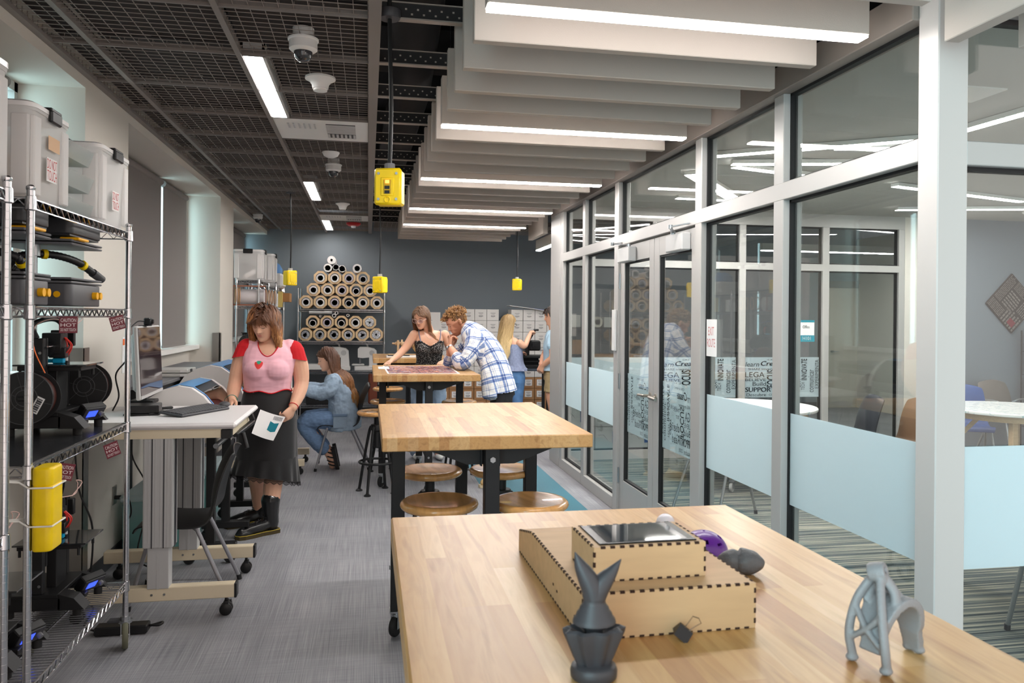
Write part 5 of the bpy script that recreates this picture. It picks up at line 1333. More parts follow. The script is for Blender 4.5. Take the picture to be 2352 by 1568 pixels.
# computer: monitor on mini PC stand
root = thing('computer_monitor', 'slim grey backed monitor turned away at the rack end of the desk', 'monitor', (-1.24, 4.7, DZ))
Wm = Matrix.Translation((-1.235, 4.71, 1.285)) @ Matrix.Rotation(radians(93), 4, 'Z') @ Matrix.Rotation(radians(-3), 4, 'X')
m = MB(); m.M = Wm; m.box(-.285, .285, -.012, .012, -.20, .20, .006); m.prism([(-.2,-.012),(.2,-.012),(.14,-.04),(-.14,-.04)], (1,0,0), (0,-1,0), (0,0,.30), (0,.0,-.15)) if False else None; m.box(-.23, .23, .01, .04, -.16, .16, .016); obj('housing', m, M_LGREY, root)
def screen_refl():
    return mat('dark_glossy_screen', (52,30,34), .06, spec=.9, coat=.6)
m = MB(); m.M = Wm; m.box(-.276, .276, -.0145, -.0118, -.178, .190); obj('screen', m, screen_refl(), root)
m = MB(); m.M = Wm; m.box(-.278, .278, -.0155, -.0118, -.197, -.180); obj('chin_bezel', m, M_LGREY, root)
m = MB(); m.cyl((-1.265, 4.72, DZ+.01), (-1.25, 4.71, 1.2), .018); m.bar((-1.30, 4.66, DZ+.008), (-1.12, 4.78, DZ+.008), .03, .014, .004); m.bar((-1.28, 4.72, DZ+.008), (-1.15, 4.46, DZ+.008), .03, .014, .004); m.box(-1.33, -1.2, 4.68, 4.8, DZ+.04, DZ+.06, .004); obj('stand', m, M_BLACKM, root)
root = thing('webcam', 'small black webcam clipped on the monitor top edge', 'webcam', (-1.2, 4.68, 1.47))
m = MB(); m.box(-1.235, -1.195, 4.60, 4.64, 1.488, 1.53, .006); m.cyl((-1.196, 4.62, 1.509), (-1.186, 4.62, 1.509), .012); obj('body', m, M_BLACK, root)
m = MB(); m.box(-1.255, -1.205, 4.58, 4.66, 1.484, 1.489); m.tube(spline([(-1.23, 4.6, 1.51), (-1.25, 4.55, 1.51), (-1.27, 4.5, 1.48)], 5), .003, 6); obj('clip', m, M_BLACK, root)
root = thing('mini_computer', 'small black desktop computer lying in front of the monitor', 'computer', (-1.2, 4.53, DZ))
W = Matrix.Translation((-1.21, 4.52, DZ+.032)) @ Matrix.Rotation(radians(8), 4, 'Z')
m = MB(); m.M = W; m.box(-.085, .085, -.06, .10, -.022, .022, .004); obj('case', m, M_BLACK, root)
m = MB(); m.M = W; m.box(-.075, .075, -.0615, -.06, -.016, .016); m.box(-.09, .09, -.07, .11, -.028, -.022); obj('front_panel', m, M_BLACKM, root)
root = thing('keyboard', 'dark grey keyboard seen end on near the middle of the desk', 'keyboard', (-.93, 4.62, DZ))
W = Matrix.Translation((-.945, 4.56, DZ+.016)) @ Matrix.Rotation(radians(63), 4, 'Z') @ Matrix.Rotation(radians(6), 4, 'X')
m = MB(); m.M = W; m.box(-.20, .20, -.075, .08, -.009, .006, .005); obj('case', m, M_DGREY, root)
m = MB(); m.M = W
for r in range(5):
    for k in range(16):
        m.box(-.19+k*.0235, -.19+k*.0235+.0205, -.066+r*.026, -.066+r*.026+.0225, .006, .011, .001)
obj('keys', m, mat('keycap_grey', (78,78,82), .5), root)
m = MB(); m.ell((-.835, 4.80, DZ+.019), (.032, .055, .018), None, 24, 12); solo('computer_mouse', m, M_DGREY, 'grey computer mouse behind the keyboard', 'mouse')
# chair under the desk
shell_chair(-1.0, 4.515, radians(92), 'black shell chair with grey legs tucked under the white desk', None, s=.96)
# cables, outlet, power strip
root = thing('power_strip', 'black power strip on the floor beside the front desk caster', 'power strip', (-1.08, 4.16, 0))
m = MB(); m.box(-1.28, -1.04, 3.98, 4.05, .004, .045, .006); obj('body', m, M_BLACK, root)
m = MB(); m.tube(spline([(-1.04, 4.02, .03), (-.99, 4.0, .035), (-.985, 4.05, .03), (-1.04, 4.04, .02)], 5), .006, 6); obj('hang_loop', m, M_BLACK, root)
m = MB(); m.tube(spline([(-1.28, 4.01, .02), (-1.36, 4.1, .015), (-1.40, 4.35, .012), (-1.52, 4.5, .012)], 5), .005, 6); obj('cable', m, M_CORD, root)
for i, (y, z, lab) in enumerate(((5.17, .42, 'steel wall outlet with a black plug low behind the desk'), (4.30, .30, 'steel wall outlet with a plug near the rack post'))):
    root = thing('wall_outlet', lab, 'outlet', (XW, y, z))
    m = MB(); m.box(XW, XW+.006, y-.036, y+.036, z-.058, z+.058, .002); obj('plate', m, M_STAIN, root)
    m = MB(); m.cyl((XW+.006, y, z-.015), (XW+.04, y, z-.015), .013); obj('plug', m, M_BLACK, root)
cb = [('black cable falling from the desk edge behind the rack post', [(-1.45, 3.99, 1.0), (-1.42, 4.0, .75), (-1.47, 4.02, .55), (-1.40, 4.1, .42)]), ('black cable curling down beside the outlet', [(-1.40, 4.06, .96), (-1.38, 4.07, .7), (-1.32, 4.08, .5), (-1.36, 4.15, .2), (-1.45, 4.2, .02)]), ('black cable looping behind the desk column', [(-1.35, 4.9, .95), (-1.4, 5.0, .7), (-1.3, 5.0, .45), (-1.35, 4.95, .1), (-1.2, 4.9, .012)]), ('dark blue cable from the low outlet', [(XW+.04, 5.17, .405), (-1.46, 5.14, .41), (-1.43, 5.1, .32), (-1.47, 5.1, .25)]), ('thin black cable hanging at the wall behind the monitor', [(-1.36, 4.72, 1.28), (-1.42, 4.75, 1.2), (-1.4, 4.74, 1.08), (-1.42, 4.7, 1.002)])]
for lab, p in cb:
    m = MB(); m.tube(spline(p, 8), .0045, 7); solo('cable', m, M_CORD, lab, 'cable')
m = MB(); m.box(XW+.001, XW+.004, 5.30, 5.39, 1.17, 1.40); s_ = solo('notice_sheet', m, M_PAPER, 'white paper notice with orange heading behind the monitor', 'notice')
m = MB(); m.box(XW+.004, XW+.005, 5.305, 5.385, 1.35, 1.39); obj('orange_heading', m, mat('orange_print', (236,110,40), .6), s_)

# clear teal filled bins on floor under desk
def floor_bin(x0, x1, y0, y1, h, lab):
    root = thing('storage_bin', lab, 'storage bin', ((x0+x1)/2, (y0+y1)/2, 0), group='clear floor bins with teal contents')
    m = MB(); m.box(x0, x1, y0, y1, .004, h*.9, .02); obj('tub', m, mat_film('aqua_bin_plastic', (176,214,214), .35, .5), root)
    m = MB(); m.box(x0-.012, x1+.012, y0-.012, y1+.012, h*.9, h, .012); obj('lid', m, mat_film('aqua_lid_plastic', (214,226,228), .25, .5), root)
    m = MB(); m.box(x0+.03, x1-.03, y0+.03, y1-.03, .02, h*.6, .02); obj('teal_contents', m, mat('teal_bundle', (20,140,132), .6, var=.3, vs=25), root)
    m = MB(); m.box((x0+x1)/2-.03, (x0+x1)/2+.03, y0-.02, y0-.008, h*.78, h*.93, .003); obj('latch', m, M_BLACK, root)
floor_bin(-1.50, -1.14, 5.15, 5.75, .42, 'clear aqua bin on the floor nearest behind the desk legs')
floor_bin(-1.52, -1.14, 6.0, 6.6, .40, 'clear aqua bin on the floor farther back below the cutters')

# ================================================================== vinyl cutters on stands
M_BLUE = mat('cutter_blue', (66,140,206), .35)
M_COVER = mat_glass('smoked_cover', (150,120,116), 1.6)
def cutter(yc, lab, y0, y1, x_off=0.0, z_off=0.0, rolls=True):
    root = thing('vinyl_cutter', lab, 'vinyl cutter', (-1.1+x_off, (y0+y1)/2, .84+z_off), group='blue and white vinyl cutters')
    X = lambda a: -1.1+x_off+a
    Z = lambda b: 1.0+z_off+b
    # quarter-round side profile, aisle side rounded
    prof = [(-.30, -.16), (-.30, -.03)] + [(-.30+.22*(1-cos(t))*.9, -.03+.145*sin(t)) for t in [i*pi/2/6 for i in range(1, 7)]]
    prof = [(-.30, -.16), (-.28, -.06), (-.22, .03), (-.13, .09), (-.04, .115), (.04, .10), (.11, .05), (.165, -.02), (.20, -.10), (.21, -.16)]
    for ya, yb in ((y0, y0+.055), (y1-.055, y1)):
        m = MB(); m.prism([(X(a), Z(b)) for a, b in prof], (1,0,0), (0,0,1), (0, yb-ya, 0), (0, ya, 0)); sd = obj('side_panel', m, M_WPL, root)
    m = MB(); m.cyl((X(-.2), y0-.002, Z(-.02)), (X(-.2), y0+.01, Z(-.02)), .008, n=12); obj('side_screw', m, M_GREY, sd)
    # blue end strip and blue top band
    arcp = prof[4:]
    m = MB(); m.grid([[V((X(a)+.002, y, Z(b)+.002)) for a, b in arcp] for y in (y0+.056, y0+.085)]); m.grid([[V((X(a)+.002, y, Z(b)+.002)) for a, b in prof[3:6]] for y in (y0+.085, y1-.056)])
    obj('blue_band', m, M_BLUE, root)
    m = MB(); m.grid([[V((X(a), y, Z(b))) for a, b in prof[5:9]] for y in (y0+.086, y1-.056)]); m.grid([[V((X(a)-.004, y, Z(b)-.004)) for a, b in prof[5:9]] for y in (y0+.086, y1-.056)]); obj('clear_cover', m, M_COVER, root)
    m = MB(); m.box(X(-.30), X(.2), y0+.055, y1-.055, Z(-.16), Z(-.12), .003); m.prism([(X(-.28), Z(-.12)), (X(-.28), Z(-.06)), (X(-.2), Z(.02)), (X(-.1), Z(.09)), (X(-.06), Z(.09)), (X(-.02), Z(-.12))], (1,0,0), (0,0,1), (0, y1-y0-.12, 0), (0, y0+.06, 0)); obj('body', m, M_DGREY, root)
    m = MB(); m.box(X(.0), X(.17), y0+.09, y1-.06, Z(-.115), Z(-.10)); obj('work_plate', m, mat('copper_brown_plate', (120,78,66), .35), root)
    m = MB(); m.cyl((X(.02), y0+.1, Z(-.02)), (X(.02), y1-.08, Z(-.02)), .012); m.box(X(-.01), X(.09), y1-.28, y1-.16, Z(-.06), Z(.05), .008); m.tube(spline([(X(.05), y1-.3, Z(.04)), (X(.09), y1-.2, Z(.0)), (X(.13), y1-.1, Z(-.06))], 4), .008, 8); obj('carriage', m, M_BLACK, root)
    if rolls:
        m = MB(); m.cyl((X(.06), y0+.16, Z(-.05)), (X(.06), y0+.33, Z(-.05)), .035, n=24); obj('white_cap', m, M_WPL, root)
    m = MB(); m.lathe([(.006, 0), (.01, .02)], (X(-.2), y0, Z(.0)), (0,-1,0), 12); obj('button', m, M_GREY, root) if False else None
cutter(0, 'blue and white vinyl cutter with smoked cover, nearer one, below the woman\'s arm', 4.98, 5.66)
cutter(0, 'blue and white vinyl cutter with smoked cover, farther one', 6.1, 6.95, -.03, .055, False)
# long printer stand with flat grey top behind the cutters
root = thing('wide_format_printer', 'long black printer with flat grey top along the window', 'printer', (-1.6, 6.6, 0))
m = MB(); m.box(-1.80, -1.42, 5.45, 8.2, .94, 1.05, .006); obj('body', m, M_BLACKM, root)
m = MB(); m.box(-1.82, -1.40, 5.42, 8.22, 1.05, 1.075, .004); m.box(-1.44, -1.40, 5.3, 8.2, .985, 1.0); obj('top_cover', m, M_GREY, root)
for y in (5.7, 7.9):
    m = MB(); m.box(-1.66, -1.6, y-.03, y+.03, .05, .94); m.box(-1.80, -1.56, y-.03, y+.03, .02, .06); obj('leg', m, M_BLACKM, root)
for i, z in enumerate((1.0755, 1.106)):
    root = thing('parts_case', 'clear flat parts case %s the pair on the long printer' % ('under' if i == 0 else 'on top of'), 'case', (-1.5, 6.45, z), group='flat parts cases')
    m = MB(); m.box(-1.66+.02*i, -1.33+.0*i-.02*i, 6.2, 6.5, z, z+.026, .004); obj('case', m, mat('parts_case_clear', (206,204,200), .3), root)
    m = MB(); m.box(-1.40, -1.35, 6.198, 6.2, z+.006, z+.02); obj('label', m, M_PAPER, root)
    m = MB(); m.box(-1.352-.02*i, -1.326-.02*i, 6.3, 6.36, z+.004, z+.024, .002); obj('latch', m, M_DGREY, root)
# stands of the cutters
def cutter_stand(y0, y1, z, lab, x0=-1.40, x1=-.80):
    root = thing('cutter_stand', lab, 'stand', (-1.1, (y0+y1)/2, 0), group='black cutter stands')
    m = MB(); m.box(x0, x1-.06, y0+.02, y1-.02, z-.03, z, .003); obj('top_rail', m, M_BLACKM, root)
    for y in (y0+.08, y1-.08):
        m = MB(); m.box(-.98, -.93, y-.025, y+.025, .12, z-.03); lg = obj('leg', m, M_BLACKM, root)
        m = MB(); m.box(-1.11, -.80, y-.03, y+.03, .085, .13, .004); ft = obj('foot_bar', m, M_BLACKM, root)
        for xx in (-1.08, -.84):
            m = MB(); m.lathe([(0, -.02), (.03, -.02), (.036, -.01), (.036, .01), (.03, .02), (0, .02)], (xx, y, .037), (0,1,0), 22); m.box(xx-.012, xx+.012, y-.026, y+.026, .06, .088, .003); obj('caster', m, M_BLACK, ft)
    m = MB(); m.cyl((-.92, y0+.03, z-.10), (-.92, y1-.03, z-.10), .016); m.bar((-1.1, y0+.08, z-.1), (-.92, y0+.08, z-.1), .02, .02); m.bar((-1.1, y1-.08, z-.1), (-.92, y1-.08, z-.1), .02, .02); obj('roll_bar', m, M_STEEL, root)
cutter_stand(4.98, 5.66, .838, 'black stand on casters under the nearer cutter')
cutter_stand(6.1, 6.95, .893, 'black stand on casters under the farther cutter')
m = MB(); m.lathe([(0, .012), (.02, .04), (.11, .03), (.13, .01), (.13, .004), (0, .004)], (-.93, 6.0, 0), n=36); solo('foot_pedal', m, M_BLACK, 'black glossy round foot plate on the floor by the boots', 'pedal')

# ================================================================== desk of the seated girl
root = thing('sewing_desk', 'white desk with cream feet in front of the seated girl', 'desk', (-.95, 8.0, 0))
m = MB(); m.box(-1.45, -.62, 7.55, 8.55, .715, .745, .01); obj('desktop', m, M_DESKTOP, root)
for y in (7.75, 8.4):
    m = MB(); m.box(-1.1, -.98, y-.04, y+.04, .14, .715); cl_ = obj('column', m, M_EXT, root)
    m = MB(); m.box(-1.4, -.60, y-.03, y+.03, .085, .15, .003); ft = obj('foot_beam', m, M_CREAM, root)
    m = MB(); m.lathe([(0, -.02), (.027, -.02), (.031, -.01), (.031, .01), (.027, .02), (0, .02)], (-.64, y, .032), (0,1,0), 22); m.box(-.65, -.63, y-.022, y+.022, .055, .088); obj('caster', m, M_BLACK, ft)
root = thing('sewing_machine', 'white sewing machine in front of the seated girl, hidden mostly by an arm', 'sewing machine', (-.85, 8.0, .745))
m = MB(); m.box(-.86, -.70, 7.86, 8.2, .746, .80, .01); obj('bed', m, M_WPL, root)
m = MB(); m.box(-.84, -.74, 7.88, 7.98, .80, 1.0, .015); m.box(-.84, -.74, 7.88, 8.2, .96, 1.05, .02); obj('arm', m, M_WPL, root)
shell_chair(-.27, 8.09, radians(90), 'black shell chair with grey legs, occupied by the girl in denim', None, s=1.0)
# ================================================================== far left rack
wire_rack('wire_rack', 'far chrome wire rack beside the window, nearer section', -1.52, -1.27, 9.45, 10.35, (.5, 1.05, 1.66, 1.96), 2.0, False, (), wire_dir='x')
wire_rack('wire_rack', 'far chrome wire rack beside the window, farther section', -1.5, -1.19, 10.45, 11.4, (.5, 1.05, 1.66, 1.92), 1.97, False, (), wire_dir='x')
latch_bin(-1.56, -1.22, 9.42, 9.72, 1.964, .36, 'large clear latch bin with helmet inside, on top of the far rack')
latch_bin(-1.52, -1.15, 9.85, 10.2, 1.964, .35, 'clear latch bin behind the one with the helmet on the far rack')
m = MB(); m.ell((-1.42, 9.57, 2.07), (.11, .10, .105)); solo('welding_helmet', m, mat('dark_blue_helmet', (58,64,80), .4), 'round dark blue helmet inside the large clear bin', 'helmet')
m = MB(); m.ell((-1.34, 10.02, 2.07), (.10, .09, .10)); solo('round_helmet', m, M_DGREY, 'round dark helmet inside the clear bin behind', 'helmet')
m = MB(); m.obox((-1.36, 9.45, 2.04), (V((.9,0,.42)), V((0,1,0)), V((-.42,0,.9))), (.07, .012, .026)); solo('white_box', m, M_PAPER, 'small white box leaning in the large clear bin', 'box')
root = thing('white_tub', 'white tub with blue cloth spilling over, at the end of the far rack', 'tub', (-1.3, 10.95, 1.922))
m = MB(); m.box(-1.47, -1.14, 10.75, 11.2, 1.924, 2.12, .03); obj('tub', m, M_WPL, root)
m = MB(); m.ell((-1.3, 10.95, 2.15), (.14, .18, .12)); 
for i, p in enumerate(m.v): q = V(p); m.v[i] = tuple(q + V((1,1,1))*mnoise.noise(q*14)*.03)
obj('blue_cloth', m, mat('blue_cloth', (86,130,180), .9), root)
# row of thin frames and rolls on the second shelf
M_COP = mat('copper_board', (150,92,66), .5)
root = thing('drying_frame', 'copper coloured flat frame box on the far rack shelf', 'frame', (-1.4, 9.6, 1.664))
m = MB(); m.box(-1.56, -1.19, 9.44, 9.46, 1.885, 1.9); m.box(-1.56, -1.19, 9.44, 9.46, 1.664, 1.678); m.box(-1.56, -1.555, 9.44, 9.46, 1.664, 1.9); m.box(-1.195, -1.19, 9.44, 9.46, 1.664, 1.9); obj('frame', m, M_COP, root)
for i in range(3):
    m = MB(); m.ring((-1.54+.022*i, 9.5, 1.78), .09, .006, (1,.25,0), 28, 6)
    for k, p in enumerate(m.v): m.v[k] = (p[0], p[1], 1.78+(p[2]-1.78)*1.1)
    solo('embroidery_hoop', m, mat('hoop_wood', (206,160,124), .5), 'wooden hoop in the left end of the far rack, %s of three' % ('first', 'second', 'third')[i], 'hoop', 'wooden hoops on the far rack')
for i in range(4):
    m = MB(); m.ring((-1.225+.02*i, 9.75+.12*i, 1.775), .085, .006, (1,.25,0), 28, 6); solo('embroidery_hoop', m, mat('hoop_wood', (206,160,124), .5), 'wooden hoop by the rack post, %s of four' % ('first', 'second', 'third', 'fourth')[i], 'hoop', 'wooden hoops by the rack post')
m = MB(); m.cyl((-1.48, 9.56, 1.765), (-1.22, 9.56, 1.765), .095, n=32); solo('paper_roll', m, mat('grey_paper_roll', (208,202,204), .6), 'thick white paper roll lying on the far rack shelf', 'roll')
root = thing('white_case', 'white boxed cartridge on the far rack shelf beyond the post', 'box', (-1.2, 10.6, 1.664))
m = MB(); m.box(-1.3, -1.18, 10.5, 10.62, 1.664, 1.84, .004); obj('box', m, M_PAPER, root)
m = MB(); m.box(-1.28, -1.2, 10.495, 10.5, 1.83, 1.86); obj('flap', m, M_PAPER, root)
m = MB(); m.box(-1.22, -1.16, 10.95, 11.0, 1.664, 1.88, .002); solo('yellow_folder', m, mat('pale_yellow_card', (232,204,120), .6), 'pale yellow folder standing on the far rack shelf', 'folder')
m = MB(); m.box(-1.19, -1.07, 11.0, 11.3, 1.74, 1.86, .002); m2 = solo('cardboard_box', m, M_CARD, 'small tan cardboard box at the end of the far rack shelf', 'box')
m = MB(); m.box(-1.34, -1.2, 10.7, 10.9, 1.922-.02, 1.922+.09); 
printer(-1.36, 9.72, 1.054, 'dark 3D printer with blue filament tube on the far rack', label=False, blue=True)
# ================================================================== roll rack on the slate wall
wire_rack('wire_rack', 'chrome wire rack stacked with octagonal roll holders', -1.02, .24, 11.75, 12.25, (.22, .72, 1.165, 1.645), 1.96, False, (), wire_dir='y')
M_KRAFT = mat('tan_roll_board', (230,198,156), .7, var=.05, vs=20)
M_CORE = mat('white_roll_core', (226,222,220), .55); M_FOIL = mat('silver_foil_roll', (176,178,184), .25, .8, bump=.5, bs=60); M_LIL = mat('lilac_roll', (196,186,196), .5); M_DCORE = mat('dark_core', (20,19,20), .8)
hp = {}
def holder(x, z, lab, kind):
    """octagonal board holder with one roll of material inside; two things"""
    R = .103; yf = 11.72
    root = thing('roll_holder', lab, 'roll holder', (x, 11.95, z-R*.92), group='octagonal roll holders on the rack')
    oc = [(cos(pi/8+k*pi/4)*R*1.02, sin(pi/8+k*pi/4)*R) for k in range(8)]
    hole = [(cos(pi/8+k*pi/4)*R*.70, sin(pi/8+k*pi/4)*R*.70) for k in range(8)]
    n = 32
    m = MB(); dy = (0, .4)
    circ = [(cos(2*pi*k/n)*.068, sin(2*pi*k/n)*.068) for k in range(n)]
    def octp(t):
        t = t % (2*pi); k = int(((t-pi/8) % (2*pi))/(pi/4)); a = V((*oc[k % 8], 0)); b = V((*oc[(k+1) % 8], 0))
        d = V((cos(t), sin(t), 0)); e = b-a
        den = d.x*(-e.y)-d.y*(-e.x); s = (a.x*(-e.y)-a.y*(-e.x))/den
        return (d.x*s, d.y*s)
    outer = [octp(2*pi*k/n) for k in range(n)]
    L = lambda pts, y: [V((x+a, y, z+b)) for a, b in pts]
    m.grid([L(circ, yf+.012), L(circ, yf), L(outer, yf), L(outer, yf+.012)], False, True)
    m.grid([L(circ, yf+.4), L(circ, yf+.388), L(outer, yf+.388), L(outer, yf+.4)], False, True) if False else None
    obj('front_plate', m, M_KRAFT, root)
    m = MB(); m.grid([L(oc, yf+.012), L(oc, yf+.42)], False, True); obj('sleeve', m, M_KRAFT, root)
    m = MB(); m.box(x-.03, x+.03, yf-.002, yf+.03, z+R*.92, z+R*.955); obj('tab', m, M_CARD, root)
    zc = z-.012 if kind != 'small' else z-.022
    cm = {'white': M_CORE, 'lilac': M_LIL, 'small': M_CORE, 'foil': M_FOIL, 'foilw': M_FOIL}[kind]
    ro, ri = {'white': (.061, .039), 'lilac': (.060, .040), 'small': (.050, .039), 'foil': (.060, .034), 'foilw': (.062, .018)}[kind]
    zc = z-(.068-ro) if kind != 'foilw' else z
    r2 = thing('material_roll', ROLLN[kind] + ' in ' + lab.replace('octagonal tan ', '').replace(' from the left', ''), 'roll', (x, 11.95, zc-ro), group='rolls in the holders')
    m = MB(); m.lathe([(ri, .0), (ro, .0), (ro, .34), (ri, .34), (ri, 0)], (x, yf-.012, zc), (0,1,0), 36); obj('winding', m, cm, r2)
    if kind in ('foil', 'foilw'):
        m = MB(); rf = random.Random(int(x*100+z*10)); 
        for k in range(18):
            a = rf.uniform(0, 2*pi); rr3 = rf.uniform(ri*.6, ro*.98); m.ell((x+cos(a)*rr3, yf-.014, zc+sin(a)*rr3), (.012, .008, .006), Matrix.Rotation(a, 3, 'Y'), 8, 6)
        obj('crumpled_end', m, cm if kind == 'foil' else mat('silver_white', (206,206,208), .4, .3, bump=.4, bs=60), r2)
ROLLN = {'white': 'white roll', 'lilac': 'lilac roll', 'small': 'thin roll', 'foil': 'foil roll', 'foilw': 'pale foil'}
cn = ['first', 'second', 'third', 'fourth', 'fifth', 'sixth']
rows = [(1.755, -.905, 6, ['white', 'white', 'lilac', 'small', 'white', 'white'], 'lowest row on the upper shelf'), (1.938, -.80, 5, ['white', 'white', 'lilac', 'small', 'white'], 'middle row on the upper shelf'), (2.118, -.70, 4, ['white', 'white', 'lilac', 'small'], 'top row on the upper shelf'),
        (1.275, -.91, 6, ['foil', 'foil', 'foil', 'foil', 'foil', 'foilw'], 'lower row on the second shelf'), (1.458, -.805, 5, ['small', 'lilac', 'small', 'white', 'foilw'], 'upper row on the second shelf')]
for z, x0, n, kinds, rl in rows:
    for k in range(n): holder(x0+.2065*k, z, 'octagonal tan holder, %s from the left in the %s' % (cn[k], rl), kinds[k])
for i, (x, z, ro, ri, lab) in enumerate(((-.595, 2.262, .062, .04, 'loose white roll on the top holders at the left end'), (-.478, 2.275, .048, .038, 'thin grey tube resting behind the loose rolls'), (-.388, 2.253, .052, .042, 'thin white tube third along the top holders'), (-.168, 2.262, .066, .04, 'loose white roll apart from the others on the top holders'), (-.542, 2.378, .062, .018, 'solid white roll crowning the whole pile'))):
    m = MB(); m.lathe([(ri, 0), (ro, 0), (ro, .45), (ri, .45), (ri, 0)], (x, 11.70, z), (0,1,0), 36)
    if i == 4: m.lathe([(0, .0), (.018, .0)], (x, 11.702, z), (0,1,0), 16)
    solo('loose_roll', m, M_CORE if i != 1 else M_LGREY, lab, 'roll', 'loose rolls on top of the holders')
for i, (x, z, ro) in enumerate(((-.50, 1.555, .03), (-.465, 1.595, .026), (-.30, 1.56, .022), (-.70, 1.545, .017))):
    m = MB(); m.lathe([(ro*.6, 0), (ro, 0), (ro, .4), (ro*.6, .4), (ro*.6, 0)], (x, 11.74, z), (0,1,0), 20); solo('small_tube', m, M_CORE, 'small tube end above the second shelf holders, %s' % ('thickest of the pair', 'upper one of the pair', 'crumpled white one', 'small dark one')[i], 'tube', 'small tubes above the second shelf')
m = MB(); m.cyl((-.86, 11.74, 1.60), (-.53, 11.74, 1.60), .022, n=20); solo('long_tube', m, M_LGREY, 'grey tube lying sideways under the upper shelf', 'tube')
# sewing machines and gear on the .72 shelf
def sewing(x, lab, knob=True):
    y = 11.95; z = .724
    root = thing('sewing_machine', lab, 'sewing machine', (x, y, z), group='white sewing machines on the rack')
    m = MB(); m.box(x-.2, x+.16, y-.1, y+.1, z, z+.07, .012); m.box(x-.24, x-.05, y-.08, y+.08, z+.075, z+.1, .012); obj('bed', m, M_WPL, root)
    m = MB(); m.prism([(.02, .06), (.15, .06), (.13, .30), (.09, .34), (-.02, .36), (-.12, .36), (-.15, .33), (-.15, .2), (-.08, .19), (.02, .2)], (1,0,0), (0,0,1), (0, .14, 0), (x, y-.07, z)); obj('arm', m, M_WPL, root)
    m = MB(); m.box(x-.13, x-.10, y-.03, y+.0, z+.1, z+.2, .004); obj('needle_bar', m, M_GREY, root)
    m = MB(); m.tube(spline([(x+.0, y, z+.34), (x-.02, y, z+.40), (x-.07, y, z+.435)], 5), .013, 10); obj('thread_arm', m, M_LGREY, root)
    m = MB(); m.lathe([(0, -.004), (.04, -.004), (.04, .0), (0, .0)], (x+.06, y-.072, z+.27), (0,1,0), 28); obj('dial', m, M_LGREY, root)
sewing(-.42, 'white sewing machine nearer the seated girl\'s hair on the rack'); sewing(.0, 'white sewing machine with raised thread arm at the right end of the rack')
m = MB(); m.box(-.92, -.62, 11.8, 12.05, .724, .83, .008); solo('white_machine_case', m, M_WPL, 'low white machine case at the left end of the sewing shelf', 'case')
m = MB(); m.box(-.95, -.66, 11.76, 11.79, .724, .75, .004); solo('tool_tray', m, M_DGREY, 'dark tool tray in front of the white machine case', 'tray')
m = MB(); m.box(.01, .22, 11.8, 12.1, .224, .72-.04+.0, .02); solo('leather_case', m, mat('red_brown_leather', (122,60,40), .55), 'red brown rounded case under the sewing shelf', 'case')
m = MB(); m.box(-.10, .2, 11.78, 12.1, .224, .33, .01); m2 = MB(); solo('leather_box', m, mat('dark_brown_leather', (92,44,32), .55), 'low dark brown box before the rounded case', 'box') if False else None
m = MB(); m.box(-.9, -.45, 11.82, 12.1, .224, .46, .01); solo('equipment_case', m, M_BLACK, 'black equipment case on the lowest shelf of the rack', 'case')
m = MB(); m.box(-.4, -.12, 11.85, 12.1, .224, .40, .02); solo('equipment_bag', m, M_DGREY, 'dark grey bag beside the black case on the lowest shelf', 'bag')
# ================================================================== box wall
M_BOXW = mat('white_box_board', (222,218,214), .75)
M_BOXB = mat('kraft_box_board', (172,128,88), .85, var=.05, vs=15)
bp_ = {}
def small_box(x, z, brown, lab, w=.188, h=.176, y=11.9, grp=None):
    key = (brown, w, h)
    if key not in bp_:
        root = thing('product_box', lab, 'box', (0, 0, 0), group=grp)
        m = MB(); m.box(-w/2+.001, w/2-.001, 0, .3, .0008, h-.001, .003); obj('carton', m, M_BOXB if brown else M_BOXW, root)
        m = MB()
        if brown: m.box(-.058, .058, -.0012, 0, h*.24, h*.80); lbl = obj('paper_label', m, M_PAPER, root); o_ = lbl
        else: o_ = root
        m = MB(); y0 = -.0022 if brown else -.001
        for zz, ww, hh in ((.64, .07, .008), (.54, .045, .006), (.36, .06, .014), (.30, .04, .005)):
            k = 0; xx = -ww/2
            while xx < ww/2: m.box(xx, xx+.006, y0, y0+.0008, h*zz, h*zz+hh); xx += .0085
        obj('printed_lines', m, mat('box_print', (96,94,98), .7), o_)
        bp_[key] = root; root.location = (x, y, z); return root
    return dup(bp_[key], (x, y, z), None, lab, grp)
rowname = ['bottom', 'second', 'third', 'fourth', 'fifth', 'sixth', 'seventh', 'eighth', 'ninth']
nb = ['first', 'second', 'third', 'fourth', 'fifth', 'sixth', 'seventh', 'eighth', 'ninth', 'tenth', 'eleventh']
m = MB(); m.box(.95, 3.15, 11.86, 12.25, .03, .075, .003)
for x in (1.0, 2.0, 3.05): m.box(x, x+.05, 11.9, 12.2, 0, .03)
struct_p = solo('box_pallet', m, M_DGREY, 'low dark pallet under the wall of boxes', 'pallet')
tops = [7, 7, 8, 8, 8, 7, 8, 8, 8, 7]
for k in range(10):
    x = 1.15+.193*k
    for r in range(tops[k]+1):
        z = .0755+.178*r
        brown = r < 3
        lab = ('brown labelled' if brown else 'white') + ' box, %s column from the left, %s row up in the box wall' % (nb[k], rowname[r])
        small_box(x, z, brown, lab, grp='boxes in the box wall')
m = MB(); 
small_box(.93, 1.262, False, 'large white box left of the box wall, behind the woman in glasses', .33, .36, 11.85)
m = MB(); m.box(.76, 1.05, 11.85, 12.2, .0, 1.255, .004); solo('storage_cabinet', m, mat('slate_cabinet', (90,96,102), .5), 'plain grey cabinet carrying the large white box', 'cabinet')
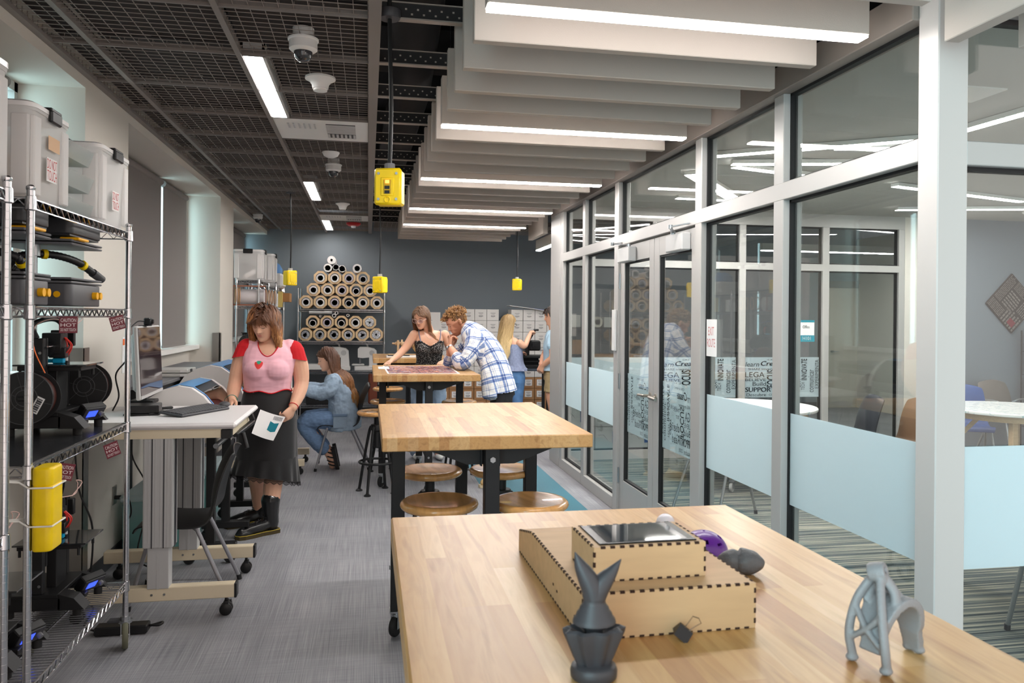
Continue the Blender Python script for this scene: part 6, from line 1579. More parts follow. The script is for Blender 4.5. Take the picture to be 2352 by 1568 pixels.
root = thing('poster_tube_lid', 'blue and white plastic cover sheet lying on the box wall', 'cover sheet', (2.6, 12.0, 1.68))
m = MB(); m.M = Matrix.Translation((2.55, 11.95, 1.69)) @ Matrix.Rotation(radians(7), 4, 'Y'); m.box(-.38, .42, -.15, .15, -.004, .004); obj('sheet', m, M_WPL, root)
m = MB(); m.M = Matrix.Translation((2.55, 11.95, 1.69)) @ Matrix.Rotation(radians(7), 4, 'Y'); m.box(.02, .42, -.152, .14, .004, .007); obj('blue_film', m, mat('royal_blue_film', (40,80,200), .4), root)
# shelf with parcels seen through the far glass panes
root = thing('parcel_shelf', 'dark shelf unit behind the glass corner holding parcels', 'shelf', (3.5, 12.0, 0))
m = MB()
for z in (.5, .95, 1.38): m.box(3.1, 4.3, 11.8, 12.3, z, z+.025)
for x in (3.1, 4.28): m.box(x, x+.03, 11.8, 12.3, 0, 1.45)
obj('frame', m, M_BLACKM, root)
m = MB(); m.box(3.13, 3.33, 11.85, 12.2, 1.406, 1.60, .003); solo('parcel', m, M_BOXW, 'white parcel on the dark shelf behind the glass corner', 'parcel')
m = MB(); m.lathe([(.045, 0), (.085, 0), (.085, .12), (.045, .12), (.045, 0)], (3.6, 11.8, 1.491), (0,1,0), 32); solo('tape_roll', m, mat('cream_roll', (214,206,190), .6), 'cream roll standing on the dark shelf behind the glass', 'roll')
m = MB(); m.box(3.72, 3.92, 11.85, 12.2, 1.406, 1.57, .003); solo('parcel', m, M_BOXW, 'smaller white parcel right of the cream roll', 'parcel')
m = MB(); m.box(3.2, 3.5, 11.85, 12.2, .976, 1.2, .003); solo('parcel', m, M_CARD, 'brown parcel on the middle board of the dark shelf', 'parcel')
# heat press on stand
root = thing('heat_press', 'black heat press with raised head before the box wall', 'heat press', (2.35, 11.0, 0))
m = MB(); m.box(2.02, 2.62, 10.85, 11.25, .82, .86, .004); m.box(2.04, 2.6, 10.87, 11.23, .905, .925, .003); m.box(2.02, 2.62, 10.85, 11.25, .965, 1.0, .006); m.box(2.2, 2.45, 10.95, 11.2, .86, .97); b_ = obj('base', m, M_BLACKM, root)
m = MB(); m.box(2.0, 2.64, 10.82, 11.25, .78, .815, .004); obj('stand_top', m, mat('blue_grey_bench', (72,80,92), .5), root)
for (x, y) in ((2.06, 10.88), (2.58, 10.88), (2.06, 11.2), (2.58, 11.2)): m = MB(); m.box(x-.02, x+.02, y-.02, y+.02, 0, .78); obj('leg', m, M_BLACKM, root)
m = MB(); m.box(2.30, 2.47, 10.9, 11.1, 1.07, 1.22, .02); m.box(2.34, 2.42, 10.88, 10.9, 1.13, 1.18); hd = obj('press_head', m, M_BLACK, root)
m = MB(); m.box(2.345, 2.40, 10.893, 10.897, 1.15, 1.18); obj('screen', m, M_LGREY, hd)
m = MB(); m.tube(spline([(2.28, 11.0, .99), (2.26, 10.98, 1.12), (2.32, 10.9, 1.26), (2.35, 10.75, 1.37)], 5), .014, 10); m.cyl((2.33, 10.75, 1.375), (2.40, 10.75, 1.375), .014); obj('lever', m, M_BLACK, root)
m = MB(); m.box(2.24, 2.32, 10.98, 11.1, 1.0, 1.16, .006); obj('column', m, M_BLACK, root)
m = MB(); m.tube(spline([(2.06, 10.9, 1.02), (2.1, 10.9, 1.07), (2.24, 10.9, 1.08)], 5), .005, 6); m.cyl((2.05, 10.9, 1.0), (2.05, 10.9, 1.05), .02); obj('hose', m, M_STEEL, root)
# ================================================================== people
SKIN = mat('skin', (226,176,148), .5, var=.03, vs=9, sss=.12)
SKIN_M = mat('skin_ruddy', (220,164,134), .5, var=.05, vs=9, sss=.12)
def _beard():
    m = SKIN_M.copy(); m.name = 'skin_bearded'; N = m.node_tree.nodes; L = m.node_tree.links; b = N['Principled BSDF']; src = b.inputs['Base Color'].links[0].from_socket
    a = N.new('ShaderNodeAttribute'); a.attribute_name = 'beard'; mx = N.new('ShaderNodeMix'); mx.data_type = 'RGBA'; mx.inputs[7].default_value = lin((146,84,56)); L.new(a.outputs['Fac'], mx.inputs[0]); L.new(src, mx.inputs[6]); L.new(mx.outputs[2], b.inputs['Base Color']); return m
SKIN_B = _beard()
LIPS = mat('lips', (200,122,112), .45); DARKL = mat('lash_brown', (52,34,26), .7); BROW = mat('brow_brown', (96,62,42), .8)
def remesh(name, mb, m, parent, voxel=.006, smooth=3, post=None, mats=None, kids=True):
    me = bpy.data.meshes.new('tmp'); me.from_pydata([tuple(p) for p in mb.v], [], mb.f)
    import bmesh
    bm = bmesh.new(); bm.from_mesh(me); bmesh.ops.recalc_face_normals(bm, faces=bm.faces); bm.to_mesh(me); bm.free()
    t = bpy.data.objects.new('tmp', me); C.objects.link(t)
    r = t.modifiers.new('r', 'REMESH'); r.mode = 'VOXEL'; r.voxel_size = voxel; r.use_smooth_shade = True
    if smooth: s_ = t.modifiers.new('s', 'SMOOTH'); s_.iterations = smooth; s_.factor = .5
    dg = bpy.context.evaluated_depsgraph_get(); dg.update()
    out = bpy.data.meshes.new_from_object(t.evaluated_get(dg)); out.name = name
    bpy.data.objects.remove(t); bpy.data.meshes.remove(me)
    if post: out = post(out) or out
    out.materials.clear()
    for x in (mats or [m]): out.materials.append(x)
    out.polygons.foreach_set('use_smooth', [True]*len(out.polygons))
    inv = wmat(parent).inverted() if parent is not None else Matrix()
    out.transform(inv)
    o = bpy.data.objects.new(name, out); C.objects.link(o); o.parent = parent
    return o
def limb(mb, pts, rs, sub=4, flat=1.0, ref=None, n=14, cap=True):
    """tapered limb; rs radii or (a,b)"""
    P = spline(pts, sub)
    R = [v.x for v in spline([(r if not isinstance(r, tuple) else r[0], 0, 0) for r in rs], sub)]
    mb.tube(P, R, n, flat=flat, ref=ref)
    if cap: mb.ell(P[0], R[0]*.98, None, 12, 8); mb.ell(P[-1], R[-1]*.98, None, 12, 8)
def torso(mb, pts, ab, right, sub=4, n=22, ex=2.4, grow=0.0, caps=True):
    """pts up the spine, ab=(half width, half depth), right=unit vectors (or one)"""
    P = spline(pts, sub); A = spline([(a+grow, b+grow, 0) for a, b in ab], sub)
    Rt = right if isinstance(right, list) else [right]*len(pts)
    RR = spline(Rt, sub); rows = []
    for i, p in enumerate(P):
        t = (P[min(i+1, len(P)-1)]-P[max(i-1, 0)]).normalized()
        r = (RR[i]-t*RR[i].dot(t)).normalized(); f_ = r.cross(t) if False else t.cross(r)
        row = []
        for k in range(n):
            an = 2*pi*k/n; c, s = cos(an), sin(an)
            x = abs(c)**(2/ex)*(1 if c > 0 else -1)*A[i].x; y = abs(s)**(2/ex)*(1 if s > 0 else -1)*A[i].y
            row.append(p + r*x + f_*y)
        rows.append(row)
    mb.grid(rows, True, True)
    if caps: mb.add(rows[0], [tuple(range(n))]); mb.add(rows[-1], [tuple(range(n))])
    return rows
def frame(fwd, up):
    u = V(up).normalized(); f_ = V(fwd); f_ = (f_-u*f_.dot(u)).normalized(); r = f_.cross(u)
    return r, f_, u
def head_matrix(c, fwd, up, s=1.0):
    u = V(up).normalized(); f_ = V(fwd).normalized(); r = f_.cross(u).normalized(); u = r.cross(f_)
    return Matrix(((r.x*s, f_.x*s, u.x*s, c[0]), (r.y*s, f_.y*s, u.y*s, c[1]), (r.z*s, f_.z*s, u.z*s, c[2]), (0,0,0,1)))
HP = [(-.116,.060,.045,.012),(-.110,.080,.010,.030),(-.100,.090,-.005,.040),(-.086,.091,-.022,.048),(-.070,.089,-.038,.055),(-.052,.091,-.055,.061),(-.030,.092,-.074,.067),(-.010,.091,-.086,.071),(.008,.090,-.093,.0735),(.024,.093,-.098,.0755),(.045,.092,-.101,.077),(.068,.083,-.097,.074),(.088,.066,-.084,.064),(.102,.042,-.062,.047),(.111,.014,-.034,.026),(.114,-.008,-.012,.004)]
g = lambda d, s: math.exp(-(d/s)**2)
def face_y(x, z, y):
    """push the face surface forward at local (x, z)"""
    ax = abs(x)
    d = 0
    if -.045 < z < .03:
        t = min(1, max(0, (.014-z)/.042)); amp = .004+.019*t if z > -.029 else .023*max(0, 1-(-.029-z)/.010)
        d += amp*g(ax, .0085+.004*t)
    d += .008*g(ax-.011, .0065)*g(z+.0275, .007)
    d -= .011*g(ax-.031, .017)*g(z-.006, .0105); d += .007*g(ax-.031, .0125)*g(z-.003, .0075)
    d += .004*g(ax-.03, .022)*g(z-.024, .007)
    d += .0042*g(ax, .021)*g(z+.0505, .0052); d += .0048*g(ax, .018)*g(z+.0625, .0060); d -= .003*g(ax, .026)*g(z+.0562, .0022); d -= .003*g(ax, .02)*g(z+.074, .005)
    d += .005*g(ax, .018)*g(z+.095, .012); d += .004*g(ax-.042, .02)*g(z+.022, .02)
    return y + d
def prof_at(z):
    for a, b in zip(HP, HP[1:]):
        if a[0] <= z <= b[0]:
            t = (z-a[0])/(b[0]-a[0]); return [a[i]+(b[i]-a[i])*t for i in range(1, 4)]
    return HP[-1][1:]
def face_pt(x, z, off=0.0):
    yf, yb, w = prof_at(z); c = (yf*.25+yb*.75) if False else 0.0
    q = max(0.0, 1-(abs(x)/w)**2.3)**(1/2.3)
    return V((x, face_y(x, z, c+(yf-c)*q)+off, z))
def head(mb, H, wid=1.0, ears=True):
    M0 = mb.M; mb.M = H
    zs = []
    for a, b in zip(HP, HP[1:]):
        k = max(1, int((b[0]-a[0])/.0035)); zs += [a[0]+(b[0]-a[0])*i/k for i in range(k)]
    zs.append(HP[-1][0]); rows = []; n = 88
    for z in zs:
        yf, yb, w = prof_at(z); w *= wid; row = []
        for k in range(n):
            an = 2*pi*k/n; c, s = cos(an), sin(an); e = 2/2.3
            x = abs(c)**e*(1 if c > 0 else -1)*w
            y = abs(s)**e*(yf if s > 0 else -yb)*(1 if s > 0 else -1)
            if s > 0.1: y = face_y(x/wid, z, y)
            row.append(V((x, y, z)))
        rows.append(row)
    mb.grid(rows, True, True); mb.add(rows[0], [tuple(range(n))])
    if ears:
        for s in (-1, 1): mb.ell((s*.076*wid, -.012, -.008), (.008, .018, .031), Matrix.Rotation(s*.25, 3, 'Z'), 14, 10); mb.ell((s*.073*wid, -.004, -.02), (.008, .012, .014), None, 10, 8)
    mb.M = M0
def face_features(root, H, brow=BROW, lip=True, lashes=True, beard=None):
    Hs = H.to_scale().x
    def pl(xz, off): return [H @ face_pt(x, z, off) for x, z in xz]
    m = MB()
    for s in (-1, 1): m.tube(pl([(s*.014, .0235), (s*.022, .027), (s*.033, .0285), (s*.046, .0225)], .0), [.0016*Hs, .0026*Hs, .0026*Hs, .0010*Hs], 6)
    obj('eyebrow', m, brow, root)
    if lashes:
        m = MB()
        for s in (-1, 1): m.tube(pl([(s*.019, .0005), (s*.025, -.0025), (s*.032, -.0035), (s*.039, -.0022), (s*.046, .0015)], .0006), [.0008*Hs, .0015*Hs, .0017*Hs, .0016*Hs, .0009*Hs], 6)
        obj('eyelashes', m, DARKL, root)
    if lip:
        m = MB(); xs = [-.023, -.016, -.008, -.003, 0, .003, .008, .016, .023]
        m.tube(pl([(x, -.0525+.0012*g(abs(x)-.005, .004)-.0025*(abs(x)/.023)**2) for x in xs], -.0022), [.0006*Hs]+[.0026*Hs]+[.0034*Hs]*5+[.0026*Hs]+[.0006*Hs], 8)
        m.tube(pl([(x, -.0610+.003*(abs(x)/.021)**2) for x in [-.020, -.014, -.007, 0, .007, .014, .020]], -.0028), [.0006*Hs]+[.003*Hs]+[.0042*Hs]*3+[.003*Hs]+[.0006*Hs], 8)
        obj('lips', m, LIPS, root)
        m = MB(); m.tube(pl([(x, -.0562+.001*(abs(x)/.024)**2) for x in (-.024, -.012, 0, .012, .024)], .0012), [.0004*Hs, .0010*Hs, .0011*Hs, .0010*Hs, .0004*Hs], 6); obj('mouth_line', m, mat('mouth_dark', (120,52,50), .6), root)
    m = MB()
    for s in (-1, 1): m.ell(H @ face_pt(s*.0075, -.0345, .0005), .0022*Hs, None, 8, 6)
    obj('nostril', m, mat('nostril_dark', (120,66,56), .7), root)
def hand(mb, wrist, d, back, curl=(.4,.45,.5,.55), spread=.12, thumb_side=1, s=1.0, thumb_in=.5, base_bend=0.0):
    """d: direction from wrist to knuckles, back: normal of the back of the hand, thumb_side: +1/-1 along d x back"""
    d = V(d).normalized(); b = V(back); b = (b-d*b.dot(d)).normalized(); sd = d.cross(b)*thumb_side; w = V(wrist)
    pl = .085*s
    rows = []
    for t, wd, th in ((-.1, .026, .022), (.15, .029, .021), (.5, .037, .018), (.85, .041, .0155), (1.02, .038, .012)):
        rows.append([w + d*(pl*t) + sd*(cos(2*pi*k/14)*wd*s) + b*(sin(2*pi*k/14)*th*s) for k in range(14)])
    mb.grid(rows, True, True); mb.add(rows[0], [tuple(range(14))]); mb.add(rows[-1], [tuple(range(14))])
    for i, (off, L, r) in enumerate(((.030, .072, .0086), (.010, .080, .0090), (-.010, .074, .0086), (-.029, .058, .0076))):
        base = w + d*(pl*.93) + sd*(off*s); dd = (d + sd*(spread*(1.2-i*.8))).normalized(); pts = [base-dd*.012*s, base]; p = base; a = base_bend
        for seg, fr in ((.46, 1.0), (.30, 1.15), (.24, .7)):
            a += curl[i]*fr; dirn = dd*cos(a) - b*sin(a); p = p + dirn*(L*seg*s); pts.append(p)
        R = [r*s*1.02, r*s, r*s*.94, r*s*.88, r*s*.74]
        mb.tube(spline(pts, 3), [v.x for v in spline([(x, 0, 0) for x in R], 3)], 10); mb.ell(pts[-1], R[-1], None, 10, 8)
    t0 = w + d*(pl*.18) + sd*(.022*s); t1 = w + d*(pl*.52) + sd*(.046*s) - b*(.012*s); t2 = t1 + (d*.8+sd*.35*(1-thumb_in)-b*thumb_in*.6).normalized()*(.034*s); t3 = t2 + (d*.85-sd*.25*thumb_in-b*thumb_in*.5).normalized()*(.028*s)
    mb.tube(spline([t0, t1, t2, t3], 3), [v.x for v in spline([(x*s, 0, 0) for x in (.0145, .0128, .0105, .0080)], 3)], 10); mb.ell(t3, .0080*s, None, 10, 8)

# hair: tapered locks running down from the scalp
def scalp_pt(d, off=.004):
    z = max(-.11, min(.1135, d.z*.116)); yf, yb, w = prof_at(z); az = atan2(d.y, d.x); c, s = cos(az), sin(az); e = 2/2.3
    return V((abs(c)**e*(1 if c > 0 else -1)*w, abs(s)**e*(yf if s > 0 else -yb)*(1 if s > 0 else -1), z)) + d*off
def hair_mat(name, stops):
    m, N, L, out = nodes(name)
    b = N.new('ShaderNodeBsdfPrincipled'); L.new(b.outputs[0], out.inputs[0]); b.inputs['Roughness'].default_value = .42; b.inputs['Specular IOR Level'].default_value = .35
    a = N.new('ShaderNodeAttribute'); a.attribute_name = 'strand'; sp_ = N.new('ShaderNodeSeparateXYZ'); L.new(a.outputs['Vector'], sp_.inputs[0])
    r = ramp(N, stops); L.new(sp_.outputs[0], r.inputs[0])
    cmb = N.new('ShaderNodeCombineXYZ'); mu = N.new('ShaderNodeMath'); mu.operation = 'MULTIPLY'; mu.inputs[1].default_value = 3; L.new(sp_.outputs[0], mu.inputs[0])
    m2 = N.new('ShaderNodeMath'); m2.operation = 'MULTIPLY'; m2.inputs[1].default_value = 40; L.new(sp_.outputs[1], m2.inputs[0])
    L.new(mu.outputs[0], cmb.inputs[0]); L.new(m2.outputs[0], cmb.inputs[1]); L.new(sp_.outputs[2], cmb.inputs[2])
    n = N.new('ShaderNodeTexNoise'); n.inputs['Scale'].default_value = 1.0; n.inputs['Detail'].default_value = 3; L.new(cmb.outputs[0], n.inputs[0])
    mr = N.new('ShaderNodeMapRange'); mr.inputs[1].default_value = .3; mr.inputs[2].default_value = .7; mr.inputs[3].default_value = .6; mr.inputs[4].default_value = 1.35; L.new(n.outputs['Fac'], mr.inputs[0])
    mx = N.new('ShaderNodeMix'); mx.data_type = 'RGBA'; mx.blend_type = 'MULTIPLY'; mx.inputs[0].default_value = 1; L.new(r.outputs[0], mx.inputs[6]); L.new(mr.outputs[0], mx.inputs[7]); L.new(mx.outputs[2], b.inputs['Base Color'])
    return m
def hair(root, H, m, length, n=260, seed=1, part=0.0, hairline=.60, width=.011, wave=.004, push=(), cover=.0, guard=.064, ymax=9, bangs=0, layer=1.06, side_low=-.35, curl=0.0, name='hair', flow=None):
    rn = random.Random(seed); Rh = H.to_3x3(); s = Rh.col[0].length; Rn = Rh.normalized(); gl = (Rn.transposed() @ V((0,0,-1)))
    if flow is not None: gl = (Rn.transposed() @ V(flow)).normalized()
    rad = V((.081, .104, .119)); mb = MB(); att = []
    def emit(pts, w0, seedv, uf=1.0):
        P = spline(pts, 2); k = len(P); seg = 6; vs = []
        for i, p in enumerate(P):
            t = (P[min(i+1, k-1)]-P[max(i-1, 0)]).normalized(); nr = V((p.x/rad.x**2, p.y/rad.y**2, p.z/rad.z**2)); 
            if p.z < -.05: nr = V((p.x, p.y, 0))
            nr = nr-t*nr.dot(t); nr = nr.normalized() if nr.length > 1e-6 else t.orthogonal().normalized(); sd = t.cross(nr); u = i/(k-1)
            w = w0*(1-.75*max(0, (u-.45)/.55)**1.5)
            for j in range(seg): a = 2*pi*j/seg; vs.append(H @ (p + sd*(cos(a)*w) + nr*(sin(a)*w*.42)))
            att.extend([(u*uf, (.5+.5*cos(2*pi*j/seg))*.6+.0, seedv) for j in range(seg)])
        fs = [(i*seg+j, i*seg+(j+1) % seg, (i+1)*seg+(j+1) % seg, (i+1)*seg+j) for i in range(k-1) for j in range(seg)]
        fs += [tuple(range(seg)), tuple((k-1)*seg+j for j in range(seg))]; mb.add(vs, fs, True)
    # scalp cap
    vs = []; fs = []; nu, nv = 48, 26; ok = {}
    def allowed(d, mg=0.0):
        if d.z > hairline-.25*abs(d.x)+.0: return True
        if d.y > .34-mg*0 and d.z < hairline: return False
        return d.z > side_low+(.5 if d.y > .05 else 0)*.6
    for j in range(nv+1):
        ph = -pi/2+pi*j/nv
        for i in range(nu):
            th = 2*pi*i/nu; d = V((cos(ph)*cos(th), cos(ph)*sin(th), sin(ph))); ok[j, i] = allowed(d)
            vs.append(H @ scalp_pt(d, .0045))
    for j in range(nv):
        for i in range(nu):
            q = [(j, i), (j, (i+1) % nu), (j+1, (i+1) % nu), (j+1, i)]
            if all(ok[a] for a in q): fs.append(tuple(a*nu+b for a, b in q))
    mb.add(vs, fs, True); att.extend([(.05, .5, 3.0)]*len(vs))
    cnt = 0; tries = 0
    while cnt < n and tries < n*30:
        tries += 1
        z = rn.uniform(side_low, 1); th = rn.uniform(0, 2*pi); rxy = sqrt(max(0, 1-z*z)); d = V((rxy*cos(th), rxy*sin(th), z))
        if not allowed(d): continue
        if d.z < .1 and rn.random() < .4: continue
        cnt += 1; lay = layer*rn.uniform(.97, 1.07); p = scalp_pt(d, .004); pts = [p*.98]
        sgn = 1 if d.x > part else -1
        tgt = (H.inverted() @ V((0,0,0))) if False else None
        L = (length(d) if callable(length) else length)*rn.uniform(.88, 1.06); run = 0; v = V((sgn*.9*max(0, d.z), -.35*max(0, d.y)-.1*max(0, d.z), 0))+gl*.35; ph0 = rn.uniform(0, 6.28); step = .02
        while run < L:
            v = (v*.62+gl*.38); v.normalize(); p = p+v*step; run += step
            q = V((p.x/(rad.x*lay), p.y/(rad.y*lay), p.z/(rad.z*lay))); 
            if q.length < 1: q.normalize(); p = V((q.x*rad.x*lay, q.y*rad.y*lay, q.z*rad.z*lay))
            if p.z < .06 and p.y > ymax: p.y += (ymax-p.y)*min(1, (.06-p.z)/.05)
            if p.y > .01 and p.z < .07 and abs(p.x) < guard: p.x += (guard*(1 if p.x > 0 else -1) - p.x)*min(1, (.07-p.z)/.035)
            wv = wave*min(1, run/.08)
            pw = H @ (p+V((sin(ph0+run*38)*wv, cos(ph0*1.3+run*31)*wv, 0)))
            for c, r in push:
                dd = pw-V(c)
                if dd.length < r: pw = V(c)+dd.normalized()*r*rn.uniform(1.0, 1.04)
            p2 = H.inverted() @ pw
            if push and (p2-p).length > .02: p = p2
            pts.append(p2)
        emit(pts, width*rn.uniform(.7, 1.25), rn.uniform(0, 30))
    for k in range(bangs):
        x = -.058+.116*(k+.5)/bangs+rn.uniform(-.004, .004); L = rn.uniform(.05, .08)
        p = V((x*.55, .060, .098)); pts = [p, V((x*.8, .086, .082)), V((x, .102-abs(x)*.25, .055)), V((x*1.08+rn.uniform(-.003,.003), .106-abs(x)*.34, .055-L*.36)), V((x*1.12+rn.uniform(-.004,.004), .106-abs(x)*.4, .055-L*.62))]
        emit(pts, .0058, rn.uniform(0, 30), .4)
    mb.at = {'strand': att}
    return obj(name, mb, m, root, recalc=False, angle=80)
def inside_ell(p, c, r): return ((p.x-c[0])/r[0])**2+((p.y-c[1])/r[1])**2+((p.z-c[2])/r[2])**2 < 1
def cut(pred):
    def post(me):
        import bmesh
        bm = bmesh.new(); bm.from_mesh(me)
        dl = [f for f in bm.faces if pred(f.calc_center_median())]
        bmesh.ops.delete(bm, geom=dl, context='FACES'); 
        bmesh.ops.smooth_vert(bm, verts=[v for v in bm.verts if v.is_boundary], factor=.5, use_axis_x=True, use_axis_y=True, use_axis_z=True)
        bm.to_mesh(me); bm.free()
    return post
def planes(me, pl):
    import bmesh
    bm = bmesh.new(); bm.from_mesh(me)
    for co_, no_ in pl: bmesh.ops.bisect_plane(bm, geom=bm.verts[:]+bm.edges[:]+bm.faces[:], plane_co=co_, plane_no=no_, clear_outer=True)
    bm.to_mesh(me); bm.free()
def wrinkle(me, amp, sc_, axis=(1,1,1), seed=0.0):
    nr = [v.normal.copy() for v in me.vertices]
    for v, n_ in zip(me.vertices, nr):
        q = V((v.co.x*axis[0]+seed, v.co.y*axis[1], v.co.z*axis[2]))*sc_
        v.co += n_*(amp*(mnoise.noise(q)+.5*mnoise.noise(q*2.1)))
    me.update()

# ------------------------------------------------------------------ woman in pink, standing
def woman_pink():
    root = thing('person', 'woman in pink strawberry top and long black skirt, standing by the desk', 'person', (-.71, 5.72, 0))
    R_ = V((-1, .05, 0)).normalized()          # her right side is toward picture left
    Rt = V((1, .06, 0)).normalized()
    hip = V((-.705, 5.75, .93)); 
    body = MB()
    sp_ = [(-.706, 5.765, .80), (-.706, 5.76, .92), (-.707, 5.75, 1.03), (-.703, 5.74, 1.14), (-.695, 5.745, 1.24), (-.689, 5.76, 1.32), (-.690, 5.768, 1.365)]
    ab = [(.165, .12), (.172, .122), (.148, .110), (.158, .118), (.165, .112), (.135, .085), (.06, .05)]
    torso(body, sp_, ab, Rt)
    for x in (-.765, -.635): body.ell((x, 5.668, 1.165), (.068, .062, .064), None, 18, 12)
    body.ell((-.69, 5.76, 1.325), (.175, .062, .048))
    limb(body, [(-.69, 5.765, 1.33), (-.698, 5.75, 1.40), (-.706, 5.735, 1.445)], [.062, .056, .058])
    H = head_matrix((-.722, 5.695, 1.497), (-.36, -.86, -.42), (-.12, -.40, .91), 1.03)
    head(body, H, 1.06)
    # arms
    limb(body, [(-.858, 5.765, 1.315), (-.90, 5.77, 1.19), (-.925, 5.745, 1.07), (-.925, 5.65, 1.01), (-.918, 5.55, .965)], [.062, .060, .050, .045, .030])
    limb(body, [(-.522, 5.765, 1.30), (-.485, 5.78, 1.18), (-.472, 5.77, 1.06), (-.492, 5.71, .97), (-.520, 5.635, .895)], [.064, .062, .052, .046, .030])
    hand(body, (-.919, 5.55, .963), (-.12, -.75, -.38), (-.45, .15, .75), (.5, .5, .55, .6), .08, -1, .98)
    hand(body, (-.520, 5.635, .895), (-.52, -.42, -.62), (.62, -.45, .12), (.75, .85, .95, 1.0), .05, -1, .98, .9)
    # legs
    limb(body, [(-.80, 5.77, .85), (-.80, 5.82, .5), (-.79, 5.93, .30), (-.785, 5.98, .10)], [.10, .072, .062, .043])
    limb(body, [(-.62, 5.76, .85), (-.64, 5.74, .5), (-.665, 5.71, .28), (-.672, 5.695, .10)], [.10, .072, .063, .044])
    remesh('body', body, SKIN, root, .0048, 3)
    face_features(root, H, mat('brow_dark', (92,58,40), .8))
    # top
    top = MB()
    torso(top, sp_[1:], ab[1:], Rt, grow=.016)
    for x in (-.765, -.635): top.ell((x, 5.660, 1.165), (.090, .080, .085), None, 18, 12)
    top.ell((-.69, 5.758, 1.325), (.186, .073, .058)); top.ell((-.70, 5.668, 1.175), (.085, .068, .075))
    limb(top, [(-.82, 5.762, 1.315), (-.84, 5.768, 1.26)], [.072, .068]); limb(top, [(-.56, 5.762, 1.31), (-.535, 5.77, 1.25)], [.073, .069])
    nk = lambda p: ((p.x+.692)/.088)**2 + (max(0, (1.46-p.z))/.19)**2 < 1 and p.y < 5.80 and p.z > 1.24
    hemz = lambda x, y: 1.012+.008*sin(x*40)-.012*(x+.70)+.006*sin(y*50)
    def tp(me):
        wrinkle(me, .0022, 15, (.6, .6, 2.4))
        cut(lambda p: p.z < hemz(p.x, p.y) or nk(p) or ((p.x+.69)/.075)**2+((p.y-5.76)/.065)**2 < 1 and p.z > 1.33)(me)
    PINK = mat('pink_jersey', (244,186,198), .85, var=.03, vs=14, sheen=.2); REDC = mat('red_jersey', (206,24,34), .8)
    t_ = remesh('top', top, PINK, root, .006, 4, tp)
    for sx, sh_, el_ in ((-1, V((-.852, 5.764, 1.318)), V((-.925, 5.745, 1.07))), (1, V((-.528, 5.764, 1.305)), V((-.472, 5.77, 1.06)))):
        ax_ = (el_-sh_).normalized(); sl = MB(); sl.ell(sh_-V((sx*.004, 0, .004)), (.072, .074, .070)); limb(sl, [sh_, sh_+ax_*.05, sh_+ax_*.11], [.071, .0735, .077], cap=False)
        def sp2(me, sh_=sh_, ax_=ax_, sx=sx): planes(me, [(sh_+ax_*.066, (ax_-V((sx*.42,0,0))).normalized()), (sh_+V((-.016*sx,0,0)), V((-sx, 0, -.22)))])
        remesh('sleeve', sl, REDC, t_, .0045, 3, sp2)
    m = MB(); nl = []
    bvh = None
    from mathutils.bvhtree import BVHTree
    bt = BVHTree.FromPolygons([v.co for v in t_.data.vertices], [tuple(p.vertices) for p in t_.data.polygons])
    loc = lambda p: wmat(root).inverted() @ V(p)
    def onto(x, z):
        o_ = loc((x, 5.3, z)); h = bt.ray_cast(o_, V((0,1,0))); return (wmat(root) @ h[0]) if h[0] is not None else None
    pts = []
    for k in range(25):
        a = pi*k/24; x = -.692-cos(a)*.0905; z = 1.46-.194*sin(a)
        if z < 1.40:
            q = onto(x-.002*(1 if x < -.692 else -1)*-1, z-.004)
            if q is not None: pts.append(q+V((0,-.003,0)))
    if len(pts) > 4: m.tube(pts, .0035, 6); obj('neck_trim', m, REDC, t_)
    m = MB(); pts = []
    for k in range(48):
        a = 2*pi*k/48; x = -.706+cos(a)*.163; y = 5.752+sin(a)*.126; pts.append(V((x, y, hemz(x, y)+.002)))
    pts2 = []
    for p in pts:
        h = bt.find_nearest(loc(p)); pts2.append(wmat(root) @ h[0] + V((p.x+.706, p.y-5.752, 0)).normalized()*.002)
    m.tube(pts2, .004, 6, closed=True); obj('hem_trim', m, REDC, t_)
    # strawberry motif laid on the cloth
    def motif(poly, mt, nm, off):
        m = MB(); cx, cz = -.748, 1.205
        ring_ = []
        for k in range(7):
            s_ = k/6; row = []
            for a, b in poly:
                q = onto(cx+a*s_, cz+b*s_); row.append((q if q is not None else V((cx+a*s_, 5.6, cz+b*s_)))+V((0, -off, 0)))
            ring_.append(row)
        m.grid(ring_[1:], True, True); m.add(ring_[1], [tuple(range(len(poly)))], True); obj(nm, m, mt, t_)
    motif([(-.028,.006),(-.026,.018),(-.014,.022),(0,.018),(.014,.022),(.026,.018),(.028,.006),(.022,-.010),(.008,-.027),(-.003,-.030),(-.012,-.024),(-.023,-.008)], mat('strawberry_red', (214,52,48), .7, var=.12, vs=140), 'strawberry_motif', .003)
    m = MB(); 
    motif([(-.016,.020),(-.012,.013),(-.006,.017),(0,.009),(.006,.017),(.012,.012),(.018,.022),(.010,.026),(0,.027),(-.010,.026)], mat('leaf_green', (30,140,108), .7), 'leaf_motif', .0045)
    # skirt
    BLK = mat('black_jersey', (24,22,24), .6, sheen=.25, bump=.1, bs=30)
